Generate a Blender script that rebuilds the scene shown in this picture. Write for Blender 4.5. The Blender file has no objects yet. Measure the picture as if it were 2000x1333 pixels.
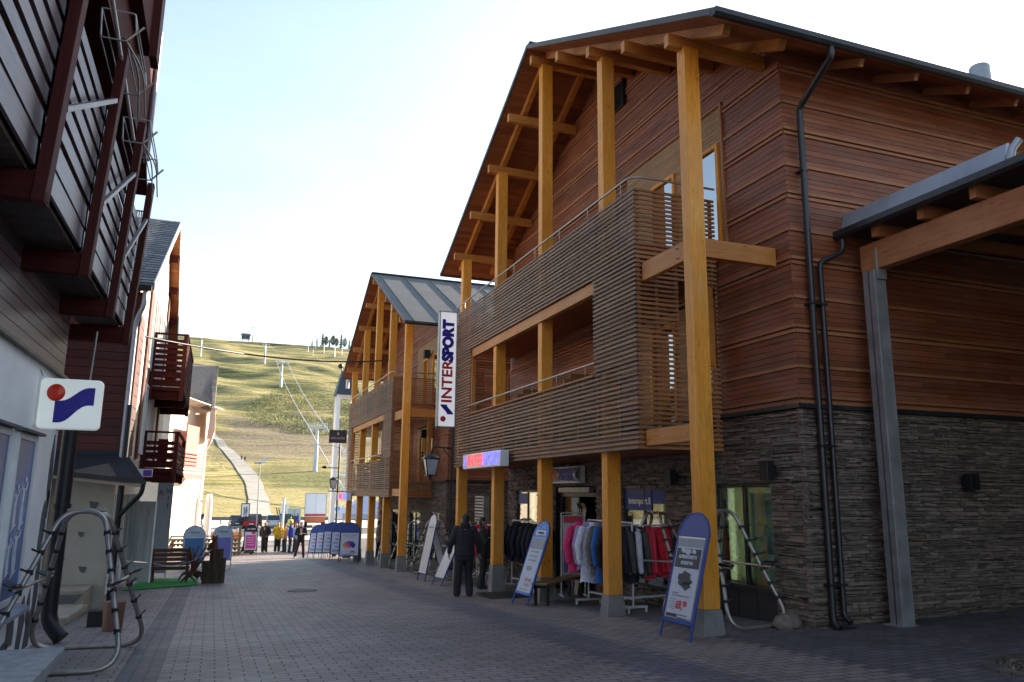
import bpy, math, random
from mathutils import Vector, Matrix
random.seed(7)
R_ = math.radians
scene = bpy.context.scene
COL = scene.collection

# ------------------------------------------------------------------ materials
def newmat(name):
    m = bpy.data.materials.new(name); m.use_nodes = True
    nt = m.node_tree
    return m, nt, nt.nodes, nt.links, nt.nodes['Principled BSDF']

def mathn(nt, op, a, b=None, c=None):
    n = nt.nodes.new('ShaderNodeMath'); n.operation = op
    for i, v in enumerate((a, b, c)):
        if v is None: continue
        if isinstance(v, (int, float)): n.inputs[i].default_value = v
        else: nt.links.new(v, n.inputs[i])
    return n.outputs[0]

def mixc(nt, fac, a, b, blend='MIX'):
    n = nt.nodes.new('ShaderNodeMix'); n.data_type = 'RGBA'; n.blend_type = blend
    for sock, v in ((n.inputs[0], fac), (n.inputs[6], a), (n.inputs[7], b)):
        if isinstance(v, (int, float)): sock.default_value = v
        elif isinstance(v, tuple): sock.default_value = (*v[:3], 1)
        else: nt.links.new(v, sock)
    return n.outputs[2]

def noise(nt, scale, stretch=(1, 1, 1), detail=4, rough=.55, coord='Object', dist=0):
    tc = nt.nodes.new('ShaderNodeTexCoord'); mp = nt.nodes.new('ShaderNodeMapping')
    mp.inputs['Scale'].default_value = stretch
    nt.links.new(tc.outputs[coord], mp.inputs[0])
    n = nt.nodes.new('ShaderNodeTexNoise')
    n.inputs['Scale'].default_value = scale; n.inputs['Detail'].default_value = detail
    n.inputs['Roughness'].default_value = rough; n.inputs['Distortion'].default_value = dist
    nt.links.new(mp.outputs[0], n.inputs['Vector'])
    return n.outputs['Fac']

def ramp(nt, fac, stops):
    r = nt.nodes.new('ShaderNodeValToRGB')
    while len(r.color_ramp.elements) < len(stops): r.color_ramp.elements.new(.5)
    for e, (p, c) in zip(r.color_ramp.elements, stops):
        e.position = p; e.color = (*c, 1)
    nt.links.new(fac, r.inputs[0])
    return r.outputs[0]

def bump(nt, height, strength, dist=.01):
    b = nt.nodes.new('ShaderNodeBump'); b.inputs['Strength'].default_value = strength
    b.inputs['Distance'].default_value = dist
    nt.links.new(height, b.inputs['Height'])
    return b.outputs[0]

def tone_attr(nt):
    a = nt.nodes.new('ShaderNodeAttribute'); a.attribute_name = 'tone'
    return mathn(nt, 'ADD', a.outputs['Fac'], 1.0)      # stored as tone - 1, so pieces without it stay neutral

MATS = {}
def plain(name, c, rough=.6, metal=0, var=.12, scale=6, bmp=0, spec=.5, stretch=(1, 1, 1)):
    """a paint / metal / cloth with soft blotches and the per-piece tone"""
    if name in MATS: return MATS[name]
    m, nt, N, L, P = newmat(name)
    f = noise(nt, scale, stretch)
    col = ramp(nt, f, [(.25, tuple(x * (1 - var) for x in c)), (.75, tuple(min(1, x * (1 + var)) for x in c))])
    col = mixc(nt, 1.0, col, tone_attr(nt), 'MULTIPLY')
    L.new(col, P.inputs['Base Color'])
    r = mathn(nt, 'MULTIPLY_ADD', f, .25, rough - .12); L.new(r, P.inputs['Roughness'])
    P.inputs['Metallic'].default_value = metal
    P.inputs['Specular IOR Level'].default_value = spec
    if bmp:
        L.new(bump(nt, noise(nt, scale * 6, stretch), bmp), P.inputs['Normal'])
    MATS[name] = m
    return m

def wood(name, c1, c2, stretch, rough=.6, scale=2.2, knots=True, bmp=.25, weather=None, spec=.4, lam=None):
    if name in MATS: return MATS[name]
    m, nt, N, L, P = newmat(name)
    grain = noise(nt, scale, stretch, 6, .62, dist=.6)
    col = ramp(nt, grain, [(.28, c1), (.72, c2)])
    fine = noise(nt, scale * 4.5, stretch, 3, .6)
    col = mixc(nt, .35, col, ramp(nt, fine, [(.35, (.45, .42, .4)), (.65, (1, 1, 1))]), 'MULTIPLY')
    if knots:
        v = N.new('ShaderNodeTexVoronoi'); v.inputs['Scale'].default_value = 1.0
        tc = N.new('ShaderNodeTexCoord'); mp = N.new('ShaderNodeMapping')
        s = [min(6.0, max(2.2, a * 1.1)) for a in stretch]; mp.inputs['Scale'].default_value = s
        L.new(tc.outputs['Object'], mp.inputs[0]); L.new(mp.outputs[0], v.inputs['Vector'])
        k = ramp(nt, v.outputs['Distance'], [(.03, (.35, .28, .22)), (.11, (1, 1, 1))])
        col = mixc(nt, .8, col, k, 'MULTIPLY')
    big = noise(nt, .55, (1, 1, 1), 3)
    col = mixc(nt, .45, col, ramp(nt, big, [(.3, (.62, .58, .56)), (.7, (1.0, 1.0, 1.0))]), 'MULTIPLY')
    if weather:
        col = mixc(nt, mathn(nt, 'MULTIPLY', ramp(nt, noise(nt, 1.3, (1, 1, 2)), [(.4, (0, 0, 0)), (.68, (1, 1, 1))]), .6), col, weather)
    if lam:       # glued laminations every 45 mm and drying checks along the grain
        tc = N.new('ShaderNodeTexCoord'); sp = N.new('ShaderNodeSeparateXYZ'); L.new(tc.outputs['Object'], sp.inputs[0])
        v = mathn(nt, 'FRACT', mathn(nt, 'DIVIDE', sp.outputs[lam], .045))
        ln_ = mathn(nt, 'LESS_THAN', v, .07)
        col = mixc(nt, mathn(nt, 'MULTIPLY', ln_, .4), col, (.2, .08, .02))
        cell = N.new('ShaderNodeTexWhiteNoise'); cell.noise_dimensions = '1D'; L.new(mathn(nt, 'FLOOR', mathn(nt, 'DIVIDE', sp.outputs[lam], .045)), cell.inputs['W'])
        col = mixc(nt, .5, col, ramp(nt, cell.outputs['Value'], [(0, (.82, .78, .74)), (1, (1.1, 1.1, 1.12))]), 'MULTIPLY')
        ck = noise(nt, 1.0, tuple(a * 2.2 for a in stretch), 2, .5)
        col = mixc(nt, ramp(nt, ck, [(.485, (0, 0, 0)), (.5, (.4, .4, .4)), (.515, (0, 0, 0))]), col, (.12, .05, .015))
        fade = noise(nt, .7, (1, 1, 1), 4)
        col = mixc(nt, mathn(nt, 'MULTIPLY', ramp(nt, fade, [(.42, (0, 0, 0)), (.7, (1, 1, 1))]), .2), col, (.72, .46, .2))
    col = mixc(nt, 1.0, col, tone_attr(nt), 'MULTIPLY')
    L.new(col, P.inputs['Base Color'])
    L.new(mathn(nt, 'MULTIPLY_ADD', fine, .3, rough - .15), P.inputs['Roughness'])
    L.new(bump(nt, grain, bmp, .004), P.inputs['Normal'])
    P.inputs['Specular IOR Level'].default_value = spec
    MATS[name] = m
    return m

def emit(name, c, s, base=None, rough=.4):
    if name in MATS: return MATS[name]
    m, nt, N, L, P = newmat(name)
    P.inputs['Base Color'].default_value = (*(base or c), 1)
    P.inputs['Emission Color'].default_value = (*c, 1)
    f = noise(nt, 3.0)
    L.new(mathn(nt, 'MULTIPLY_ADD', f, s * .5, s * .75), P.inputs['Emission Strength'])
    P.inputs['Roughness'].default_value = rough
    MATS[name] = m
    return m

def glass(name, tint=(.75, .8, .8), refl=.35, rough=.02):
    if name in MATS: return MATS[name]
    m = bpy.data.materials.new(name); m.use_nodes = True
    nt = m.node_tree; N = nt.nodes; L = nt.links; N.clear()
    out = N.new('ShaderNodeOutputMaterial'); mx = N.new('ShaderNodeMixShader')
    t = N.new('ShaderNodeBsdfTransparent'); t.inputs[0].default_value = (*tint, 1)
    g = N.new('ShaderNodeBsdfGlossy'); g.inputs['Roughness'].default_value = rough
    lw = N.new('ShaderNodeLayerWeight'); lw.inputs[0].default_value = .4
    L.new(mathn(nt, 'MULTIPLY_ADD', lw.outputs['Fresnel'], .8, refl * .35), mx.inputs[0])
    L.new(bump(nt, noise(nt, 1.2), .03, .02), g.inputs['Normal'])
    L.new(t.outputs[0], mx.inputs[1]); L.new(g.outputs[0], mx.inputs[2]); L.new(mx.outputs[0], out.inputs[0])
    MATS[name] = m
    return m

# horizontally / vertically grained timber
CLAD = wood('red_cedar_cladding', (.17, .044, .016), (.35, .108, .04), (.6, .6, 14), rough=.55, weather=(.26, .11, .07))
CLADPALE = wood('pale_cladding_batten', (.33, .12, .05), (.48, .21, .1), (.6, .6, 12), rough=.6)
GLULAM = wood('orange_glulam', (.86, .3, .018), (.98, .44, .05), (7, 7, .5), rough=.5, lam=1)
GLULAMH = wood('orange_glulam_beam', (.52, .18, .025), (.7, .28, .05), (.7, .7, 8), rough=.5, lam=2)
SOFFIT = wood('soffit_timber', (.27, .08, .025), (.44, .15, .05), (.6, 9, 1), rough=.6)
SLAT = wood('weathered_slat', (.2, .135, .09), (.38, .275, .2), (.5, .5, 16), rough=.65, knots=False)
SLATSIDE = wood('stained_slat', (.3, .125, .05), (.52, .24, .1), (.5, .5, 16), rough=.6, knots=False)
PARTN = wood('tan_partition_board', (.36, .19, .08), (.5, .29, .13), (.6, .6, 10), rough=.6)
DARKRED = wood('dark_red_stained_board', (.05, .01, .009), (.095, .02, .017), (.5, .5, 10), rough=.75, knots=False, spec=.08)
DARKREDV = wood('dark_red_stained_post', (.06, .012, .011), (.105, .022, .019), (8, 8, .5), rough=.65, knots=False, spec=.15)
GREYBOARD = wood('sheen_brown_board', (.1, .07, .076), (.21, .165, .18), (.5, .5, 12), rough=.36, knots=False)
BROWNSOF = wood('dark_brown_soffit', (.055, .036, .03), (.11, .078, .066), (6, .5, 1), rough=.6, knots=False)
REDWALL = wood('red_house_boards', (.07, .016, .012), (.125, .03, .021), (.5, .5, 10), rough=.55, knots=False)
FENCEW = wood('grey_weathered_timber', (.2, .15, .1), (.36, .28, .19), (.6, .6, 9), rough=.8)
BENCHW = wood('dark_red_bench_wood', (.09, .03, .018), (.17, .06, .035), (.6, .6, 9), rough=.5)
STUMPW = wood('dark_bark_wood', (.05, .035, .025), (.12, .085, .06), (9, 9, .6), rough=.9, bmp=.8)
BENCHTOP = wood('oiled_bench_plank', (.22, .11, .05), (.36, .2, .1), (.6, 6, 6), rough=.5)
CARBEAM = wood('red_brown_carport_beam', (.36, .12, .04), (.5, .19, .075), (.7, .7, 8), rough=.55, lam=2)
STONE = plain('ledge_stone', (.19, .148, .122), .8, var=.35, scale=9, bmp=.6)
MORTAR = plain('dark_mortar', (.02, .017, .015), .9)
CONC = plain('grey_concrete', (.2, .2, .19), .85, var=.2, scale=5, bmp=.3)
STEELDARK = plain('anthracite_sheet', (.05, .05, .054), .38, .6, var=.15, scale=2)
ROOFM = plain('grey_roof_felt', (.115, .115, .115), .85, 0, var=.2, scale=1.2)
GALV = plain('galvanised_steel', (.34, .34, .34), .45, .5, var=.3, scale=3)
FLASH = plain('zinc_flashing', (.36, .4, .46), .45, .35, var=.2, scale=1.2)
ALU = plain('brushed_tube_steel', (.42, .38, .34), .4, .8, var=.2, scale=8)
ALUPALE = plain('pale_painted_tube', (.6, .6, .6), .4, .3)
BLACKP = plain('black_plastic', (.016, .016, .018), .45)
BLACKM = plain('black_metal', (.02, .02, .023), .4, .3)
WHITEP = plain('white_paint', (.72, .72, .72), .5, var=.06)
WHITEPL = plain('white_plaster', (.88, .88, .86), .75, var=.08, scale=2.5, bmp=.25)
CREAM = plain('cream_paint', (.66, .55, .44), .7, var=.08, scale=2)
CREAMW = plain('cream_wall_render', (.43, .385, .32), .8, var=.1, scale=3)
GREYPATCH = plain('grey_painted_stone', (.11, .11, .115), .75, var=.15)
SIGNW = plain('white_sign_plastic', (.75, .76, .78), .3, var=.04)
BLUE = plain('blue_enamel', (.015, .05, .25), .5, var=.08)
SKYBLUE = plain('light_blue_enamel', (.05, .16, .5), .28, var=.08)
NAVYLOGO = plain('logo_blue', (.015, .012, .26), .3, var=.05)
REDLOGO = plain('logo_red', (.75, .03, .012), .3, var=.05)
PAPER = plain('poster_paper', (.52, .55, .62), .6, var=.05)
PAPERG = plain('poster_grey', (.28, .3, .34), .6, var=.1)
INK = plain('poster_ink', (.03, .032, .045), .6)
PAPERDARK = plain('poster_dark_band', (.05, .052, .06), .6)
REDINK = plain('poster_red', (.55, .03, .05), .6)
LEDRED = emit('led_red', (1, .07, .08), .42, (.5, .03, .03))
LEDBLUE = emit('led_blue', (.14, .14, 1), .5, (.05, .05, .5))
GLASS = glass('shop_glass')
MIRROR = glass('sky_reflecting_glass', (.25, .3, .34), 1.5)
SHOPGLOW = emit('lit_shop_interior', (.75, .85, .42), .2, (.4, .42, .2))
TUBEGLOW = emit('lit_tube', (.85, 1, .5), .8)
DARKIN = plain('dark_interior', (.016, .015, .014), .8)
ASPHALT = plain('asphalt', (.05, .055, .062), .8, var=.2, scale=2, bmp=.3)
SHINGLE = None

# ------------------------------------------------------------------ mesh builder
class MB:
    def __init__(s): s.v = []; s.f = []; s.t = []; s.tone = 1.0; s.smooth = set()
    def add(s, vs, fs, smooth=False):
        o = len(s.v); s.v += [tuple(v) for v in vs]
        for f in fs:
            if smooth: s.smooth.add(len(s.f))
            s.f.append(tuple(o + i for i in f)); s.t.append(s.tone)
        return s
    def box(s, x0, x1, y0, y1, z0, z1):
        return s.add([(x0, y0, z0), (x1, y0, z0), (x1, y1, z0), (x0, y1, z0), (x0, y0, z1), (x1, y0, z1), (x1, y1, z1), (x0, y1, z1)],
              [(0, 3, 2, 1), (4, 5, 6, 7), (0, 1, 5, 4), (1, 2, 6, 5), (2, 3, 7, 6), (3, 0, 4, 7)])
    def beam(s, p, q, w, h, up=(0, 0, 1)):
        p = Vector(p); q = Vector(q); d = (q - p).normalized(); u = Vector(up)
        if abs(d.dot(u)) > .98: u = Vector((1, 0, 0))
        r = d.cross(u).normalized(); u = r.cross(d).normalized()
        vs = []
        for c in (p, q):
            for a, b in ((-1, -1), (1, -1), (1, 1), (-1, 1)): vs.append(c + r * (a * w / 2) + u * (b * h / 2))
        return s.add(vs, [(0, 3, 2, 1), (4, 5, 6, 7), (0, 1, 5, 4), (1, 2, 6, 5), (2, 3, 7, 6), (3, 0, 4, 7)])
    def prism(s, poly, ext):
        e = Vector(ext); n = len(poly); a = [Vector(p) for p in poly]
        vs = a + [p + e for p in a]
        fs = [tuple(range(n))[::-1], tuple(range(n, 2 * n))] + [(i, (i + 1) % n, n + (i + 1) % n, n + i) for i in range(n)]
        return s.add(vs, fs)
    def tube(s, pts, r, n=8, closed=False, r2=None):
        pts = [Vector(p) for p in pts]; m = len(pts); vs = []; fs = []
        prev = None
        for i, p in enumerate(pts):
            a = pts[i - 1] if (i > 0 or closed) else p; b = pts[(i + 1) % m] if (i < m - 1 or closed) else p
            d = (b - a).normalized() if (b - a).length > 1e-9 else Vector((0, 0, 1))
            if prev is None:
                u = Vector((0, 0, 1)) if abs(d.z) < .9 else Vector((1, 0, 0))
                u = (u - d * u.dot(d)).normalized()
            else:
                u = prev - d * prev.dot(d)
                u = u.normalized() if u.length > 1e-6 else prev
            prev = u; w = d.cross(u)
            rr = r if r2 is None else r + (r2 - r) * i / max(1, m - 1)
            for k in range(n):
                t = 2 * math.pi * k / n; vs.append(p + (u * math.cos(t) + w * math.sin(t)) * rr)
        for i in range(m if closed else m - 1):
            j = (i + 1) % m
            for k in range(n): fs.append((i * n + k, i * n + (k + 1) % n, j * n + (k + 1) % n, j * n + k))
        s.add(vs, fs, True)
        if not closed: s.add([vs[k] for k in range(n)], [tuple(range(n))[::-1]]); s.add([vs[(m - 1) * n + k] for k in range(n)], [tuple(range(n))])
        return s
    def lathe(s, prof, c=(0, 0, 0), n=16):
        c = Vector(c); vs = []; fs = []
        for r, z in prof:
            for k in range(n):
                t = 2 * math.pi * k / n; vs.append(c + Vector((r * math.cos(t), r * math.sin(t), z)))
        for i in range(len(prof) - 1):
            for k in range(n): fs.append((i * n + k, i * n + (k + 1) % n, (i + 1) * n + (k + 1) % n, (i + 1) * n + k))
        s.add(vs, fs, True)
        s.add(vs[:n], [tuple(range(n))[::-1]]); s.add(vs[-n:], [tuple(range(n))])
        return s
    def ell(s, c, r, n=12, m=8, rot=None):
        c = Vector(c); vs = []; fs = []
        for i in range(m + 1):
            ph = math.pi * i / m
            for k in range(n):
                t = 2 * math.pi * k / n
                q = Vector((r[0] * math.sin(ph) * math.cos(t), r[1] * math.sin(ph) * math.sin(t), r[2] * math.cos(ph)))
                if rot: q = rot @ q
                vs.append(c + q)
        for i in range(m):
            for k in range(n): fs.append((i * n + k, (i + 1) * n + k, (i + 1) * n + (k + 1) % n, i * n + (k + 1) % n))
        return s.add(vs, fs, True)
    def caps(s, pts, rs, n=10):
        """tapered limb with round joints"""
        for i in range(len(pts) - 1):
            s.tube([pts[i], pts[i + 1]], rs[i], n, r2=rs[i + 1])
        for p, r in zip(pts, rs): s.ell(p, (r, r, r), n, 6)
        return s
    def build(s, name, mat, parent=None, bevel=0, mods=None, origin=None):
        o3 = Vector(origin) if origin else (parent_origin(parent) if parent else Vector((0, 0, 0)))
        me = bpy.data.meshes.new(name)
        me.from_pydata([tuple(Vector(v) - o3) for v in s.v], [], s.f)
        at = me.attributes.new('tone', 'FLOAT', 'FACE'); at.data.foreach_set('value', [t - 1.0 for t in s.t])
        if s.smooth:
            sm = [i in s.smooth for i in range(len(s.f))]; me.polygons.foreach_set('use_smooth', sm)
        me.update(); me.validate()
        if mat: me.materials.append(mat)
        o = bpy.data.objects.new(name, me); COL.objects.link(o)
        if parent: o.parent = parent
        elif origin: o.location = origin
        if bevel:
            b = o.modifiers.new('bevel', 'BEVEL'); b.width = bevel; b.segments = 2; b.limit_method = 'ANGLE'
        if mods: mods(o)
        return o

def parent_origin(p):
    v = Vector((0, 0, 0))
    while p:
        if p.get('_local'): return Vector((0, 0, 0))
        v = v + p.location; p = p.parent
    return v

def thing(name, label, cat, loc=(0, 0, 0), rz=0, group=None, local=False):
    o = bpy.data.objects.new(name, None); COL.objects.link(o)
    o.empty_display_size = .1; o.location = loc; o.rotation_euler = (0, 0, rz)
    o['label'] = label; o['category'] = cat
    if group: o['group'] = group
    if local: o['_local'] = 1
    return o
def tag(o, label, cat, group=None):
    o['label'] = label; o['category'] = cat
    if group: o['group'] = group
    return o
def struct(o, kind='structure', label=None, cat=None):
    o['kind'] = kind
    if label: o['label'] = label
    if cat: o['category'] = cat
    return o
def copy_tree(o, parent=None):
    c = o.copy(); COL.objects.link(c)
    if parent: c.parent = parent
    for ch in [x for x in bpy.data.objects if x.parent == o]: copy_tree(ch, c)
    return c

def text(parent, s, size, mat, M, name='lettering', bold=0, shear=0, ext=.004, sx=1, align='CENTER'):
    """flat lettering; M maps text plane (x right, y up, z out) to the thing's space"""
    cu = bpy.data.curves.new('t', 'FONT'); cu.body = s; cu.size = size; cu.extrude = ext; cu.offset = bold; cu.shear = shear
    cu.align_x = align; cu.align_y = 'CENTER'; cu.resolution_u = 3
    tmp = bpy.data.objects.new('t', cu)
    me = bpy.data.meshes.new_from_object(tmp)
    bpy.data.objects.remove(tmp); bpy.data.curves.remove(cu)
    po = parent_origin(parent) if parent else Vector((0, 0, 0))
    me.transform(Matrix.Translation(-po) @ M @ Matrix.Diagonal((sx, 1, 1, 1)))
    if me.materials: me.materials.clear()
    me.materials.append(mat); me.name = name
    o = bpy.data.objects.new(name, me); COL.objects.link(o)
    if parent: o.parent = parent
    return o
def frame(origin, xdir, ydir):
    x = Vector(xdir).normalized(); y = Vector(ydir); y = (y - x * x.dot(y)).normalized(); z = x.cross(y)
    M = Matrix((( x.x, y.x, z.x, origin[0]), (x.y, y.y, z.y, origin[1]), (x.z, y.z, z.z, origin[2]), (0, 0, 0, 1)))
    return M

def arc(c, r, a0, a1, n, ux, uy):
    c = Vector(c); ux = Vector(ux); uy = Vector(uy)
    return [c + ux * (r * math.cos(a0 + (a1 - a0) * i / n)) + uy * (r * math.sin(a0 + (a1 - a0) * i / n)) for i in range(n + 1)]

def rounded(pts, r, n=5, closed=False):
    """round the corners of a polyline"""
    P = [Vector(p) for p in pts]; out = []
    m = len(P)
    for i, p in enumerate(P):
        if not closed and i in (0, m - 1): out.append(p); continue
        a = P[i - 1]; b = P[(i + 1) % m]
        rr = min(r, (a - p).length * .48, (b - p).length * .48)
        s = p + (a - p).normalized() * rr; e = p + (b - p).normalized() * rr
        for k in range(n + 1):
            t = k / n; out.append(s * (1 - t) ** 2 + p * (2 * t * (1 - t)) + e * t * t)
    return out

# ------------------------------------------------------------------ ground shape
HY = [(-60, 3.0), (-5, .43), (10, -.275), (20, -.745), (26.5, -.99), (33, -1.25), (39, -1.43), (43, -1.70), (50, -1.9), (66, -2.15), (100, -2.65), (130, -2.7), (400, -2.7)]
def lerp(T, y):
    if y <= T[0][0]: return T[0][1]
    for (a, b), (c, d) in zip(T, T[1:]):
        if y <= c: return b + (d - b) * (y - a) / (c - a)
    return T[-1][1]
def gz(X, Y): return lerp(HY, Y) + max(0, min(X, 30) - 6.5) * .03
HT = [(100, -2.65), (130, -2.7), (150, -1.85), (200, .45), (250, 5.0), (300, 12.5), (360, 21.5), (420, 34), (490, 52), (560, 74.4), (650, 103.7), (740, 137.2), (765, 139.5), (900, 136), (1300, 120)]
def hillz(X, Y):
    z = (lerp(HT, Y - 22) + 2 * lerp(HT, Y) + lerp(HT, Y + 22)) / 4 if Y < 735 else lerp(HT, Y)
    k = max(0, min(1, (Y - 270) / 170)); e = max(0, min(1, (735 - Y) / 60))
    u = X * .8 + Y * .25
    n = math.sin(u * .045 + 1.3 * math.sin(Y * .021)) * math.sin(Y * .055 + .8 * math.sin(X * .03))
    n += .5 * math.sin(X * .11 + 2.1 * math.sin(Y * .04)) * math.sin(Y * .12 + 1.1 * math.sin(X * .07 + 1))
    n2 = math.sin(Y * .19 + 1.5 * math.sin(X * .05) + .3 * math.sin(X * .2))
    return z + k * (.35 + .65 * e) * (1.9 * n + .45 * n2 * e) - max(0, (X + 60) * -1) * .02

# ------------------------------------------------------------------ camera, sky, sun
cam = bpy.data.cameras.new('camera'); camo = bpy.data.objects.new('camera', cam); COL.objects.link(camo)
F_PX, YAW, PITCH, ROLL = 1514.5348, R_(20.4773), R_(11.21374), R_(.60387)
fw = Vector((math.sin(YAW) * math.cos(PITCH), math.cos(YAW) * math.cos(PITCH), math.sin(PITCH)))
r0 = Vector((math.cos(YAW), -math.sin(YAW), 0)); u0 = r0.cross(fw)
rr = r0 * math.cos(ROLL) + u0 * math.sin(ROLL); uu = -r0 * math.sin(ROLL) + u0 * math.cos(ROLL)
camo.matrix_world = Matrix(((rr.x, uu.x, -fw.x, 0), (rr.y, uu.y, -fw.y, 0), (rr.z, uu.z, -fw.z, 1.65), (0, 0, 0, 1)))
cam.sensor_width = 36; cam.lens = F_PX / 2000 * 36; cam.clip_start = .1; cam.clip_end = 4000
scene.camera = camo

SUN_AZ, SUN_EL = R_(58), R_(19)          # azimuth from +Y towards +X
w = bpy.data.worlds.new('World'); scene.world = w; w.use_nodes = True
nt = w.node_tree; bg = nt.nodes['Background']
sky = nt.nodes.new('ShaderNodeTexSky'); sky.sky_type = 'NISHITA'; sky.sun_disc = False
sky.sun_elevation = SUN_EL; sky.sun_rotation = SUN_AZ; sky.air_density = 1.0; sky.dust_density = 1.3; sky.ozone_density = 1.2
# compression added to the sky colour: caps sun glare and evens the sky
sky_squash = nt.nodes.new('ShaderNodeVectorMath'); sky_squash.operation = 'MULTIPLY_ADD'; sky_squash.inputs[1].default_value = (.15 / .5,) * 3; sky_squash.inputs[2].default_value = (1, 1, 1)
thin = nt.nodes.new('ShaderNodeVectorMath'); thin.operation = 'DIVIDE'
cl = noise(nt, 1.6, (1, 1, 4), 5, .6, coord='Generated')
puff = ramp(nt, cl, [(.35, (.94, .96, .98)), (.7, (1.1, 1.08, 1.05))])
nt.links.new(sky.outputs[0], sky_squash.inputs[0]); nt.links.new(sky.outputs[0], thin.inputs[0]); nt.links.new(sky_squash.outputs[0], thin.inputs[1])
nt.links.new(mixc(nt, 1.0, mixc(nt, .74, sky.outputs[0], thin.outputs[0]), puff, 'MULTIPLY'), bg.inputs[0]); bg.inputs[1].default_value = .15
sl = bpy.data.lights.new('sun', 'SUN'); sl.energy = 5.0; sl.angle = R_(.53); sl.color = (1, .88, .70)
so = bpy.data.objects.new('sun', sl); COL.objects.link(so)
sd = Vector((math.sin(SUN_AZ) * math.cos(SUN_EL), math.cos(SUN_AZ) * math.cos(SUN_EL), math.sin(SUN_EL)))
so.rotation_euler = sd.to_track_quat('Z', 'Y').to_euler()
scene.view_settings.view_transform = 'Standard'; scene.view_settings.look = 'None'
scene.view_settings.exposure = 2.0; scene.view_settings.gamma = 1
# ------------------------------------------------------------------ setting: ground, road, hill
def paving_mat():
    m, nt, N, L, P = newmat('block_paving')
    tc = N.new('ShaderNodeTexCoord'); sp = N.new('ShaderNodeSeparateXYZ'); L.new(tc.outputs['Object'], sp.inputs[0])
    X, Y = sp.outputs[0], sp.outputs[1]
    def brick(vec, w, h, c1, c2, off=.5):
        b = N.new('ShaderNodeTexBrick'); b.offset = off; b.inputs['Scale'].default_value = 1
        b.inputs['Brick Width'].default_value = w; b.inputs['Row Height'].default_value = h
        b.inputs['Mortar Size'].default_value = .009; b.inputs['Mortar Smooth'].default_value = .25; b.inputs['Bias'].default_value = -.1
        b.inputs['Color1'].default_value = (*c1, 1); b.inputs['Color2'].default_value = (*c2, 1); b.inputs['Mortar'].default_value = (.022, .022, .026, 1)
        L.new(vec, b.inputs['Vector']); return b
    def comb(a, b):
        c = N.new('ShaderNodeCombineXYZ'); L.new(a, c.inputs[0]); L.new(b, c.inputs[1]); return c.outputs[0]
    # a little wander so that joints are not ruler straight
    wob = mathn(nt, 'MULTIPLY_ADD', noise(nt, 1.1, (1, 1, 1), 2), .03, -.015)
    Xw = mathn(nt, 'ADD', X, wob); Yw = mathn(nt, 'ADD', Y, wob)
    vA = comb(Xw, Yw); vB = comb(Yw, Xw)
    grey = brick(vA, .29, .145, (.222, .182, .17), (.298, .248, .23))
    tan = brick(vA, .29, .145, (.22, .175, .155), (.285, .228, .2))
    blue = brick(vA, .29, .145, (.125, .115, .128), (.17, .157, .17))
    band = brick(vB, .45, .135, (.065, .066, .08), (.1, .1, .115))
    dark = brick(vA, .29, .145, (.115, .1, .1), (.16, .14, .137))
    # courses decide which colour a block takes, so the zone edges are toothed
    row = mathn(nt, 'MODULO', mathn(nt, 'FLOOR', mathn(nt, 'DIVIDE', Yw, .145)), 2.0)
    tooth = mathn(nt, 'MULTIPLY', mathn(nt, 'ABSOLUTE', row), .145)
    Xt = mathn(nt, 'ADD', Xw, tooth)
    gt = lambda a: mathn(nt, 'GREATER_THAN', Xt, a)
    def rng(a, b): return mathn(nt, 'MULTIPLY', gt(a), mathn(nt, 'LESS_THAN', Xt, b))
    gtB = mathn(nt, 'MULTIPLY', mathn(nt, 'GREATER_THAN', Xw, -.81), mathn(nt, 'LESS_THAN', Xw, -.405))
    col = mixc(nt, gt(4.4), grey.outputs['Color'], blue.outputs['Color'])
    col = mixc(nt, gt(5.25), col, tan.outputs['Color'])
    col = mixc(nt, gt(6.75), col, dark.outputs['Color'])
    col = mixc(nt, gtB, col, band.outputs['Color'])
    fac = mixc(nt, gtB, grey.outputs['Fac'], band.outputs['Fac'])
    # stains, worn lanes and grime
    st = noise(nt, .28, (1, .5, 1), 5, .6)
    col = mixc(nt, .75, col, ramp(nt, st, [(.3, (.52, .52, .56)), (.52, (1, 1, 1)), (.72, (1.32, 1.26, 1.2))]), 'MULTIPLY')
    col = mixc(nt, .5, col, ramp(nt, noise(nt, 3.2, (1, 1, 1), 5, .7), [(.32, (.6, .6, .62)), (.6, (1.05, 1.05, 1.05))]), 'MULTIPLY')
    sp2 = ramp(nt, noise(nt, 11, (1, 1, 1), 2, .6), [(.7, (0, 0, 0)), (.74, (1, 1, 1))])
    col = mixc(nt, mathn(nt, 'MULTIPLY', sp2, .25), col, (.32, .29, .25))
    L.new(col, P.inputs['Base Color'])
    L.new(mathn(nt, 'MULTIPLY_ADD', noise(nt, 2.0, (1, 1, 1), 4), .35, .42), P.inputs['Roughness'])
    h = mathn(nt, 'ADD', mathn(nt, 'MULTIPLY', fac, -1.0), mathn(nt, 'MULTIPLY', noise(nt, 22, (1, 1, 1), 4, .7), .35))
    L.new(bump(nt, h, .55, .006), P.inputs['Normal'])
    return m

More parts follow.
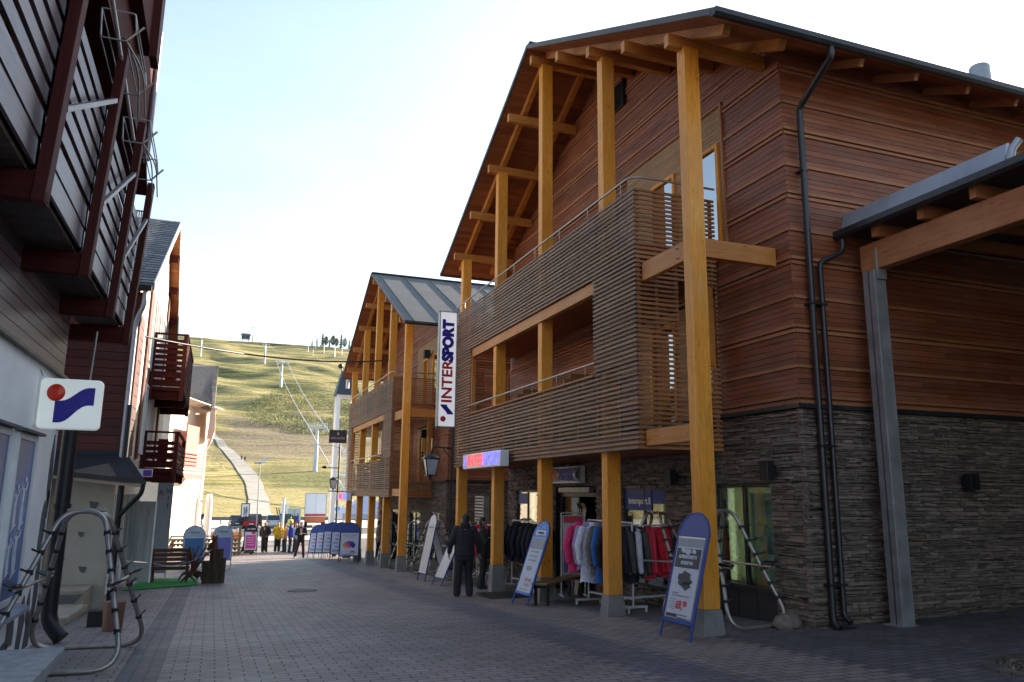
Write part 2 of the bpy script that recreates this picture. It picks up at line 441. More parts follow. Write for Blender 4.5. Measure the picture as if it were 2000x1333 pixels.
def sheet(name, xs, ys, zf, mat):
    mb = MB(); n = len(xs)
    vs = [(x, y, zf(x, y)) for y in ys for x in xs]
    fs = [(j * n + i, j * n + i + 1, (j + 1) * n + i + 1, (j + 1) * n + i) for j in range(len(ys) - 1) for i in range(n - 1)]
    mb.add(vs, fs, True); return struct(mb.build(name, mat))
def span(a, b, n): return [a + (b - a) * i / n for i in range(n + 1)]
YS = sorted(set(span(-30, 66, 96)))
XSP = sorted(set(span(-14, 6.5, 8) + span(6.5, 32, 10)))
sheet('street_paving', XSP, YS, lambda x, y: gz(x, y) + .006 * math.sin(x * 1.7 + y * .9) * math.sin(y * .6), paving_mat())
GRAVEL = plain('pale_gravel', (.48, .44, .38), .9, var=.25, scale=.8, bmp=.3)
EARTH = plain('bare_earth', (.24, .2, .14), .95, var=.3, scale=.5)
sheet('ground', [-300, -200, -120, -60, -30, -14, -7, 0, 6.5, 7.5, 10, 14, 18, 24, 30, 31, 60, 120, 200, 400], [-60] + span(-30, 140, 34), lambda x, y: gz(x, y) - .12 - .012 * max(0, abs(x - 5) - 40) * .1, EARTH)
sheet('plaza', span(-60, 80, 14), span(66, 74.5, 3), lambda x, y: gz(x, y) - .004, plain('pale_plaza_slabs', (.5, .46, .4), .85, var=.15, scale=1.5))
sheet('road', span(-120, 140, 20), span(74.5, 91, 4), lambda x, y: gz(x, y) - .06, ASPHALT)
sheet('car_park', span(-90, 120, 20), span(91, 134, 12), lambda x, y: gz(x, y) - .01, GRAVEL)
mb = MB()
mb.beam((-60, 74.5, gz(0, 74.5) - .06), (80, 74.5, gz(0, 74.5) - .06), .2, .24); mb.beam((-60, 91, gz(0, 91) - .04), (80, 91, gz(0, 91) - .04), .2, .2)
struct(mb.build('kerb', CONC))

def grass_mat():
    m, nt, N, L, P = newmat('fell_grass')
    big = noise(nt, .016, (.7, 1.1, 1), 6, .65)
    col = ramp(nt, big, [(.3, (.13, .17, .075)), (.43, (.34, .32, .15)), (.56, (.58, .49, .25)), (.7, (.18, .21, .09))])
    # dark and pale colour streaks that run along the contour
    stk = noise(nt, .05, (.35, 3.2, 1), 5, .65, dist=.8)
    col = mixc(nt, .9, col, ramp(nt, stk, [(.34, (.3, .36, .3)), (.5, (.95, .95, .95)), (.62, (1.5, 1.3, 1.0))]), 'MULTIPLY')
    fine = noise(nt, .6, (1, 1.6, 1), 6, .7)
    col = mixc(nt, .7, col, ramp(nt, fine, [(.3, (.4, .43, .42)), (.7, (1.35, 1.28, 1.15))]), 'MULTIPLY')
    # heather slope in the middle, drier meadow at the foot
    tc = N.new('ShaderNodeTexCoord'); sp = N.new('ShaderNodeSeparateXYZ'); L.new(tc.outputs['Object'], sp.inputs[0])
    yn = mathn(nt, 'ADD', sp.outputs[1], mathn(nt, 'MULTIPLY_ADD', noise(nt, .02, (1, 1, 1), 4), 160, -80))
    xn = mathn(nt, 'ADD', sp.outputs[0], mathn(nt, 'MULTIPLY_ADD', noise(nt, .03, (1, 1, 1), 3), 40, -20))
    def band(v, a, b, s):
        u = N.new('ShaderNodeMapRange'); u.interpolation_type = 'SMOOTHSTEP'; u.inputs[1].default_value = a - s; u.inputs[2].default_value = a + s; L.new(v, u.inputs[0])
        d = N.new('ShaderNodeMapRange'); d.interpolation_type = 'SMOOTHSTEP'; d.inputs[1].default_value = b - s; d.inputs[2].default_value = b + s; d.inputs[3].default_value = 1; d.inputs[4].default_value = 0; L.new(v, d.inputs[0])
        return mathn(nt, 'MULTIPLY', u.outputs[0], d.outputs[0])
    heath = mathn(nt, 'MULTIPLY', band(yn, 315, 450, 22), band(xn, 2, 400, 8))
    col = mixc(nt, mathn(nt, 'MULTIPLY', heath, .8), col, ramp(nt, fine, [(.35, (.15, .125, .095)), (.65, (.32, .26, .19))]))
    green = mathn(nt, 'MULTIPLY', band(yn, 205, 300, 15), band(xn, 14, 300, 4))
    col = mixc(nt, mathn(nt, 'MULTIPLY', green, .7), col, ramp(nt, fine, [(.35, (.07, .1, .04)), (.65, (.22, .22, .09))]))
    foot = band(yn, 60, 215, 14)
    col = mixc(nt, mathn(nt, 'MULTIPLY', foot, .75), col, ramp(nt, fine, [(.3, (.36, .31, .13)), (.7, (.55, .46, .23))]))
    L.new(col, P.inputs['Base Color']); P.inputs['Roughness'].default_value = .95; P.inputs['Specular IOR Level'].default_value = .1
    L.new(bump(nt, mathn(nt, 'ADD', fine, mathn(nt, 'MULTIPLY', stk, 2.0)), 1.0, 1.8), P.inputs['Normal'])
    return m
GRASS = grass_mat()
HX = sorted(set(span(-420, -70, 14) + span(-70, 170, 160) + span(170, 560, 16)))
HYs = sorted(set(span(134, 150, 4) + span(150, 770, 310) + span(770, 1250, 12)))
sheet('hill', HX, HYs, lambda x, y: hillz(x, y) if y > 134.5 else -2.75, GRASS)
# gravel track up the slope, draped over the terrain
PATH = [((5.3, 134), (9.2, 134)), ((5.3, 142.2), (9.3, 142.2)), ((6.2, 164.4), (10.5, 164.8)), ((7.1, 189.4), (11.6, 190.3)), ((7.7, 211), (12.1, 211.7)), ((7.9, 230), (12.5, 230.8)), ((7.5, 248), (12.4, 249)), ((6.7, 266), (11.9, 267)), ((5.4, 286), (10.2, 287.6)), ((3.4, 307), (7.9, 307.8)), ((2.0, 324), (6.1, 324.7)), ((.5, 348), (4.4, 348.2)), ((-1.8, 372.7), (1.4, 373)), ((-4.5, 393), (-1.6, 393.2)), ((-6.1, 406), (-4.3, 406.1)), ((-16, 440), (-14, 440)), ((-34, 500), (-32, 500))]
mb = MB(); rows = []
for (l, r), (l2, r2) in zip(PATH, PATH[1:]):
    n = max(2, int((l2[1] - l[1]) / 2.5))
    for i in range(n):
        t = i / n
        a = (l[0] + (l2[0] - l[0]) * t, l[1] + (l2[1] - l[1]) * t); b = (r[0] + (r2[0] - r[0]) * t, r[1] + (r2[1] - r[1]) * t)
        wv = .12 * math.sin(a[1] * .11)
        rows.append([(a[0] + (b[0] - a[0]) * k / 6 + wv, a[1] + (b[1] - a[1]) * k / 6) for k in range(7)])
vs = [(x, y, max(hillz(x, y), -2.72) + .2) for row in rows for k, (x, y) in enumerate(row)]
fs = [(j * 7 + i, j * 7 + i + 1, (j + 1) * 7 + i + 1, (j + 1) * 7 + i) for j in range(len(rows) - 1) for i in range(6)]
mb.add(vs, fs, True); struct(mb.build('path', plain('grey_gravel_track', (.3, .275, .24), .95, var=.3, scale=.25)))

# birch and willow scrub on the slope: reads as one mass
mb = MB(); rs = random.Random(3)
def scrub(x0, x1, y0, y1, n, lo, hi, keep):
    for i in range(n):
        x = rs.uniform(x0, x1); y = rs.uniform(y0, y1)
        if not keep(x, y): continue
        z = hillz(x, y); h = rs.uniform(lo, hi); rad = h * rs.uniform(.5, .8)
        mb.tone = rs.choice([.55, .8, 1.0, 1.0, 1.25, 1.6])
        for k in range(42):
            a = rs.uniform(0, 6.28); q = rs.random() ** .5; ph = rs.random()
            c = Vector((x + rad * q * math.cos(a), y + rad * q * math.sin(a), z + h * ph * (1 - .5 * q)))
            s = rs.uniform(.1, .3) * h * .36
            u = Vector((rs.uniform(-1, 1), rs.uniform(-1, 1), rs.uniform(-1, 1))).normalized(); v = u.orthogonal().normalized()
            mb.add([c - u * s, c + v * s * .6, c + u * s, c - v * s * .6], [(0, 1, 2, 3)])
scrub(6, 98, 405, 552, 2600, 2.0, 4.6, lambda x, y: math.sin(x * .12 + y * .05) + math.sin(y * .09) + rs.uniform(-.6, 1.4) > -.15 and x > 14 + (y - 400) * .12 - 10 * math.sin(y * .03))
scrub(15, 48, 205, 262, 150, .4, 1.1, lambda x, y: math.sin(x * .5) + math.sin(y * .3) > .2)
scrub(-2, 4, 265, 380, 110, .5, 1.3, lambda x, y: x < 2.5 - (y - 302) * .055 - .5)
def foliage(name, a, b):
    m, nt, N, L, P = newmat(name)
    col = ramp(nt, noise(nt, .09, (1, 1, 1), 6, .7), [(.36, a), (.62, b)])
    col = mixc(nt, 1.0, col, tone_attr(nt), 'MULTIPLY'); L.new(col, P.inputs['Base Color'])
    P.inputs['Roughness'].default_value = .8
    P.inputs['Transmission Weight'].default_value = 0
    P.inputs['Subsurface Weight'].default_value = 0
    return m
SCRUB = foliage('scrub_leaves', (.05, .085, .028), (.3, .28, .09))
struct(mb.build('hillside_scrub', SCRUB), 'stuff')
# trees on the crest
def tree_proto(kind):
    t = thing('spruce_tree' if kind == 0 else 'birch_tree', '', 'tree', local=True)
    tr = MB(); tr.tube([(0, 0, -.5), (.08, 0, 2.5), (0, .05, 6.2)], .16, 6, r2=.04)
    cr = MB(); q = random.Random(kind + 11)
    if kind == 1:
        for k in range(7):
            a = q.uniform(0, 6.28); z0 = q.uniform(1.5, 4); tr.tube([(0, 0, z0), (math.cos(a) * .8, math.sin(a) * .8, z0 + 1.5)], .05, 5, r2=.015)
    for k in range(900):
        h = q.random(); a = q.uniform(0, 6.28)
        if kind == 0: rad = (1 - h) * 1.35 * (.6 + .4 * math.sin(h * 34)) + .08; z = .7 + h * 6.3
        else: rad = 1.5 * math.sin(math.pi * min(1, h * .95 + .05)) ** .7; z = 1.9 + h * 4.8
        rq = rad * q.random() ** .4
        c = Vector((rq * math.cos(a), rq * math.sin(a), z)); s = q.uniform(.14, .32)
        u = Vector((q.uniform(-1, 1), q.uniform(-1, 1), q.uniform(-.6, .4))).normalized(); v = u.orthogonal().normalized()
        cr.tone = q.choice([.5, .8, 1, 1.3]); cr.add([c - u * s, c + v * s * .7, c + u * s, c - v * s * .7], [(0, 1, 2, 3)])
    tr.build('trunk', STUMPW, t); cr.build('crown', foliage('tree_needles%d' % kind, (.2, .23, .18), (.34, .36, .28)), t)
    return t
protos = [tree_proto(0), tree_proto(1)]
used = [0, 0]
TREES = [(76, 752, .8, 0), (80, 748, 1.0, 0), (85.5, 750, 1.55, 0), (89, 752, 1.35, 1), (92, 749, 1.0, 0), (95.5, 751, 1.5, 1), (99, 752, 1.25, 1), (103, 749, 1.6, 0), (107, 752, 1.35, 1), (111, 750, 1.1, 0), (116, 752, 1.5, 1), (121, 751, 1.2, 0)]
for i, (x, y, s, k) in enumerate(TREES):
    o = protos[k] if not used[k] else copy_tree(protos[k]); used[k] = 1
    o.location = (x, y, hillz(x, y) - .2); o.scale = (s * 1.3, s * 1.3, s * 1.3); o.rotation_euler.z = i * 1.7
    o['group'] = 'dark trees on the hill crest'
    o['label'] = 'dark narrow spruce tree in the row along the hill crest' if k == 0 else 'dark round crowned tree in the row along the hill crest'
# ------------------------------------------------------------------ wall dressings
def cut(a0, a1, holes, z0, z1):
    """interval a0..a1 minus the holes that this course crosses"""
    iv = [(a0, a1)]
    for h0, h1, hz0, hz1 in holes:
        if z1 <= hz0 + .01 or z0 >= hz1 - .01: continue
        nx = []
        for p, q in iv:
            if h1 <= p or h0 >= q: nx.append((p, q)); continue
            if h0 > p: nx.append((p, h0))
            if h1 < q: nx.append((h1, q))
        iv = nx
    return [(p, q) for p, q in iv if q - p > .02]
def wbox(mb, ax, c, s, a0, a1, d0, d1, z0, z1):
    """box on a wall plane: ax 'X' = plane x=c (runs along y); s = outward sign; d0..d1 outward depth"""
    lo, hi = sorted((c + s * d0, c + s * d1))
    if ax == 'X': mb.box(lo, hi, a0, a1, z0, z1)
    else: mb.box(a0, a1, lo, hi, z0, z1)
def ledge(mb, ax, c, s, a0, a1, z0, z1, holes=(), seed=1):
    q = random.Random(seed); z = z0
    while z < z1 - .005:
        h = min(q.choice([.02, .026, .03, .036, .044, .056]), z1 - z)
        for p0, p1 in cut(a0, a1, holes, z, z + h):
            p = p0
            while p < p1 - .005:
                l = min(q.choice([.08, .14, .2, .28, .4, .55]) * q.uniform(.8, 1.2), p1 - p)
                if p1 - p - l < .05: l = p1 - p
                mb.tone = q.uniform(.55, 1.25) * (1.25 if q.random() < .12 else 1)
                sk = q.uniform(-.011, .011)
                d = q.uniform(.02, .075)
                o = len(mb.v)
                wbox(mb, ax, c, s, p + .002, p + l - .003, 0, d, z + .002, z + h - q.uniform(.003, .009))
                for i in range(8):      # hewn, slightly skewed faces
                    x, y, zz = mb.v[o + i]
                    j = q.uniform(-.008, .008)
                    mb.v[o + i] = (x + (j if ax == 'X' else 0), y + (0 if ax == 'X' else j), zz + (sk if i in (1, 2, 5, 6) else -sk) * .7)
                p += l
        z += h
def cladding(mb, mp, ax, c, s, span_f, z0, z1, holes=(), seed=1):
    """horizontal boards with pairs of pale raised battens every 0.55 m"""
    q = random.Random(seed); z = z0; k = 0
    def row(m, h, d, jitter):
        nonlocal z
        zt = min(z + h, z1)
        r = span_f(zt if h > .0 else z)
        if r:
            for p, e in cut(r[0], r[1], holes, z, zt):
                x = p
                while x < e - .01:
                    l = min(q.uniform(2.2, 5.2), e - x)
                    if e - x - l < .4: l = e - x
                    m.tone = q.uniform(1 - jitter, 1 + jitter)
                    wbox(m, ax, c, s, x + .001, x + l - .002, 0, d + q.uniform(0, .004), z + .003, zt - .004)
                    x += l
        z = zt
    while z < z1 - .02:
        for i in range(2 if k % 2 == 0 else 1):
            row(mp, .055, .05, .15)
            if k % 2 == 0 and i == 0: row(mb, .03, .012, .1)
        n = 5
        hh = (.55 - (.14 if k % 2 == 0 else .055)) / n
        for i in range(n): row(mb, hh, .022, .24)
        k += 1
def slats(mb, ax, c, s, a0, a1, z0, z1, holes=(), pitch=.082, h=.043, d=.03, seed=2):
    q = random.Random(seed); z = z0
    while z + h <= z1 + .001:
        for p, e in cut(a0, a1, holes, z, z + h):
            mb.tone = q.uniform(.78, 1.18)
            wbox(mb, ax, c, s, p, e, 0, d + q.uniform(-.002, .003), z, z + h)
        z += pitch

def picture_mat():
    '''backlit landscape print in the near shop window'''
    m, nt, N, L, P = newmat('backlit_landscape_print')
    f = noise(nt, 1.5, (1, 1.6, .8), 6, .62, dist=1.2)
    c = ramp(nt, f, [(.3, (.02, .07, .075)), (.45, (.07, .2, .19)), (.58, (.2, .36, .3)), (.72, (.42, .42, .14))])
    L.new(c, P.inputs['Base Color']); L.new(c, P.inputs['Emission Color']); P.inputs['Emission Strength'].default_value = .2; P.inputs['Roughness'].default_value = .4
    return m

# ------------------------------------------------------------------ the two timber shops
PY = [9.82, 12.69, 15.75, 18.8, 21.93]
def shop_building(name, label, dx, dy, dz, near):
    T = thing(name, label, 'building', (8.2 + dx, 9.45 + dy, dz))
    ox, oy = dx, dy
    XW, Y0, Y1, XB = 8.2 + dx, 9.45 + dy, 22.05 + dy, 23.0 + dx
    RY, RZ, SL = 15.75 + dy, 12.26 + dz, .504
    zr = lambda y: RZ - SL * abs(y - RY)
    Z = lambda v: v + dz
    gnd = gz(XW, Y0 if near else Y1) - .5
    gfar = gz(XW, Y1) - .4
    # openings on the street wall: y0, y1, z0, z1
    W1 = (10.19 + dy, 11.66 + dy, Z(-.42), Z(1.86)); W2 = (13.33 + dy, 15.04 + dy, Z(-.05), Z(1.82))
    DR = (16.3 + dy, 18.64 + dy, Z(-1.2), Z(1.86)); W3 = (19.8 + dy, 21.4 + dy, Z(-.1), Z(1.77))
    UP = (11.05 + dy, 14.6 + dy, Z(5.95), Z(8.75)); LP = (11.45 + dy, 14.2 + dy, Z(2.95), Z(5.2))
    # cores (dark backing behind boards and stones) with the shop openings left free
    core = MB()
    for a, b, z0, z1 in ((Y0, W1[0], gnd, 3), (W1[1], W2[0], gnd, 3), (W2[1], DR[0], gnd, 3), (DR[1], W3[0], gnd, 3), (W3[1], Y1, gnd, 3)):
        core.box(XW + .02, XW + .3, a, b, z0, Z(z1))
    for w in (W1, W2, DR, W3): core.box(XW + .02, XW + .3, w[0], w[1], w[3], Z(3))
    core.box(XW + .3, XB, Y0 + .02, Y0 + .3, gnd, Z(9.05)); core.box(XW + .3, XB, Y1 - .3, Y1 - .02, gnd, Z(9.05)); core.box(XB - .3, XB, Y0 + .3, Y1 - .3, gnd, Z(9.05))
    def gable(mb, x0, x1, zlow):
        poly = [(x0, Y0 + .02, zlow), (x0, Y1 - .02, zlow), (x0, Y1 - .02, zr(Y1) - .2), (x0, RY, RZ - .2), (x0, Y0 + .02, zr(Y0) - .2)]
        mb.prism(poly, (x1 - x0, 0, 0))
    gable(core, XW + .02, XW + .3, Z(3))
    core.build('wall_core', MORTAR, T)
    st = MB()
    holes = [(w[0], w[1], w[2], w[3]) for w in (W1, W2, DR, W3)]
    ledge(st, 'X', XW + .02, -1, Y0 - .04, Y1, gfar, Z(2.98), holes, 5 + near)
    ledge(st, 'Y', Y0 + .02, -1, XW - .05, XW + (8.5 if near else 5), gz(XW, Y0) - .25, Z(2.98), (), 9 + near)
    st.build('stone_base', STONE, T)
    cl, pale = MB(), MB()
    def sp(z):
        half = (RZ - .12 - z) / SL
        a, b = max(Y0, RY - half), min(Y1, RY + half)
        return (a, b) if b - a > .1 else None
    uh = [UP, LP]
    cladding(cl, pale, 'X', XW + .02, -1, sp, Z(3.06), RZ - .25, uh, 3 + near)
    cladding(cl, pale, 'Y', Y0 + .02, -1, lambda z: (XW - .005, XB), Z(3.06), Z(9.02), (), 4 + near)
    wall = cl.build('timber_wall', CLAD, T)
    pale.build('raised_battens', CLADPALE, wall)
    tr = MB(); tr.box(XW - .11, XW, Y0 - .11, Y1, Z(2.985), Z(3.05)); tr.box(XW + .001, XB, Y0 - .11, Y0 + .01, Z(2.985), Z(3.05))
    tr.build('drip_flashing', STEELDARK, T)
    # roof
    rf = MB(); XR = 6.2 + dx; YE0, YE1 = 8.47 + dy, 23.03 + dy
    for ye in (YE0, YE1):
        rf.prism([(XR, RY, RZ), (XR, ye, zr(ye)), (XR, ye, zr(ye) - .05), (XR, RY, RZ - .05)], (XB + .6 - XR, 0, 0))
    n = 15
    for ye in (YE0, YE1):
        for i in range(n + 1):
            x = XR + .35 + i * 1.15
            rf.beam((x, RY, RZ + .012), (x, ye, zr(ye) + .012), .028, .035)
    rf.beam((XR, RY, RZ + .02), (XB + .6, RY, RZ + .02), .3, .03)
    for ye in (YE0, YE1):       # verge and eave flashing
        rf.beam((XR - .012, RY, RZ - .03), (XR - .012, ye - (.1 if ye < RY else -.1), zr(ye) - .08), .022, .1)
    roof = rf.build('roof', ROOFM, T)
    sf = MB(); q = random.Random(8)
    for ye, sg in ((YE0, -1), (YE1, 1)):
        y = RY
        while (ye - y) * sg > .05:
            y2 = y + sg * .12; y2 = ye if (y2 - ye) * sg > 0 else y2
            sf.tone = q.uniform(.75, 1.15)
            a, b = y, y2 - sg * .006
            sf.prism([(XR + .02, a, zr(a) - .053), (XR + .02, b, zr(b) - .053), (XR + .02, b, zr(b) - .085), (XR + .02, a, zr(a) - .085)], (XB - XR, 0, 0))
            y = y2
    sf.build('soffit_boards', SOFFIT, roof)
    for x in (6.72 + dx, 7.75 + dx):
        for ye, sg in ((YE0, -1), (YE1, 1)):
            m = MB(); m.beam((x, RY + sg * .05, RZ - .19), (x, ye - sg * .35, zr(ye - sg * .35) - .17), .13, .17); m.build('rafter', GLULAMH, roof, bevel=.006)
    py = []
    for a, b in zip(PY, PY[1:]): py += [a + dy, (a + b) / 2 + dy]
    py.append(PY[-1] + dy)
    for y in py:
        m = MB(); z = zr(y) - .37; m.beam((6.28 + dx, y, z), (XW - .02, y, z), .13, .22); m.build('purlin', GLULAMH, roof, bevel=.008)
    # outlooker ends seen under the near eave
    for i in range(12):
        x = XW + .9 + i * 1.15
        m = MB(); m.beam((x, Y0 - .02, zr(Y0) - .24), (x, YE0 + .12, zr(YE0 + .12) - .2), .08, .12); m.build('rafter_tail', CARBEAM, roof)
    for ye, sg in ((YE0, -1), (YE1, 1)):
        g = MB(); pts = [(0, -.07), (0, .02), (.01, .02), (.012, -.055)]
        y = ye + sg * .07
        prof = [(-.075, .03), (-.07, -.045), (-.03, -.085), (.03, -.085), (.07, -.045), (.075, .045), (.06, .045), (.055, -.035), (.02, -.07), (-.02, -.07), (-.055, -.035), (-.06, .03)]
        g.prism([(XR - .03, y + a, zr(ye) - .06 + b) for a, b in prof], (XB + .6 - XR, 0, 0)); g.build('gutter', STEELDARK, roof)
    if near:
        v = MB(); v.lathe([(.2, -.5), (.2, .6), (.17, .64), (0, .65)], (14.2, 10.4, zr(10.4) + .3), 18); v.build('roof_vent', GALV, roof)
    # posts with concrete feet
    for i, y in enumerate(PY):
        top = zr(y + dy) - .46; gx = 6.68 + dx; g0 = gz(gx, y + dy) - .05
        m = MB(); zf = (.09 if i == 0 else -.05) + dz
        if not near: zf = g0 + .6
        m.box(gx - .135, gx + .135, y - .11 + dy, y + .11 + dy, zf, top)
        p = m.build('post', GLULAM, T, bevel=.008)
        if top < Z(8.9) or True:
            f = MB(); a = .15; b = .185
            f.prism([(gx - b, y + dy - b + .03, g0), (gx + b, y + dy - b + .03, g0), (gx + b, y + dy + b - .03, g0), (gx - b, y + dy + b - .03, g0)], (0, 0, .02))
            vs = [(gx + sx * b, y + dy + sy * (b - .03), g0 + .02) for sx, sy in ((-1, -1), (1, -1), (1, 1), (-1, 1))] + [(gx + sx * a, y + dy + sy * (a - .02), zf - .003) for sx, sy in ((-1, -1), (1, -1), (1, 1), (-1, 1))]
            f.add(vs, [(0, 1, 5, 4), (1, 2, 6, 5), (2, 3, 7, 6), (3, 0, 4, 7), (4, 5, 6, 7)])
            f.build('concrete_foot', CONC, p, bevel=.01)
    # tie beams from the corner post
    for y, sg in ((PY[0] + dy, 1),):
        m = MB(); m.box(6.83 + dx, XW - .03, y - .07, y + .07, Z(5.3), Z(5.6)); m.build('tie_beam', GLULAMH, T, bevel=.006)
        m = MB(); m.box(6.56 + dx, 6.67 + dx, y + .12, y + 1.4, Z(5.26), Z(5.58)); m.build('tie_beam', GLULAMH, T, bevel=.006)
        m = MB(); m.box(6.56 + dx, 6.67 + dx, y + .12, y + 1.4, Z(2.46), Z(2.72)); m.build('tie_beam', GLULAMH, T, bevel=.006)
        m = MB()
        for z in (5.34, 5.5): m.lathe([(.0, -.004), (.022, -.003), (.022, .012), (.0, .014)], (6.545 + dx, y + .3, Z(z)), 8)
        m.build('bolt', GALV, T)
    # balconies
    BX, BY0, BY1 = 6.43 + dx, 11.28 + dy, 21.95 + dy
    OP = (12.9 + dy, 20.6 + dy, Z(3.87), Z(5.63))
    for z0, z1 in ((2.43, 2.66), (5.72, 5.95)):
        m = MB(); m.box(BX + .06, XW - .06, BY0 + .06, BY1 - .06, Z(z0), Z(z1)); m.build('balcony_floor', SOFFIT, T)
    m = MB(); slats(m, 'X', BX + .05, -1, BY0 + .0, BY1, Z(2.42), Z(7.0), [OP], seed=21); m.build('slat_screen', SLAT, T)
    for y, s_, nm in ((BY0, -1, 'n'), (BY1, 1, 'f')):
        m = MB(); hol = [(7.32 + dx, XW - .12, Z(3.9), Z(5.3))]
        slats(m, 'Y', y - s_ * .048, s_, BX + .055, XW - .07, Z(2.42), Z(7.0), hol, seed=23)
        m.build('slat_screen', SLATSIDE, T)
    bt = MB()
    for y in span(BY0 + .7, BY1 - .7, 11):
        for z0, z1 in ((2.44, 3.8), (5.7, 6.98)): bt.box(BX + .055, BX + .095, y - .03, y + .03, Z(z0), Z(z1))
    for x in (BX + .12, 6.9 + dx, 7.3 + dx, 7.75 + dx, XW - .14):
        for z0, z1 in ((2.44, 3.86), (5.32, 6.98)) + (((3.86, 5.32),) if x < 7.32 + dx else ()):
            bt.box(x - .03, x + .03, BY0 + .05, BY0 + .09, Z(z0), Z(z1))
    for z in (3.86,): bt.box(BX - .01, BX + .1, OP[0] - .03, OP[1] + .03, Z(z) - .035, Z(z))
    bt.box(BX + .06, BX + .1, BY0 + .1, OP[0] - .02, Z(3.9), Z(5.6))     # boarding behind the closed end
    bt.build('screen_batten', SLATSIDE, T)
    m = MB(); m.box(BX + .07, BX + .2, OP[0] - .02, OP[1] + .02, Z(5.45), Z(5.68)); m.build('lintel_beam', GLULAMH, T)
    m = MB(); m.box(BX + .06, BX + .16, OP[1] - .06, OP[1] + .02, Z(3.88), Z(5.44)); m.build('balcony_stud', GLULAMH, T)
    m = MB(); m.box(XW - .3, XW - .14, BY0 + .06, BY0 + .2, Z(3.9), Z(5.6)); m.build('balcony_stud', GLULAMH, T)
    for y in (15.95 + dy, 18.9 + dy):                   # party screens
        for zb in (2.68, 5.97):
            m = MB(); q = random.Random(4)
            for k in range(12):
                z = zb + .05 + k * .14; x0 = BX + .3 + max(0, k - 7) * .16
                m.tone = q.uniform(.8, 1.1); m.box(x0, XW - .05, y - .02, y + .02, Z(z), Z(z + .115))
            m.build('party_screen', PARTN, T)
    for z, x, a, b, corner in ((7.17, BX - .02, BY0 - .02, BY1, 1), (4.07, BX - .005, OP[0] - .1, OP[1], 0)):
        m = MB()
        pts = [(x, b, Z(z)), (x, a, Z(z))] + ([(XW - .08, a, Z(z))] if corner else [])
        m.tube(rounded(pts, .28, 6), .021, 8)
        y = a + .4
        while y < b: m.tube([(x, y, Z(z)), (x, y, Z(z) - .2), (x + .05, y, Z(z) - .24)], .011, 6); y += 1.35
        m.build('handrail', ALU, T)
    # upper windows: pale board panel, frames, panes
    pn = MB(); q = random.Random(6); z = UP[2]
    WN = [(11.15 + dy, 11.95 + dy, Z(6.0), Z(8.05)), (12.62 + dy, 13.5 + dy, Z(6.0), Z(8.05))]
    while z < UP[3] - .02:
        for a, b in cut(UP[0], UP[1], WN, z, z + .075):
            pn.tone = q.uniform(.85, 1.1); wbox(pn, 'X', XW + .02, -1, a, b, 0, .03, z + .003, min(z + .072, UP[3]))
        z += .075
    WL = [(11.5 + dy, 12.15 + dy, Z(2.98), Z(5.0)), (12.75 + dy, 13.7 + dy, Z(2.98), Z(5.0))]
    z = LP[2]
    while z < LP[3] - .02:
        for a, b in cut(LP[0], LP[1], WL, z, z + .075):
            pn.tone = q.uniform(.8, 1.1); wbox(pn, 'X', XW + .02, -1, a, b, 0, .03, z + .003, min(z + .072, LP[3]))
        z += .075
    pn.build('window_panel', PARTN, T)
    fr = MB()
    for a0, a1, z0, z1 in (UP,):
        fr.box(XW - .05, XW + .0, a0 - .05, a0, z0, z1 + .05); fr.box(XW - .05, XW, a0, a1, z1, z1 + .05)
    fr.build('panel_trim', SLATSIDE, T)
    for (a, b, z0, z1) in WN + WL:
        m = MB(); t = .07
        m.box(XW - .06, XW + .02, a, a + t, z0, z1); m.box(XW - .06, XW + .02, b - t, b, z0, z1); m.box(XW - .06, XW + .02, a + t, b - t, z1 - t, z1); m.box(XW - .06, XW + .02, a + t, b - t, z0, z0 + t)
        w = m.build('window', GLULAM, T)
        g = MB(); g.box(XW - .012, XW - .004, a + t, b - t, z0 + t, z1 - t); g.build('pane', MIRROR, w)
        c = MB(); c.box(XW + .006, XW + .016, a + t, b - t, z0 + t, z1 - t); c.build('curtain', plain('dim_curtain', (.12, .16, .2), .8), w)
    # shop windows
    def shopwin(w, sill, lit, mull, dark_panel=False, posts=()):
        a, b, z0, z1 = w; zs = sill
        m = MB(); t = .05
        for y in [a, b - t] + [a + (b - a) * k / mull for k in range(1, mull)]: m.box(XW + .02, XW + .09, y, y + t, zs, z1)
        m.box(XW + .02, XW + .09, a, b, z1 - t - .001, z1 - .001); m.box(XW - .06, XW + .095, a - .02, b + .02, zs - .06, zs)
        f = m.build('shop_window', STEELDARK, T)
        m = MB(); m.box(XW + .045, XW + .055, a + t, b - t, zs, z1 - t); m.build('pane', GLASS, f)
        # shallow lit display behind the glass
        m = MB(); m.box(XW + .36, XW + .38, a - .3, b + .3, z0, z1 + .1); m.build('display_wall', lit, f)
        m = MB(); m.box(XW + .1, XW + .36, a - .3, a - .28, z0, z1 + .1); m.box(XW + .1, XW + .36, b + .28, b + .3, z0, z1 + .1); m.box(XW + .1, XW + .36, a - .28, b + .28, z1 + .08, z1 + .1); m.box(XW + .1, XW + .36, a - .28, b + .28, zs - .04, zs - .02)
        m.build('display_box', plain('pale_display_box', (.3, .33, .2), .7), f)
        if z0 < zs - .1:
            m = MB(); k = 3
            for i in range(k): m.box(XW - .0, XW + .06, a + (b - a) * i / k + .008, a + (b - a) * (i + 1) / k - .008, z0 - .4, zs - .065)
            m.build('base_panel', STEELDARK, f)
        for y in posts:
            m = MB(); m.box(XW + .14, XW + .2, y - .045, y + .045, zs + .02, z1 - .06); m.build('light_tube', TUBEGLOW, f)
        return f
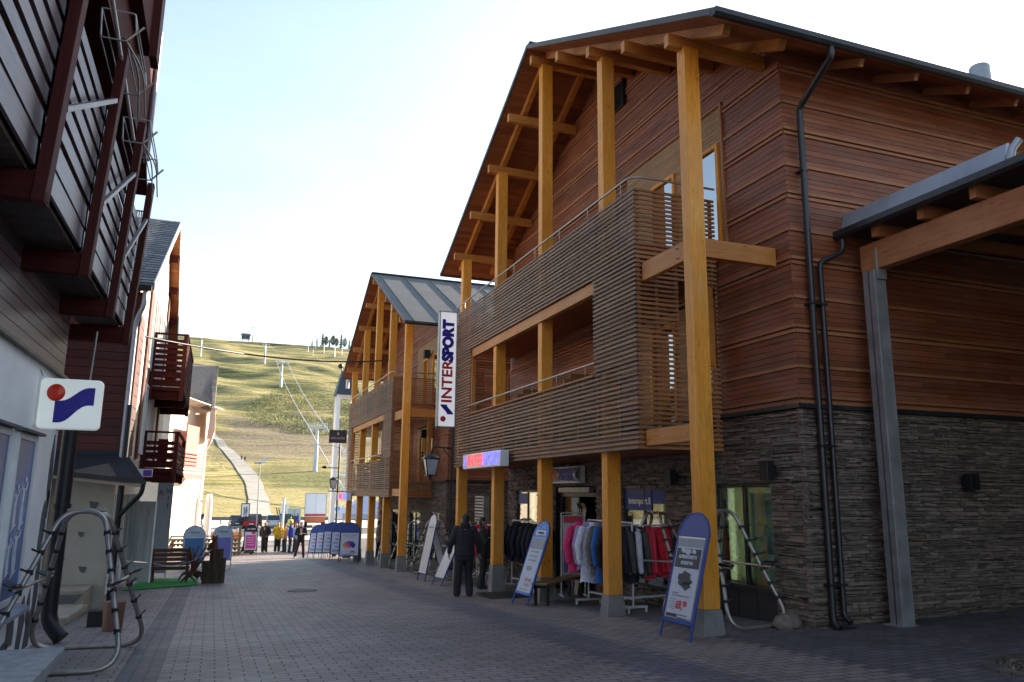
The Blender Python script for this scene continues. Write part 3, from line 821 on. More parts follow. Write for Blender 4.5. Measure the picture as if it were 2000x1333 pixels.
    if near:
        f = shopwin(W1, Z(.26), SHOPGLOW, 2, posts=(11.5 + dy,))
        m = MB(); m.box(XW + .335, XW + .35, 9.95 + dy, 11.2 + dy, Z(.2), Z(1.72)); m.build('teal_picture', picture_mat(), f)
        # display figures and rough grass in the window
        q = random.Random(5)
        m = MB()
        for i in range(160):
            y = q.uniform(W1[0], W1[1]); x = XW + q.uniform(.15, .4); h = q.uniform(.05, .22)
            m.add([(x, y - .012, Z(.24)), (x, y + .012, Z(.24)), (x + q.uniform(-.03, .03), y + q.uniform(-.06, .06), Z(.24) + h)], [(0, 1, 2)])
        m.build('display_grass', plain('display_straw', (.35, .38, .16), .8), f)
        f = shopwin(W2, Z(-.05), DARKIN, 2)
        m = MB(); m.box(XW + .028, XW + .036, 13.92 + dy, 15.0 + dy, Z(1.36), Z(1.78)); m.box(XW + .028, XW + .036, 13.4 + dy, 13.88 + dy, Z(1.5), Z(1.78)); m.build('window_sticker', BLUE, f)
        text(f, 'intersport.fi', .19, SIGNW, frame((XW + .026, 14.4 + dy, Z(1.55)), (0, -1, 0), (0, 0, 1)), bold=.003)
        m = MB()
        for k in range(9): m.box(XW + .28, XW + .34, 13.35 + dy, 14.0 + dy, Z(.1 + k * .16), Z(.1 + k * .16 + .145))
        m.box(XW + .3, XW + .34, 14.8 + dy, 14.98 + dy, Z(0), Z(1.4))
        m.build('lit_slat_panel', SHOPGLOW, f)
        m = MB()
        for y, z in ((14.1, .9), (14.4, .75), (14.6, 1.0)): m.lathe([(.05, 0), (.06, .12), (.03, .3), (.05, .36), (0, .37)], (XW + .3, y + dy, Z(z) - .35), 8)
        m.build('display_goods', WHITEP, f)
        f = shopwin(W3, Z(-.05), DARKIN, 2, posts=(20.6 + dy,))
        m = MB(); m.box(XW + .028, XW + .036, 20.7 + dy, 21.35 + dy, Z(1.4), Z(1.7)); m.build('window_sticker', BLUE, f)
        m = MB(); m.box(XW + .3, XW + .34, 19.85 + dy, 20.5 + dy, Z(.0), Z(1.7)); m.build('lit_slat_panel', SHOPGLOW, f)
    else:
        f = shopwin(W1, gz(XW, W1[0]) + .25, DARKIN, 2, posts=(10.3 + dy, 11.5 + dy)); f = shopwin(W2, gz(XW, W2[0]) + .25, DARKIN, 2, posts=(14.9 + dy,)); f = shopwin(W3, gz(XW, W3[0]) + .25, DARKIN, 2, posts=(21.2 + dy,))
        m = MB(); q = random.Random(12)
    # entrance: recessed dark doorway, door leaf, light over the door
    m = MB(); a, b, z0, z1 = DR; zg = gz(XW, (a + b) / 2)
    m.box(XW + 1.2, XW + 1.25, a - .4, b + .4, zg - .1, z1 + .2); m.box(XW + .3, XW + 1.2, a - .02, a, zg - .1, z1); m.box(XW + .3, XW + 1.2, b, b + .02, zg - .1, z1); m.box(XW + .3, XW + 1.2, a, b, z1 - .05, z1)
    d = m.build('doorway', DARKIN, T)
    m = MB()
    for y in (a, (a + b) / 2 - .04, b - .08): m.box(XW + .1, XW + .18, y, y + .08, zg, z1 - .25)
    m.box(XW + .1, XW + .18, a, b, z1 - .24, z1 - .14); m.build('door_frame', STEELDARK, d)
    m = MB(); m.box(XW + .135, XW + .145, (a + b) / 2 + .05, b - .09, zg + .05, z1 - .26); m.build('pane', GLASS, d)
    m = MB(); m.box(XW - .05, XW + .1, a + .3, b - .3, z1 - .135, z1 - .02); m.build('door_sensor_bar', GALV, d)
    if near:
        m = MB(); m.box(XW + 1.1, XW + 1.16, 16.6, 17.3, Z(.55), Z(1.25)); m.build('stock_shelf', plain('red_stock', (.12, .012, .012), .7), d)
        # louvred vent high in the gable
        m = MB(); m.box(XW - .045, XW - .03, 14.55, 15.15, 10.55, 11.2)
        for k in range(8): m.beam((XW - .06, 14.58, 10.6 + k * .075), (XW - .06, 15.12, 10.6 + k * .075), .05, .012, (0.5, 0, 1))
        for y in (14.55, 15.13): m.box(XW - .1, XW - .045, y, y + .03, 10.53, 11.23)
        m.build('vent_louvre', BLACKM, T)
        # downpipes
        m = MB(); yp = Y0 - .12
        m.tube(rounded([(8.32, 8.42, 8.45), (8.32, 8.42, 8.3), (8.46, yp, 7.9), (8.46, yp, -.1), (8.46, yp - .12, -.17)], .1, 4), .05, 10); m.build('downpipe', STEELDARK, T)
        m = MB(); m.tube(rounded([(9.1, 9.28, 5.72), (9.1, 9.28, 5.52), (8.66, yp, 5.3), (8.66, yp, -.02), (8.66, yp - .12, -.1)], .09, 4), .042, 10); m.build('downpipe', STEELDARK, T)
        for z in (.4, 2.4, 4.6, 6.8):
            m = MB(); m.box(8.4, 8.52 if z > 5 else 8.72, Y0 - .17, Y0, z, z + .03); m.build('pipe_bracket', STEELDARK, T)
        m = MB(); m.box(8.34, 8.9, Y0 - .34, Y0 - .2, gz(8.5, 9.2) + .0, gz(8.5, 9.2) + .012); m.build('drain_grate', BLACKM, T)
    else:
        m = MB(); yp = Y0 - .12; g0 = gz(XW, yp)
        m.tube(rounded([(XW + .1, 8.42 + dy, Z(8.4)), (XW + .1, 8.42 + dy, Z(8.2)), (XW + .12, yp, Z(7.8)), (XW + .12, yp, g0 + .05)], .1, 4), .06, 10); m.build('downpipe', STEELDARK, T)
        m = MB(); m.tube([(6.45 + dx, BY1 + .9, zr(BY1 + .9) - .3), (6.45 + dx, BY1 + .9, zr(BY1 + .9) - .75)], .09, 8); m.build('roof_drain_tip', WHITEP, T)
        for y, z in ((12.2, 8.1), (12.3, 4.9)):
            m = MB(); m.box(XW - .35, XW - .1, y + dy - .12, y + dy + .12, Z(z) - .16, Z(z) + .16); m.box(XW - .1, XW - .02, y + dy - .03, y + dy + .03, Z(z) - .03, Z(z) + .03); m.build('loudspeaker', BLACKP, T)
    return T
A = shop_building('timber_shop_building', 'tall orange brown timber shop with dark stone base and slatted balconies, nearest on the right', 0, 0, 0, 1)
B = shop_building('timber_shop_building', 'smaller looking timber gabled shop with grey seamed roof, standing behind the upright shop sign', -.38, 18.0, -.9, 0)

# ------------------------------------------------------------------ carport beside the near shop
T = thing('carport', 'dark carport roof on a steel column and orange beam at the right edge', 'carport', (9.44, 9.0, 0))
m = MB(); m.box(9.33, 9.35, -2, 9.3, 0, 0); m = MB()
hw = .115
m.box(9.44 - hw, 9.44 + hw, 9.03 - .012, 9.03 + .012, -.2, 5.15); m.box(9.44 - hw, 9.44 - hw + .016, 9.03 - hw, 9.03 + hw, -.2, 5.15); m.box(9.44 + hw - .016, 9.44 + hw, 9.03 - hw, 9.03 + hw, -.2, 5.15)
m.box(9.44 - hw + .016, 9.44 + hw - .016, 9.03 - hw, 9.03 - hw + .016, -.2, 5.15)
m.box(9.24, 9.64, 8.83, 9.2, gz(9.4, 9) - .05, gz(9.4, 9) + .014)
m.box(9.35, 9.53, 8.86, 8.9, 5.0, 5.5)
m.build('steel_column', GALV, T, bevel=.004)
m = MB(); m.box(9.36, 9.54, -4, 9.2, 5.16, 5.6); m.build('beam', CARBEAM, T, bevel=.01)
for y in (8.75, 7.9, 7.05, 6.2, 5.35, 4.5, 3.65):
    m = MB(); m.beam((9.22, y, 5.72), (15, y, 5.8), .1, .2); m.build('rafter', CARBEAM, T)
m = MB(); m.prism([(9.2, 9.4, 5.83), (15.5, 9.4, 5.93), (15.5, 9.4, 6.0), (9.2, 9.4, 5.9)], (0, -14, 0)); m.build('roof_deck', BROWNSOF, T)
m = MB(); prof = [(-.07, .05), (-.07, -.04), (-.03, -.08), (.03, -.08), (.07, -.04), (.07, .07), (.055, .07), (.05, -.03), (-.05, -.03), (-.055, .05)]
m.prism([(9.12 + a, 9.42, 5.83 + b) for a, b in prof], (0, -14, 0)); m.build('gutter', STEELDARK, T)
m = MB(); y = 9.4; q = random.Random(3)
while y > 6.6:
    y2 = max(6.5, y - .95); m.tone = q.uniform(.85, 1.1)
    m.prism([(9.2, y, 5.9), (9.28, y, 6.2), (9.34, y, 6.22), (9.3, y, 5.9)], (0, y2 - y + .004, 0)); y = y2
m.tube([(9.26, 6.52, 5.92), (9.27, 6.47, 6.1), (9.32, 6.4, 6.2)], .05, 8)
m.build('flashing_upstand', FLASH, T)
m = MB(); m.box(15.3, 15.5, -5, 9.4, -.3, 5.83); m.box(9.7, 15.3, -5.2, -5, -.3, 5.83); m.build('back_wall', BROWNSOF, T)
# ------------------------------------------------------------------ signs on the right
def swoosh(mb, M, k, d=.012):
    """ribbon of the logo: S-shaped band, unit box -.5...5"""
    top, bot = [], []
    for i in range(15):
        t = i / 14; x = -.22 + .68 * t
        y = .5 * (t * t * (3 - 2 * t)); top.append((x, -.12 + y * .98)); bot.append((x, -.56 + y * .95))
    poly = top + bot[::-1]
    mb.prism([M @ Vector((x * k, y * k, 0)) for x, y in poly], (M.to_3x3() @ Vector((0, 0, 1))) * d)
T = thing('shop_sign', 'tall white upright shop sign with red and blue lettering on the slatted balcony corner', 'sign', (6.2, 22.15, 3.6))
m = MB(); m.box(5.93, 6.47, 22.08, 22.26, 3.6, 7.05); m.build('sign_box', emit('added_glow_sign_face', (.93, .96, 1), .09, (.8, .8, .82), .3), T, bevel=.02)  # faint glow added to the face to lift its white
m = MB(); m.box(5.925, 5.95, 22.06, 22.28, 3.58, 7.07); m.box(6.45, 6.475, 22.06, 22.28, 3.58, 7.07); m.box(5.925, 6.475, 22.06, 22.28, 7.045, 7.075); m.box(5.925, 6.475, 22.06, 22.28, 3.575, 3.605); m.build('rim', GALV, T)
m = MB(); m.box(6.47, 6.62, 22.12, 22.2, 6.7, 6.78); m.box(6.47, 6.62, 22.12, 22.2, 3.85, 3.93); m.build('bracket', GALV, T)
text(T, 'INTER', .44, plain('sign_red', (.5, .012, .02), .4), frame((6.21, 22.072, 4.93), (0, 0, 1), (-1, 0, 0)), bold=.012, sx=1.06)
text(T, 'SPORT', .44, NAVYLOGO, frame((6.21, 22.071, 6.17), (0, 0, 1), (-1, 0, 0)), bold=.032, sx=.95)
m = MB(); M = frame((6.17, 22.078, 4.05), (0, 0, 1), (-1, 0, 0)); swoosh(m, M, .42); m.build('ribbon_mark', NAVYLOGO, T)
m = MB(); m.ell((6.1, 22.075, 3.82), (.085, .012, .085)); m.build('ball_mark', plain('sign_red', (.5, .012, .02)), T)

def fascia(label, x, y0, y1, z0, z1, depth=.22):
    T = thing('fascia_sign', label, 'sign', (x, (y0 + y1) / 2, z0), group='illuminated shop signs')
    m = MB(); m.box(x - depth, x, y0, y1, z0, z1); m.build('sign_box', SIGNW, T, bevel=.015)
    h = z1 - z0; L = y1 - y0
    fx = x - depth - .006
    text(T, 'INTER', h * 1.08, LEDRED, frame((fx, y1 - L * .37, (z0 + z1) / 2), (0, -1, 0), (0, 0, 1)), bold=.0, shear=.12, ext=.012, sx=1.25)
    text(T, 'SPORT', h * 1.08, LEDBLUE, frame((fx, y0 + L * .23, (z0 + z1) / 2), (0, -1, 0), (0, 0, 1)), bold=.01, shear=.12, ext=.012, sx=1.05)
    m = MB(); swoosh(m, frame((fx, y1 - L * .07, (z0 + z1) / 2 + .02), (0, -1, 0), (0, 0, 1)), h * .8); m.build('ribbon_mark', LEDBLUE, T)
    return T
fascia('illuminated red and blue shop sign under the near slatted balcony', 6.36, 17.15, 20.1, 2.3, 2.68)
fascia('small illuminated red and white sign under the far slatted balcony', 5.98, 37.3, 40.2, 1.3, 1.66)
# pillow shaped sign over the entrance
T = thing('entrance_sign', 'white pillow shaped sign with red and blue letters above the shop entrance', 'sign', (8.1, 17.7, 1.95))
m = MB(); n = 10; vs = []; fs = []
for i in range(n + 1):
    t = -1 + 2 * i / n
    for k in range(7):
        s = -1 + 2 * k / 6; z = 2.12 + s * (.2 - .035 * (1 - t * t) * 0 - .05 * (1 - t * t)); vs.append((8.02 - .16 * (1 - s * s) - .02, 17.72 + t * 1.02, z + .02))
for i in range(n):
    for k in range(6): a = i * 7 + k; fs.append((a, a + 7, a + 8, a + 1))
m.add(vs, fs, True); m.box(8.0, 8.1, 16.7, 18.74, 1.94, 2.34); m.build('sign_box', SIGNW, T)
m = MB(); m.box(7.845, 7.85, 16.85, 17.62, 2.0, 2.27); m.build('blue_panel', NAVYLOGO, T)
text(T, 'INTER', .3, REDLOGO, frame((7.84, 18.1, 2.13), (0, -1, 0), (0, 0, 1)), bold=.012)
text(T, 'SPORT', .3, plain('sign_pale_letter', (.2, .2, .5)), frame((7.835, 17.2, 2.13), (0, -1, 0), (0, 0, 1)), bold=.02, sx=.9)

def wall_lamp(label, x, y, z, ax):
    T = thing('wall_lamp', label, 'lamp', (x, y, z), group='black box wall lamps')
    m = MB()
    if ax == 'X': m.box(x - .2, x - .06, y - .1, y + .1, z - .15, z + .15); b = (x - .06, x + .02, y - .05, y + .05, z - .08, z + .08)
    else: m.box(x - .1, x + .1, y - .2, y - .06, z - .13, z + .13); b = (x - .05, x + .05, y - .06, y + .02, z - .08, z + .08)
    m.build('lamp_housing', BLACKM, T, bevel=.01)
    m = MB(); m.box(*b); m.build('wall_mount', BLACKM, T)
    return T
wall_lamp('black box wall lamp on dark stone between the orange posts', 8.12, 12.82, 2.0, 'X')
wall_lamp('black box wall lamp beside the lit window near the stone corner', 8.12, 10.03, 2.06, 'X')
wall_lamp('black box wall lamp alone on the side stone wall under the carport', 11.35, 9.37, 1.93, 'Y')
# electric cabinet and louvre in the gap between the shops
T = thing('vent_box', 'grey louvred vent box in the gap between the two timber shops', 'vent', (8.2, 24.9, .3))
m = MB(); m.box(8.2, 8.4, 24.45, 25.35, .75, 1.6); m.build('vent_housing', GALV, T)
m = MB()
for k in range(8): m.beam((8.18, 24.52, .82 + k * .1), (8.18, 25.28, .82 + k * .1), .06, .012, (.6, 0, 1))
m.build('louvre', STEELDARK, T)
m = MB(); m.box(8.3, 8.36, 24.7, 25.1, gz(8.3, 24.9), .75); m.build('stand', STEELDARK, T)

# ------------------------------------------------------------------ A-frame signs
def aboard(name, label, x, y, rz, h, w, top_mat, frame_mat, design, group, rounded_top=True, lean=.17, legs=.22, back=True):
    T = thing(name, label, 'sign', (x, y, gz(x, y)), rz, group, local=True)
    a = math.atan(lean); c, s = math.cos(a), math.sin(a)
    # board plane: u along x, v up the leaning plane, front towards -y
    def pt(u, v, o=0): return Vector((u, -lean * h + s * v - c * o, c * v + s * o))
    def plate(poly, o0, o1, name, mat, par=T):
        m = MB(); n = len(poly)
        vs = [pt(u, v, o0) for u, v in poly] + [pt(u, v, o1) for u, v in poly]
        m.add(vs, [tuple(range(n))[::-1], tuple(range(n, 2 * n))] + [(i, (i + 1) % n, n + (i + 1) % n, n + i) for i in range(n)])
        return m.build(name, mat, par)
    plate.pt = pt; plate.T = T
    r = w / 2; v0 = legs; vt = h - (r if rounded_top else 0)
    ol = [(-r, v0), (r, v0)] + ([(r * math.cos(t), vt + r * math.sin(t)) for t in [math.pi * i / 14 for i in range(15)]] if rounded_top else [(r, h), (-r, h)])
    plate(ol, -.012, .012, 'panel', top_mat)
    m = MB(); edge = [pt(u, v) for u, v in ol] + [pt(*ol[0])]
    m.tube(edge[1:] + [edge[1]], .02, 6)
    for sx in (-1, 1):
        m.tube([pt(sx * r, v0), pt(sx * r, 0)], .018, 6)
    if back:
        for sx in (-1, 1):
            p = pt(sx * r * .96, vt); m.tube([p, (p.x, -(-lean * h) + .0 , 0)], .016, 6)
    m.build('frame', frame_mat, T)
    if back:
        q = MB(); A_ = pt(-r * .95, vt * .99); 
        def bp(u, t): p = pt(u, vt); return Vector((u, p.y + (lean * h - p.y) * t, p.z * (1 - t)))
        q.add([bp(-r * .93, .05), bp(r * .93, .05), bp(r * .93, .78), bp(-r * .93, .78)], [(0, 1, 2, 3)])
        q.add([v + Vector((0, .008, 0)) for v in (bp(-r * .93, .05), bp(r * .93, .05), bp(r * .93, .78), bp(-r * .93, .78))], [(0, 3, 2, 1)])
        q.build('rear_panel', top_mat, T)
    o = pt(0, 0, .014)
    M = frame(o, (1, 0, 0), (0, s, c))
    def poster(u0, u1, v_0, v_1, mat, nm='poster', k=0): return plate([(u0, v_0), (u1, v_0), (u1, v_1), (u0, v_1)], .013 + k * .004, .016 + k * .004, nm, mat)
    def txt(t, size, u, v, mat, bold=.004, k=1, sx=1, shear=0): return text(T, t, size, mat, M @ Matrix.Translation((u, v, .003 + k * .004)), bold=bold, ext=.0008, sx=sx, shear=shear)
    design(T, poster, txt, w, h, v0, vt, plate)
    return T
def blob(plate, u, v, ru, rv, mat, nm, seed, k=2, spiky=.25, n=22):
    q = random.Random(seed)
    plate([(u + ru * math.cos(6.283 * i / n) * (1 + q.uniform(-spiky, spiky)), v + rv * math.sin(6.283 * i / n) * (1 + q.uniform(-spiky, spiky))) for i in range(n)], .013 + k * .004, .016 + k * .004, nm, mat)
def scrib(plate, u0, u1, v, h, seed, mat=None):
    '''a line of print too small to read: uneven strokes'''
    q = random.Random(seed); u = u0; m = MB()
    while u < u1:
        w_ = h * q.uniform(.18, .5); hh = h * q.uniform(.75, 1)
        m.add([plate.pt(a, b, .0235) for a, b in ((u, v - hh / 2), (u + w_, v - hh / 2), (u + w_ * q.uniform(.8, 1.2), v + hh / 2), (u + w_ * q.uniform(0, .4), v + hh / 2))], [(0, 1, 2, 3)])
        u += w_ + h * (.12 if q.random() < .8 else .5)
    m.build('small_print', mat or INK, plate.T)
def d_price(T, poster, txt, w, h, v0, vt, plate):
    r = w / 2 - .035
    poster(-r, r, v0 + .05, vt - .02, PAPERG, 'poster'); poster(-r, r, vt - .035, vt - .015, ALUPALE, 'clip_rail', 1)
    b = vt - .16; lo = v0 + .07
    poster(-r + .02, r - .02, lo, b, PAPER, 'price_sheet', 1)
    poster(-r + .03, r - .03, b - .29, b - .02, PAPERDARK, 'dark_banner', 2)
    blob(plate, -.12, b - .05, .06, .03, PAPER, 'jagged_mark', 2, 3, .5); blob(plate, .0, b - .06, .06, .035, PAPER, 'jagged_mark', 3, 3, .5); blob(plate, .12, b - .055, .04, .03, PAPER, 'jagged_mark', 4, 3, .5)
    txt('SUPERSTARTTI', .062, 0, b - .14, PAPER, k=3, sx=.95); txt('SYKSYYN', .062, 0, b - .225, PAPER, k=3)
    blob(plate, .0, b - .44, .165, .1, PAPERDARK, 'shoe_picture', 8, 2, .3); blob(plate, .06, b - .53, .1, .055, PAPERDARK, 'shoe_picture', 9, 2, .3)
    scrib(plate, -.21, -.06, b - .64, .018, 3); scrib(plate, -.2, .17, b - .675, .018, 4)
    for i in range(5): scrib(plate, -.22, -.1, b - .73 - i * .032, .012, 20 + i)
    txt('69,', .15, -.01, b - .8, REDINK, .006, 2, .8); txt('90', .1, .11, b - .775, REDINK, .005, 2, .8)
    poster(-r + .04, -.02, b - .96, b - .92, INK, 'small_print', 2); scrib(plate, .0, .2, b - .925, .02, 5); scrib(plate, .0, .18, b - .965, .02, 6)
def d_grey(T, poster, txt, w, h, v0, vt, plate):
    r = w / 2 - .04
    poster(-r + .08, r - .08, vt + .03, vt + .13, PAPER, 'rental_tag'); scrib(plate, -.13, .13, vt + .08, .05, 7)
    poster(-r, r, v0 + .05, vt - .02, PAPER, 'poster'); poster(-r, r, vt - .26, vt - .03, PAPERG, 'grey_band', 1)
    for k in range(3): scrib(plate, -.17, .17, vt - .32 - k * .09, .05, 30 + k, PAPERG)
    blob(plate, -.03, vt - .66, .12, .05, PAPERG, 'pale_picture', 3, 1, .3); 
    FR = plain('faded_red', (.5, .25, .28))
    scrib(plate, -.06, .18, v0 + .3, .08, 8, FR); scrib(plate, -.05, .17, v0 + .2, .06, 9, FR); scrib(plate, -.18, .18, v0 + .1, .03, 10, PAPERG)
def d_blank(T, poster, txt, w, h, v0, vt, plate):
    r = w / 2 - .03
    poster(-r, r, v0 + .04, vt, plain('blank_white_board', (.66, .64, .6), .5), 'poster')
    poster(-r + .05, r - .05, vt - .1, vt - .06, PAPERG, 'header_line', 1)
def d_balls(T, poster, txt, w, h, v0, vt, plate):
    r = w / 2 - .05
    poster(-r, r, v0 + .03, vt - .02, PAPER, 'poster')
    for i, (u, v, c) in enumerate(((-.13, .0, (.6, .09, .03)), (-.02, .05, (.3, .04, .4)), (.1, .03, (.06, .05, .4)), (.0, -.06, (.65, .1, .2)), (-.17, -.05, (.7, .25, .05)), (.15, -.04, (.03, .04, .25)))):
        blob(plate, u, (v0 + vt) / 2 + v, .1, .1, plain('jacket_picture%d' % i, c), 'colour_picture', i, 1 + i % 3, .2)
    scrib(plate, -.3, .3, vt - .12, .07, 11, plain('faded_red', (.5, .25, .28))); scrib(plate, -.22, .25, vt - .2, .04, 12, PAPERG)
    txt('199,-', .15, .17, v0 + .17, plain('magenta_ink', (.5, .03, .3)), .006, 2); poster(-r + .04, r - .15, v0 + .07, v0 + .09, INK, 'small_print', 1)
def d_text(T, poster, txt, w, h, v0, vt, plate):
    r = w / 2 - .05
    poster(-r, r, v0 + .03, vt - .02, PAPER, 'poster')
    for i in range(4): scrib(plate, -.3 + .05 * (i % 2), .3, vt - .16 - i * .17, .09, 40 + i, plain('faded_violet', (.25, .2, .5)) if i != 1 else REDINK)
    poster(-r + .05, r - .05, v0 + .1, v0 + .22, PAPERG, 'grey_band', 1)
def d_pink(T, poster, txt, w, h, v0, vt, plate):
    r = w / 2 - .04
    poster(-r, r, v0 + .04, vt - .04, PAPER, 'poster'); poster(-r + .05, r - .05, v0 + .1, vt - .22, plain('magenta_poster', (.5, .04, .25)), 'magenta_sheet', 1)
    blob(plate, .14, vt - .1, .12, .07, REDINK, 'red_corner', 4, 2, .2); scrib(plate, -.2, .2, vt + .12, .07, 13, SIGNW)
    for i in range(4): scrib(plate, -.2, .18, vt - .35 - i * .13, .05, 50 + i, PAPER)
def d_blueslip(col):
    def d(T, poster, txt, w, h, v0, vt, plate):
        r = w / 2 - .05
        poster(-r, r, v0 + .02, vt - .08, plain('faded_print_%s' % col[1], col[0]), 'poster'); poster(-r, r, vt - .08, vt - .02, PAPER, 'white_header', 1)
        blob(plate, 0, vt + .14, .2, .05, PAPERG, 'faint_arc', 5, 1, .15)
    return d
aboard('a_frame_sign', 'blue round topped sign priced 69,90 beside the nearest orange post', 6.5, 9.7, R_(-85), 1.74, .66, BLUE, BLUE, d_price, 'blue pavement signs', lean=.28, back=False)
aboard('a_frame_sign', 'blue round topped sign with a small white tag and grey poster next to the bench', 6.5, 15.22, R_(-85), 1.74, .66, SKYBLUE, BLUE, d_grey, 'blue pavement signs', lean=.36, back=False)
aboard('a_frame_sign', 'white blank pavement sign seen nearly edge on, right beside the man in black', 6.5, 21.4, R_(-83), 1.5, .62, WHITEP, BLUE, d_blank, 'white pavement signs', rounded_top=False, lean=.45, back=False)
aboard('a_frame_sign', 'white blank pavement sign with pointed top, farther from the man in black', 6.25, 23.2, R_(-84), 1.95, .62, WHITEP, BLUE, d_blank, 'white pavement signs', lean=.2)
for i, (x, y, d, lb) in enumerate(((5.75, 35.6, d_balls, 'blue domed sign with a colourful jacket poster, nearest of the row by the far shop'),
        (5.62, 37.4, d_text, 'blue domed sign directly behind the colourful poster sign in the row'),
        (5.5, 39.2, d_text, 'blue domed sign in the middle of the row by the far shop'),
        (5.4, 41.1, d_text, 'blue domed sign second farthest in the row by the far shop'),
        (5.3, 43.0, d_text, 'blue domed sign at the sunlit far end of the row'))):
    aboard('a_frame_sign', lb, x, y, R_(-14 - 4 * i), 1.72, .86, BLUE, BLACKM, d, 'row of blue domed signs', lean=.2, legs=.28)
aboard('a_frame_sign', 'black framed pavement sign with a magenta menu standing in the sun', 2.05, 47.0, R_(4), 1.7, .72, BLACKM, BLACKM, d_pink, None, lean=.2, legs=.28)
aboard('a_frame_sign', 'white arched sign with a deep blue poster, left of the carved log', -.62, 33.3, R_(6), 1.62, .78, plain('pale_blue_board', (.4, .5, .62)), GALV, d_blueslip(((.05, .16, .34), 'blue')), 'arched signs behind the log', lean=.18, legs=.2)
aboard('a_frame_sign', 'white arched sign with a violet poster, right of the carved log', .42, 33.0, R_(-3), 1.62, .72, plain('pale_blue_board', (.4, .5, .62)), GALV, d_blueslip(((.18, .17, .5), 'violet')), 'arched signs behind the log', lean=.18, legs=.35)

# ------------------------------------------------------------------ ski racks
def ski_rack(label, x, y, rz, sep=1.5, h=1.85, wb=.56, wt=.17, group='tubular ski racks'):
    T = thing('ski_rack', label, 'ski rack', (x, y, gz(x, y)), rz, group, local=True)
    for sgn in (-1, 1):
        yb = sgn * sep / 2; yt = sgn * .12
        c0, s0 = math.cos(rz), math.sin(rz)
        def f(u, t, yb=yb, yt=yt):
            dz = gz(x + u * c0 - yb * s0, y + u * s0 + yb * c0) - gz(x, y)
            return Vector((u, yb + (yt - yb) * t, .028 + dz * (1 - t) + (h - .03) * t))
        pts = [f(-wb, 0), f(wb, 0), f(wb * .62, .55), f(wt, 1.0), f(-wt, 1.0), f(-wb * .62, .55)]
        m = MB(); loop = rounded(pts, .34, 8, True); m.tube(loop, .03, 10, closed=True)
        lp = m.build('tube_frame', ALU, T)
        for k in range(6):
            t = .22 + k * .125
            for sx in (-1, 1):
                u = sx * (wb + (wb * .62 - wb) * min(1, t / .55) if t < .55 else wb * .62 + (wt - wb * .62) * (t - .55) / .45)
                p = f(u, t); o = Vector((sx * .05, sgn * .17, .05))
                c = MB(); c.tube([p - o * .25, p + o], .013, 6); c.tube([p - Vector((0, 0, .03)), p + Vector((0, 0, .03))], .038, 8); c.build('ski_peg', BLACKP, T)
    m = MB()
    zc = h * .52; yc = sep / 2 * (1 - .52) + .12 * .52
    for sx in (-1, 1):
        m = MB(); m.tube([(sx * wb * .66, -yc - .25, zc), (sx * wb * .66, yc + .25, zc)], .02, 8); m.build('cross_tube', ALU, T)
    m = MB(); m.tube([(-wb * .3, 0, h + .005), (wb * .3, 0, h + .005)], .02, 8)
    m.tube([(0, -.12, h), (0, .12, h)], .02, 8)
    m.build('cross_tube', ALU, T)
    for sx in (-1, 1):
        for sgn in (-1, 1):
            m = MB()
            for k in range(7):
                y0 = sgn * (yc + .02 + k * .035)
                m.tube([(sx * wb * .66 - .02, y0, zc + .02), (sx * (wb * .66 + .12), y0, zc + .07)], .011, 5)
            m.tube([(sx * wb * .66, sgn * yc, zc + .02), (sx * wb * .66, sgn * (yc + .28), zc + .04)], .026, 6)
            m.build('rubber_comb', BLACKP, T)
    return T
ski_rack('large steel tube ski rack in front of the white shop wall, lower left', -1.44, 10.82, R_(-3), sep=2.05, h=1.72, wb=.7, wt=.22)
ski_rack('steel tube ski rack standing at the stone corner under the nearest balcony', 7.56, 10.74, R_(4), sep=1.75, h=1.72, wb=.58, wt=.2)
ski_rack('steel tube ski rack mostly hidden behind the 69,90 sign', 7.62, 12.75, R_(38), sep=1.5, h=1.72)
ski_rack('dark tube ski rack between the white boards and the far shop window', 6.9, 25.6, R_(12), sep=1.3, h=1.75)
ski_rack('dark tube ski rack by the gap between the two timber shops', 7.2, 23.4, R_(-15), sep=1.2, h=1.75)
ski_rack('dark tube ski rack under the far balcony behind its first small post', 6.9, 29.0, R_(20), sep=1.3, h=1.7)
ski_rack('dark tube ski rack deepest under the far balcony, next to a foot of concrete', 7.0, 33.0, R_(-10), sep=1.3, h=1.7)

def stone_lump(name, label, x, y, r, cat):
    m = MB(); m.ell((x, y, gz(x, y) + r[2] * .5), r, 14, 9); q = random.Random(4)
    m.v = [(a + q.uniform(-.03, .03), b + q.uniform(-.03, .03), c + q.uniform(-.02, .02)) for a, b, c in m.v]
    o = m.build(name, STONE, origin=(x, y, gz(x, y))); return tag(o, label, cat)
stone_lump('boulder', 'small grey boulder weighing down the foot of the ski rack by the stone corner', 7.98, 9.72, (.25, .16, .14), 'stone')

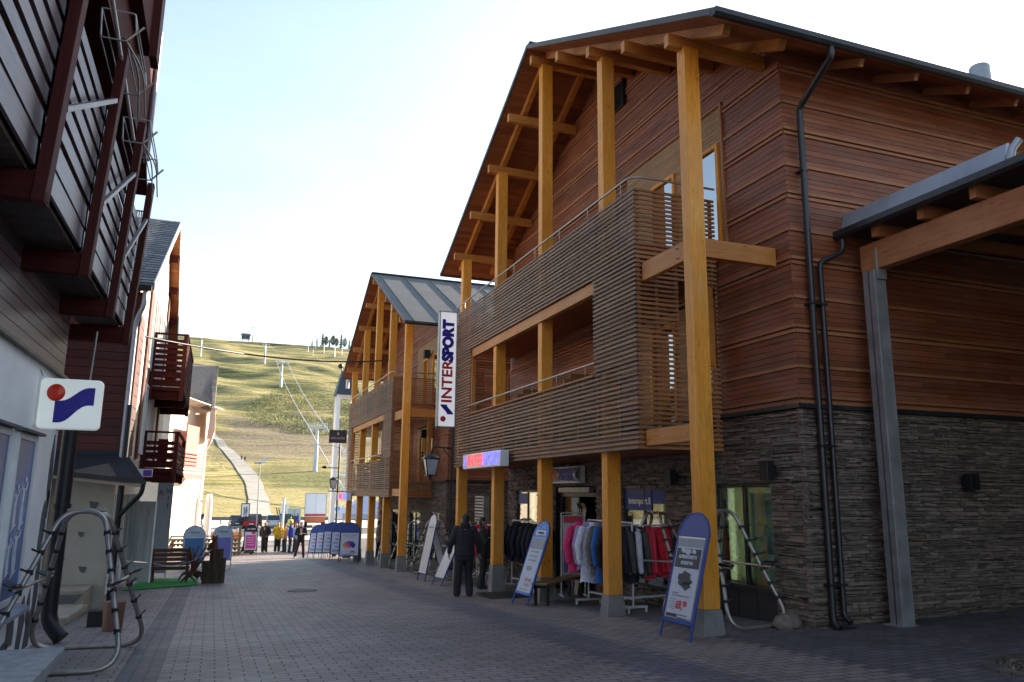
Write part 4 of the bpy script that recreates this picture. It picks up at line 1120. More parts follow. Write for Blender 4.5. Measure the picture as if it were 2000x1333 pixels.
# ------------------------------------------------------------------ clothes rails and garments
def garment(label, x, y, zr, yaw, col, L=.85, wd=.5, kind='jacket', sleeve=.62, group='garments on the outdoor rails', col2=None):
    """a jacket on its hanger: local x = shoulder width, hung below zr"""
    T = thing(kind, label, kind, (x, y, zr), yaw, group, local=True)
    m = MB(); n = 14; q = random.Random(sum(map(ord, label)))
    rows = [(-.06, .09, .05), (-.09, wd * .36, .07), (-.14, wd * .5, .085), (-.22, wd * .48, .1), (-.3, wd * .46, .09), (-.38, wd * .475, .104), (-.47 * L, wd * .46, .092), (-.55 * L, wd * .475, .105), (-.66 * L, wd * .47, .095), (-.8 * L, wd * .5, .112), (-.9 * L, wd * .5, .1), (-L, wd * .53, .12)]
    vs = []; fs = []
    for r, (z, a, b) in enumerate(rows):
        for k in range(n):
            t = 6.2832 * k / n; fold = 1 + (.2 * math.sin(k * 2.4 + r * .9 + len(label)) + q.uniform(-.12, .12) if r > 1 else 0)
            vs.append((a * math.cos(t) * (1 + q.uniform(-.02, .02)), b * math.sin(t) * fold, z + (.02 * math.sin(k * 1.7) if r == len(rows) - 1 else 0)))
    for r in range(len(rows) - 1):
        for k in range(n): fs.append((r * n + k, (r + 1) * n + k, (r + 1) * n + (k + 1) % n, r * n + (k + 1) % n))
    m.add(vs, fs, True)
    m.build('body', col, T)
    for sx in (-1, 1):
        m = MB(); p0 = Vector((sx * wd * .42, 0, -.13)); p1 = Vector((sx * (wd * .62), .02 * sx, -.13 - sleeve * .5)); p2 = Vector((sx * (wd * .58), -.05, -.13 - sleeve))
        m.caps([p0, p1, p2], [.075, .066, .05], 9); m.build('sleeve', col2 or col, T)
    m = MB(); m.tube([(-wd * .38, 0, -.1), (0, 0, -.045), (wd * .38, 0, -.1)], .008, 6); m.tube([(0, 0, -.045)] + arc((0.018, 0, .0), .018, math.pi, -.6, 6, (1, 0, 0), (0, 0, 1)), .004, 5); m.build('hanger', BLACKP, T)
    m = MB(); yz = -1 if True else 1
    for sy in (-1, 1): m.tube([(0, sy * .098, -.12), (0, sy * .112, -.5 * L), (0, sy * .128, -L + .02)], .006, 5)
    m.build('zip', ALUPALE if sum(map(ord, label)) % 3 else BLACKP, T)
    m = MB(); m.box(wd * .2, wd * .2 + .045, -.118, -.112, -.34, -.26) if sum(map(ord, label)) % 2 else m.box(-wd * .3, -wd * .3 + .09, -.116, -.112, -.3, -.28)
    m.build('chest_tag', PAPER, T)
    m = MB(); m.lathe([(.085, -.075), (.095, -.03), (.08, .01), (.07, .01)], (0, 0, 0), 10); m.build('collar', col2 or col, T)
    return T
def rail(label, p, q, z, group='clothes rails'):
    p = Vector((p[0], p[1], gz(*p))); q = Vector((q[0], q[1], gz(*q))); d = (q - p); d.z = 0; d.normalize(); s = Vector((-d.y, d.x, 0))
    T = thing('clothes_rail', label, 'clothes rail', ((p + q) / 2), 0, group)
    m = MB(); zt = z
    m.tube([(p.x, p.y, zt), (q.x, q.y, zt)], .016, 8); m.build('top_rail', ALUPALE, T)
    for e in (p, q): m = MB(); m.tube([(e.x, e.y, e.z + .12), (e.x, e.y, zt)], .018, 8); m.build('upright', ALUPALE, T)
    m = MB()
    for e in (p, q): m.beam(e + s * .28 + Vector((0, 0, .1)), e - s * .28 + Vector((0, 0, .1)), .04, .04); m.tube([e + s * .26 + Vector((0, 0, .1)), e + s * .26 + Vector((0, 0, .01))], .025, 8); m.tube([e - s * .26 + Vector((0, 0, .1)), e - s * .26 + Vector((0, 0, .01))], .025, 8)
    m.beam(p + Vector((0, 0, .24)), q + Vector((0, 0, .24)), .035, .035); m.build('base', ALUPALE, T)
    return T
def cloth(n, c): return plain(n, c, .85, var=.25, scale=14, bmp=.25)
PINK = cloth('pink_shell', (.62, .03, .13)); WHITEC = cloth('white_shell', (.6, .6, .7)); GREYC = cloth('grey_fleece', (.13, .115, .1)); BLUEC = cloth('blue_shell', (.02, .13, .42))
NAVYC = cloth('navy_shell', (.014, .016, .032)); BLACKC = cloth('black_shell', (.012, .012, .015)); REDC = cloth('red_shell', (.62, .025, .04)); CORAL = cloth('coral_shell', (.72, .055, .12)); CAMO = cloth('patterned_shell', (.07, .065, .06)); LILAC = cloth('lilac_shell', (.3, .24, .4))
rail('white clothes rail with pink white and blue coats between the first small posts', (7.12, 14.55), (7.12, 12.75), 1.17)
for i, (y, c, L, lb, kd) in enumerate(((14.42, PINK, .95, 'bright pink jacket hanging at the far end of the rail by the bench', 'jacket'), (14.25, LILAC, .9, 'pale lilac jacket squeezed between the pink and the white coat', 'jacket'),
        (14.1, WHITEC, 1.12, 'long white coat hanging in front of the pink jacket', 'coat'), (13.9, GREYC, .95, 'grey brown jacket hanging behind the white coat', 'jacket'), (13.72, BLUEC, 1.1, 'bright blue long coat half hidden by the second orange post', 'coat'), (13.5, NAVYC, .95, 'navy jacket at the near end of the rail behind the second orange post', 'jacket'))):
    garment(lb, 7.1 - (.08 if c is WHITEC else (.24, .14)[i] if i < 2 else 0), y, 1.13, R_(6 + 3 * math.sin(i * 2)), c, L, .6 if c is WHITEC else .5, kd)
rail('white clothes rail with dark and red jackets behind the 69,90 sign', (7.0, 12.95), (8.05, 12.9), 1.12)
for i, (x, c, L, lb, c2) in enumerate(((7.0, NAVYC, .85, 'navy jacket at the left end of the red jackets rail', None), (7.1, CAMO, .8, 'dark patterned jacket next to the left end of the red jackets rail', None), (7.2, NAVYC, .95, 'long navy jacket beside the white sleeved jacket', None), (7.32, BLACKC, .82, 'black jacket with white sleeves left of the red ones', WHITEC), (7.42, CAMO, .85, 'grey patterned jacket right of the white sleeved jacket', None),
        (7.53, REDC, .9, 'scarlet jacket hanging leftmost of the red ones', None), (7.63, CORAL, .85, 'coral pink jacket between two scarlet ones', None), (7.73, REDC, .82, 'scarlet jacket in the middle of the red ones', None), (7.83, CORAL, .86, 'coral pink jacket toward the sign side of the rail', None), (7.95, REDC, .88, 'scarlet jacket hanging at the right end, next to the leaning rack tube', None))):
    garment(lb, x, 12.93, 1.08, R_(68 + 9 * math.sin(i * 1.9)), c, L, .5, 'jacket', col2=c2)
rail('pale clothes rail with black jackets beyond the third orange post', (7.35, 19.5), (7.35, 17.35), 1.0)
for i, y in enumerate((19.3, 18.95, 18.6, 18.25, 17.9, 17.55)):
    garment(('black jacket hanging on the rail beyond the third post, %s' % ('at its far end', 'second from its far end', 'third from its far end', 'third from its near end', 'second from its near end', 'at its near end')[i]), 7.35, y, .95, R_(10 * math.sin(i * 2.3)), BLACKC if i % 2 else NAVYC, .95, .54)
rail('pale clothes rail with pink and red jackets behind the two men', (7.4, 22.6), (7.4, 20.8), .8)
for i, (y, c, lb) in enumerate(((22.4, REDC, 'red jacket on the far rail behind the man in the quilted jacket'), (22.0, PINK, 'pink jacket on the far rail behind the man in the quilted jacket'), (21.6, CORAL, 'coral jacket on the far rail between the two men'), (21.2, NAVYC, 'navy jacket on the far rail beside the man in profile'))):
    garment(lb, 7.35, y, .76, R_(8 * math.sin(i * 3)), c, .85, .5)
# bench
T = thing('bench', 'plain wooden bench with black legs beside the second orange post', 'bench', (6.9, 15.5, gz(6.9, 15.5)), math.atan2(1.48, 1.54), local=True)
m = MB(); m.box(-1.05, 1.05, -.17, -.005, .42, .46); m.box(-1.05, 1.05, .005, .17, .42, .46); m.build('seat', BENCHTOP, T, bevel=.006)
for sx in (-1, 1):
    m = MB()
    for sy in (-.13, .13): m.box(sx * .92 - .025, sx * .92 + .025, sy - .025, sy + .025, 0, .42)
    m.box(sx * .92 - .02, sx * .92 + .02, -.12, .12, .35, .4); m.build('leg', BLACKM, T)
# poster rack at the door
T = thing('poster_stand', 'wire stand carrying a white and red poster beside the shop door', 'poster stand', (7.6, 16.3, gz(7.6, 16.3)), R_(-12), local=True)
m = MB(); m.box(-.24, .24, -.01, .01, .45, 1.75); m.build('poster', PAPER, T)
m = MB(); m.box(-.22, .22, -.016, -.011, 1.58, 1.73); m.build('red_band', plain('poster_red_band', (.55, .06, .1)), T)
m = MB(); m.box(-.2, .05, -.016, -.011, .88, 1.02); m.build('red_band', plain('poster_red_band', (.55, .06, .1)), T)
m = MB()
for x in (-.05, .07): m.caps([(x, -.014, 1.28), (x, -.014, 1.12), (x - .02, -.014, .98)], [.03, .035, .02], 6)
m.build('skier_picture', plain('poster_navy', (.03, .05, .14)), T)
m = MB(); q = random.Random(2)
for k in range(16): m.box(-.22 + k * .028, -.205 + k * .028, -.016, -.011, .5, .8 + q.uniform(-.1, .2))
m.build('ski_picture', plain('poster_navy', (.03, .05, .14)), T)
m = MB()
for x in (-.27, .27): m.tube([(x, 0, 0), (x, 0, 1.8)], .015, 6); m.tube([(x, -.2, .02), (x, .2, .02)], .015, 6)
m.tube([(-.27, 0, 1.8), (.27, 0, 1.8)], .012, 6); m.build('wire_frame', ALUPALE, T)
# skis leaning by the door
for i, (y, c, lb) in enumerate(((16.75, (.03, .03, .04), 'black pair of skis leaning beside the shop door'), (16.5, (.25, .22, .15), 'olive pair of skis leaning by the shop door next to the black skis'))):
    T = thing('ski_pair', lb, 'skis', (7.95, y, gz(7.95, y)), 0, 'skis leaning by the door')
    for k in (-.05, .05):
        m = MB(); m.beam((7.75, y + k, gz(7.9, y)), (8.05, y + k + .12, 1.35), .07, .015, (1, 0, 0)); m.beam((8.05, y + k + .12, 1.35), (8.0, y + k + .13, 1.48), .06, .015, (1, 0, 0)); m.build('ski', plain('ski_top%d' % i, c, .3), T)
# door mat, drain, manhole
m = MB(); m.box(5.85, 6.75, 16.8, 17.9, gz(6.2, 17.3) - .02, gz(6.2, 17.3) + .035); o = m.build('door_mat', BLACKP, origin=(6.3, 17.35, gz(6.3, 17.35))); tag(o, 'black rubber mat on the paving in front of the third orange post', 'mat')
m = MB(); m.lathe([(.36, 0), (.36, .014), (.3, .018), (.0, .018)], (2.25, 20.9, gz(2.25, 20.9)), 24)
tag(m.build('drain_cover', plain('cast_iron', (.035, .035, .04), .6), origin=(2.25, 20.9, gz(2.25, 20.9))), 'dark round drain cover in the middle of the street', 'drain cover')
T = thing('planting_ring', 'round gravel bed edged with small setts at the lower right corner', 'planter', (8.35, 5.95, gz(8.35, 5.95)))
m = MB(); z = gz(8.35, 5.95)
for k in range(34):
    a = 6.283 * k / 34; p = Vector((8.35 + .72 * math.cos(a), 5.95 + .55 * math.sin(a), 0)); p2 = Vector((8.35 + .86 * math.cos(a), 5.95 + .66 * math.sin(a), 0)); m.tone = random.uniform(.7, 1.2)
    zz = gz(p.x, p.y) + .012; m.beam((p.x, p.y, zz), (p2.x, p2.y, gz(p2.x, p2.y) + .012), .105, .04)
m.build('sett_edge', plain('granite_sett', (.1, .085, .075), .8, var=.3), T)
m = MB(); q = random.Random(6)
for k in range(900):
    a = q.uniform(0, 6.283); r = q.random() ** .5
    x, y = 8.35 + .7 * r * math.cos(a), 5.95 + .53 * r * math.sin(a); s = q.uniform(.008, .022); m.tone = q.choice([.5, .8, 1, 1.3, 2.2]); m.ell((x, y, gz(x, y) + .012), (s, s * .8, s * .6), 5, 3)
g_ = m.build('gravel_fill', plain('brown_gravel', (.12, .09, .07), .9, var=.3), T); g_['kind'] = 'stuff'
# ------------------------------------------------------------------ left: the near dark red building above the white shop
T = thing('balcony_building', 'dark red timber building overhead at the upper left, balconies above the white shop', 'building', (-2.3, 8, 0))
XW = -2.13
m = MB(); m.box(-9, XW - .02, -4, 12.6, -1, 3.18); core = m.build('shop_wall', WHITEPL, T)
# painted stone shapes in the plaster
m = MB(); q = random.Random(15)
def shard(mb, y, z, ry, rz, c=XW - .02, d=.012, n=5):
    pts = []
    for i in range(n):
        t = 6.283 * i / n + q.uniform(-.3, .3); pts.append((c, y + ry * math.cos(t) * q.uniform(.7, 1.2), z + rz * math.sin(t) * q.uniform(.7, 1.2)))
    mb.prism(pts, (d, 0, 0))
for y, z, ry, rz in ((12.45, 2.75, .1, .3), (12.42, 1.9, .08, .35), (12.3, 1.15, .12, .25), (12.4, .35, .1, .4), (12.2, -.15, .12, .25), (11.7, -.05, .1, .28), (11.2, .05, .12, .3), (10.9, -.18, .16, .1), (12.05, .12, .07, .2), (12.48, 1.5, .05, .2), (10.5, .0, .1, .22), (12.0, 2.6, .05, .12)):
    shard(m, y - .05, z, ry * 1.7, rz * 1.25)
m.build('painted_stones', GREYPATCH, T)
# shop windows in the white wall
for (a, b) in ((10.2, 11.05), (8.2, 9.75)):
    m = MB(); t = .07
    z0, z1 = .36, 2.22
    m.box(XW - .04, XW + .03, a - t, a, z0, z1 + t); m.box(XW - .04, XW + .03, b, b + t, z0, z1 + t); m.box(XW - .04, XW + .03, a, b, z1, z1 + t); m.box(XW - .04, XW + .03, a, b, z0, z0 + t)
    f = m.build('shop_window', WHITEP, T)
    m = MB(); m.box(XW + .004, XW + .014, a, b, z0 + t, z1); m.build('window_print', plain('blue_ski_print', (.05, .13, .36), .35, var=.4, scale=1.6), f)
    m = MB()
    cx = (a + b) / 2
    for yy, zz, s in ((cx + .12, 1.5, .3), (cx + .05, .95, .3), (cx - .22, 1.45, .26), (cx - .25, .9, .22)):     # white skier silhouettes
        x = XW + .018
        def limb(pts, r0, r1):
            for (y1, z1_), (y2, z2_) in zip(pts, pts[1:]): m.beam((x, yy + y1 * s, zz + z1_ * s), (x, yy + y2 * s, zz + z2_ * s), .005, r0 * s, (0, 1, 0) if abs(z2_ - z1_) > abs(y2 - y1) else (0, 0, 1))
        limb([(0, 0), (.05, .35), (.1, .7)], .3, .3); limb([(0, 0), (-.1, -.4), (.05, -.85)], .16, .1); limb([(.05, 0), (.2, -.4), (.15, -.85)], .16, .1); limb([(.1, .65), (.4, .5), (.55, .8)], .1, .1); limb([(.1, .65), (-.25, .5)], .1, .1)
        m.prism([(x, yy + .14 * s + .13 * s * math.cos(k), zz + .88 * s + .13 * s * math.sin(k)) for k in [6.283 * i / 8 for i in range(8)]], (.004, 0, 0))
        m.beam((x, yy - .3 * s, zz - 1.0 * s), (x, yy + .5 * s, zz - .75 * s), .004, .05 * s, (0, 0, 1)); m.beam((x, yy - .45 * s, zz + .8 * s), (x, yy - .15 * s, zz - 1.0 * s), .004, .04 * s, (0, 1, 0))
    m.build('skier_silhouettes', plain('pale_skier_print', (.72, .76, .8)), f)
    m = MB(); m.prism([(XW - .03, a - .1, z0 - .02), (XW + .16, a - .1, z0 - .08), (XW + .16, a - .1, z0 - .12), (XW - .03, a - .1, z0 - .12)], (0, b - a + .2, 0)); m.build('sill', plain('blue_grey_sill', (.3, .34, .42), .4, .4), f)
    m = MB(); m.prism([(XW - .03, a - .12, z1 + .14), (XW + .1, a - .12, z1 + .11), (XW + .1, a - .12, z1 + .08), (XW - .03, a - .12, z1 + .08)], (0, b - a + .24, 0)); m.build('drip_board', GREYPATCH, f)
# upper wall boards, flashing at the junction
m = MB(); q = random.Random(2); z = 3.26
while z < 8.2:
    m.tone = q.uniform(.8, 1.15); m.box(XW - .2, XW - .03, -4, 12.55, z, z + .135); z += .145
m.build('upper_wall', GREYBOARD, T)
m = MB(); m.box(XW - .03, XW + .05, -4, 12.6, 3.18, 3.22); m.build('drip_flashing', STEELDARK, T)
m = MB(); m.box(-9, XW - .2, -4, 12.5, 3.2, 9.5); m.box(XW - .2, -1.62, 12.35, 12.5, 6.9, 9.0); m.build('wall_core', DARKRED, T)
m = MB(); m.tube(rounded([(-2.02, 12.76, 3.1), (-2.02, 12.76, -.12), (-1.82, 12.66, -.34)], .22, 5), .105, 14); m.lathe([(.125, 0), (.125, .06)], (-2.02, 12.76, 1.4), 14); m.build('downpipe', BLACKM, T)
# balcony: floor, cantilever beams, posts leaning out, slatted front
PX = -1.55
lean = lambda z: PX + .05 * (z - 4.1)
BYS = [4.9, 7.1, 9.5, 11.75, 13.78]
m = MB(); q = random.Random(5); y = 2.5
while y < 13.8: m.tone = q.uniform(.7, 1.2); m.box(XW - .1, PX - .12, y, y + .115, 4.25, 4.29); y += .122
m.build('balcony_floor', BROWNSOF, T)
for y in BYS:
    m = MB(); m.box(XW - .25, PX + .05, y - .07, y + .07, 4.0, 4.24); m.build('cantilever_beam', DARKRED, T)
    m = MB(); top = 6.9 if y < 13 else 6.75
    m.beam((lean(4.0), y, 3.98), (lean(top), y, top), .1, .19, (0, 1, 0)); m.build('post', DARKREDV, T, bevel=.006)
for (ya, yb) in zip(BYS, BYS[1:]):
    m = MB(); z = 4.3; q = random.Random(int(ya * 10)); k = 0
    while z < 5.95:
        h = .235 if k < 2 else .15; m.tone = q.uniform(.8, 1.2)
        x = lean(z) - .09
        m.beam((x, ya - .05, z + h / 2), (x, yb + .05, z + h / 2), .03, h); z += h + (.012 if k < 1 else .06); k += 1
    m.build('slat_front', GREYBOARD, T)
    m = MB(); yc = (ya + yb) / 2
    m.beam((lean(4.3) - .13, yc, 4.3), (lean(6.0) - .13, yc, 6.0), .05, .09, (0, 1, 0)); m.build('batten', DARKREDV, T)
    m = MB(); m.beam((lean(4.9) + .03, ya + .1, 4.9), (lean(6.05) + .03, yb - .2, 6.05), .05, .045, (1, 0, 0)); m.build('diagonal_bar', plain('pale_red_bar', (.2, .17, .17), .4, .3), T)
m = MB(); m.box(XW - .1, PX - .08, 13.7, 13.76, 4.28, 6.0); m.build('end_boards', DARKRED, T)
m = MB(); m.box(PX - .24, PX - .16, 3, 13.7, 4.3, 5.95); m.build('inner_lining', plain('red_lining', (.1, .03, .02), .7), T)
# lean-to roof over the last bay, upper overhang
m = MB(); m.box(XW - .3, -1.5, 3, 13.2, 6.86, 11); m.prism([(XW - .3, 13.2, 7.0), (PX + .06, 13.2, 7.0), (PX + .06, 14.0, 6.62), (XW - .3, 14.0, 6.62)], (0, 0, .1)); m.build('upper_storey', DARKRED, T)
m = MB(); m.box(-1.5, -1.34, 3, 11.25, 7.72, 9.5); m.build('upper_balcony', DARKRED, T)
m = MB(); m.box(-1.34, -1.24, 11.0, 11.35, 7.6, 9.5); m.build('hanging_fascia', DARKREDV, T)
m = MB(); m.tube([(-1.46, 13.1, 9.2), (-1.46, 13.1, 6.9)], .045, 8); m.build('downpipe', plain('pink_grey_pipe', (.3, .25, .27), .4, .3), T)
m = MB(); m.tube([(-1.4, 7.6, 6.75), (-1.46, 11.4, 6.5)], .022, 8); m.build('rail_pipe', ALUPALE, T)
# wire baskets clipped outside the balcony
def basket(label, y0, z, L=1.25):
    T = thing('wire_basket', label, 'basket', (-1.5, y0, z), 0, 'wire baskets on the balcony front')
    m = MB(); x0, x1 = -1.55, -1.22
    for y in (y0, y0 + L):
        m.tube(rounded([(x0, y, z + .34), (x1, y, z + .34), (x1 + .03, y, z + .12), (x1 - .06, y, z), (x0 + .02, y, z), (x0, y, z + .34)], .03, 3), .011, 6)
    for x, zz in ((x0, z + .34), (x1, z + .34), (x1 + .03, z + .12), (x1 - .06, z), (x0 + .02, z)): m.tube([(x, y0, zz), (x, y0 + L, zz)], .008, 6)
    m.build('wire_cage', GALV, T)
    m = MB()
    for s in (0, .05):
        m.tube(rounded([(x1 - .06, y0, z), (x1 + .02 + s, y0 + L * .45, z - .02), (x1 - .02 + s * 1.5, y0 + L, z - .3 + s)], .3, 6), .01, 6)
    m.tube([(x1 - .06, y0, z), (x1 + .1, y0, z + .2)], .014, 6); m.tube([(x1 - .06, y0 + L, z), (x1 + .1, y0 + L, z + .2)], .014, 6); m.build('bent_rod', ALU, T)
basket('wire basket on the dark red balcony front, nearer to the top edge', 8.6, 6.42)
basket('wire basket on the dark red balcony front, at its far end', 10.9, 6.25, 1.35)
# square blade sign with the ball and ribbon
T = thing('blade_sign', 'white square sign with a red ball and blue ribbon on the white shop wall', 'sign', (-1.75, 10.75, 2.5))
M = frame((-1.66, 11.05, 2.83), (1, 0, 0), (0, 0, 1))
def rrect(w, h, r): 
    out = []
    for cx, cy, a in ((w - r, h - r, 0), (-w + r, h - r, 90), (-w + r, -h + r, 180), (w - r, -h + r, 270)):
        for i in range(5): t = R_(a + 22.5 * i); out.append((cx + r * math.cos(t), cy + r * math.sin(t)))
    return out
SGX, SGY, SGZ = -1.775, 11.0, 2.7
m = MB(); m.prism([(SGX + u, SGY - .07, SGZ + v) for u, v in rrect(.345, .312, .055)], (0, .14, 0)); m.build('sign_box', emit('added_glow_white_sign', (.9, 1, .95), .07, (.82, .84, .82), .3), T, bevel=.018)  # slight emission added so the white box looks brighter
m = MB(); m.ell((SGX - .165, SGY - .075, SGZ + .135), (.102, .03, .108), 20, 10); m.build('ball_mark', plain('bright_ball_red', (.72, .035, .01), .2), T)
m = MB(); top, bot = [], []
for i in range(17):
    t = i / 16; a_ = min(1, max(0, (t - .08) / .84)); e = a_ ** 3 * (a_ * (6 * a_ - 15) + 10); u = -.165 + .43 * t
    top.append((u, .035 + .175 * e)); bot.append((u, -.235 + .225 * e))
m.prism([(SGX + u, SGY - .074, SGZ + v) for u, v in top + bot[::-1]], (0, -.006, 0)); m.build('ribbon_mark', plain('ribbon_blue', (.02, .012, .3), .25), T)
m = MB(); m.box(XW - .02, SGX - .3, SGY - .04, SGY + .04, SGZ - .28, SGZ + .34); m.build('bracket', WHITEP, T)
m = MB(); m.tube([(SGX + .18, SGY, SGZ + .26), (SGX + .2, SGY, SGZ + .95)], .012, 6); m.tube([(SGX - .3, SGY, SGZ + .26), (SGX - .42, SGY, SGZ + .5)], .008, 6); m.build('hanger_rod', GALV, T)
# stone bench corner at the bottom left
T = thing('stone_bench', 'pale worn stone bench top cut off at the lower left corner', 'bench', (-1.9, 9.2, gz(-1.9, 9)))
m = MB(); m.box(-2.4, -1.3, 7.6, 9.35, gz(0, 8.5) + .18, gz(0, 8.5) + .3); m.build('bench_top', plain('worn_pale_stone', (.3, .31, .31), .8, var=.3, scale=7, bmp=.5), T, bevel=.015)
m = MB(); m.box(-2.2, -1.5, 7.7, 9.2, gz(0, 8.5) - .1, gz(0, 8.5) + .175); m.build('support', CONC, T)

# ------------------------------------------------------------------ left: second building with the cream gable and two balconies
T = thing('gabled_house', 'dark red house with cream lit gable, grey roof and two slatted balconies on the left', 'building', (-1.9, 18, -.7))
m = MB(); GX = -1.85
RYB, RZB, E0, E1 = 24.0, 9.5, (17.75, 6.0), (29.4, 5.4)
zrb = lambda y: RZB + (E0[1] - RZB) * (RYB - y) / (RYB - E0[0]) if y < RYB else RZB + (E1[1] - RZB) * (y - RYB) / (E1[0] - RYB)
m.prism([(GX, 18.1, 2.4), (GX, 29, 2.4), (GX, 29, zrb(29) - .2), (GX, RYB, RZB - .2), (GX, 18.1, zrb(18.1) - .15)], (-7, 0, 0)); m.build('upper_walls', CREAM, T)
m = MB(); q = random.Random(2); z = 2.42
while z < 6.0: m.tone = q.uniform(.8, 1.15); m.box(-8, -1.95, 18.0, 18.09, z, z + .165); z += .175
m.build('end_boards', REDWALL, T)
m = MB()
for k in range(12): m.tone = q.uniform(.85, 1.1); z = 2.42 + k * .26; m.box(GX - .02, GX + .02, 18.3, 19.6, z, z + .24)
m.build('front_boards', REDWALL, T)
m = MB(); m.box(-1.96, -1.78, 17.98, 18.26, 2.2, 5.85); m.build('corner_post', REDWALL, T)
m = MB(); m.box(GX - .02, GX + .05, 20.3, 20.75, 2.4, 7.2); m.build('red_strip', REDWALL, T)
m = MB(); m.box(GX - .02, GX + .05, 26.0, 26.4, 2.4, 7.9); m.build('red_strip', REDWALL, T)
m = MB(); m.box(-8, -2.45, 18.2, 29, -1.6, 2.4); m.box(-2.45, GX, 18.2, 29, 2.15, 2.4); m.build('ground_floor', CREAMW, T)
m = MB(); XV = -1.58
for (y0, y1) in ((RYB, E0[0]), (RYB, E1[0])):
    m.prism([(XV, y0, zrb(y0)), (XV, y1, zrb(y1)), (XV, y1, zrb(y1) - .1), (XV, y0, zrb(y0) - .1)], (-6.6, 0, 0))
roof = m.build('roof', plain('dark_shingle', (.17, .17, .17), .85, var=.35, scale=14, bmp=.6), T)
m = MB(); q = random.Random(7); y = E0[0]
while y < RYB - .1:
    y2 = min(y + .2, RYB); x = XV
    while x > -8:
        m.tone = q.uniform(.7, 1.2); x2 = max(-8.1, x - q.uniform(.25, .4)); m.prism([(x, y, zrb(y) + .02), (x2 + .01, y, zrb(y) + .02), (x2 + .01, y2, zrb(y2) + .004), (x, y2, zrb(y2) + .004)], (0, 0, .006)); x = x2
    y = y2
m.build('shingles', plain('dark_shingle', (.17, .17, .17)), roof)
m = MB()
for (y0, y1) in ((RYB, E0[0]), (RYB, E1[0])): m.beam((XV + .015, y0, zrb(y0) - .05), (XV + .015, y1, zrb(y1) - .05), .03, .17)
m.build('barge_board', plain('pale_barge', (.55, .5, .47), .5), roof)
m = MB(); y = RYB; q = random.Random(3)
while y < 29.2: m.tone = q.uniform(.8, 1.1); m.prism([(XV - .02, y, zrb(y) - .105), (XV - .02, y + .12, zrb(y + .12) - .105), (XV - .02, y + .12, zrb(y + .12) - .13), (XV - .02, y, zrb(y) - .13)], (-.28, 0, 0)); y += .128
m.build('soffit_boards', SOFFIT, roof)
for y in (24.9, 25.9, 26.9, 27.9):
    m = MB(); m.box(XV - .3, XV - .01, y - .06, y + .06, zrb(y) - .33, zrb(y) - .14); m.build('purlin', DARKRED, roof)
m = MB(); m.box(XV - 6.5, XV - .02, 17.6, 17.74, 5.82, 5.93); m.build('gutter', BLACKM, roof)
m = MB(); 
for k in range(12): m.box(-2.6 - k * .06, -2.58 - k * .06, 23.9, 24.1, 9.5, 9.68)
m.box(-3.3, -2.5, 23.95, 24.0, 9.66, 9.69); m.build('ridge_rail', BLACKM, roof)
m = MB(); m.tube(rounded([(-1.72, 17.72, 5.82), (-1.72, 17.72, 5.5), (-1.86, 17.9, 5.2), (-1.86, 17.9, 2.0)], .12, 4), .05, 8); m.build('downpipe', plain('grey_white_pipe', (.45, .45, .48), .4), T)
m = MB(); m.tube([(-1.8, 17.88, 3.4), (-1.8, 17.88, -.75)], .06, 10); m.build('lower_downpipe', BLACKM, T)
def lwin(y0, y1, z0, z1, par):
    m = MB(); t = .07
    m.box(GX, GX + .05, y0, y0 + t, z0, z1); m.box(GX, GX + .05, y1 - t, y1, z0, z1); m.box(GX, GX + .05, y0 + t, y1 - t, z1 - t, z1); m.box(GX, GX + .05, y0 + t, y1 - t, z0, z0 + t); m.box(GX, GX + .045, (y0 + y1) / 2 - .03, (y0 + y1) / 2 + .03, z0 + t, z1 - t)
    f = m.build('window', WHITEP, par); m = MB(); m.box(GX + .012, GX + .02, y0 + t, y1 - t, z0 + t, z1 - t); m.build('pane', MIRROR, f)
lwin(21.1, 22.0, 4.7, 6.6, T); lwin(22.6, 23.6, 4.7, 6.6, T); lwin(24.4, 25.6, 4.6, 6.7, T); lwin(21.3, 22.6, 2.55, 4.3, T); lwin(23.2, 24.6, 2.5, 4.35, T)
def lbalc(zf, zt):
    # parts of one balcony: floor, front boards, end boards, posts, rail
    y0, y1, x1 = 22.0, 26.6, -.98
    m = MB(); m.box(GX, x1, y0, y1, zf, zf + .1)
    for y in (y0 + .15, (y0 + y1) / 2, y1 - .15): m.box(GX, x1 - .04, y - .07, y + .07, zf - .22, zf - .003)
    m.build('balcony_floor', DARKRED, T)
    m = MB(); k = 0; z = zf + .12; q = random.Random(9)
    while z < zt - .22:
        h = .1 if k > 1 else .17
        m.tone = q.uniform(.8, 1.15)
        m.box(GX + .05, x1 - .06, y0 + .0, y0 + .03, z, z + h); m.box(x1 - .035, x1 - .005, y0, y1, z, z + h); z += h + .045; k += 1
    m.box(GX + .05, x1, y0 - .02, y0 + .04, zt - .05, zt); m.box(x1 - .05, x1 + .01, y0 + .04, y1, zt - .05, zt)
    m.box(GX + .38, GX + .62, y0 + .031, y0 + .05, zf + .12, zt - .2)
    m.build('balcony_boards', DARKRED, T)
    for x, y in ((x1 - .06, y0 - .03), (x1 - .06, y1 - .05), (GX + .06, y0 - .02)):
        m = MB(); m.box(x - .05, x + .05, y - .02, y + .09, zf - .25, zt); m.build('balcony_post', DARKREDV, T)
lbalc(4.22, 5.75); lbalc(2.12, 3.17)
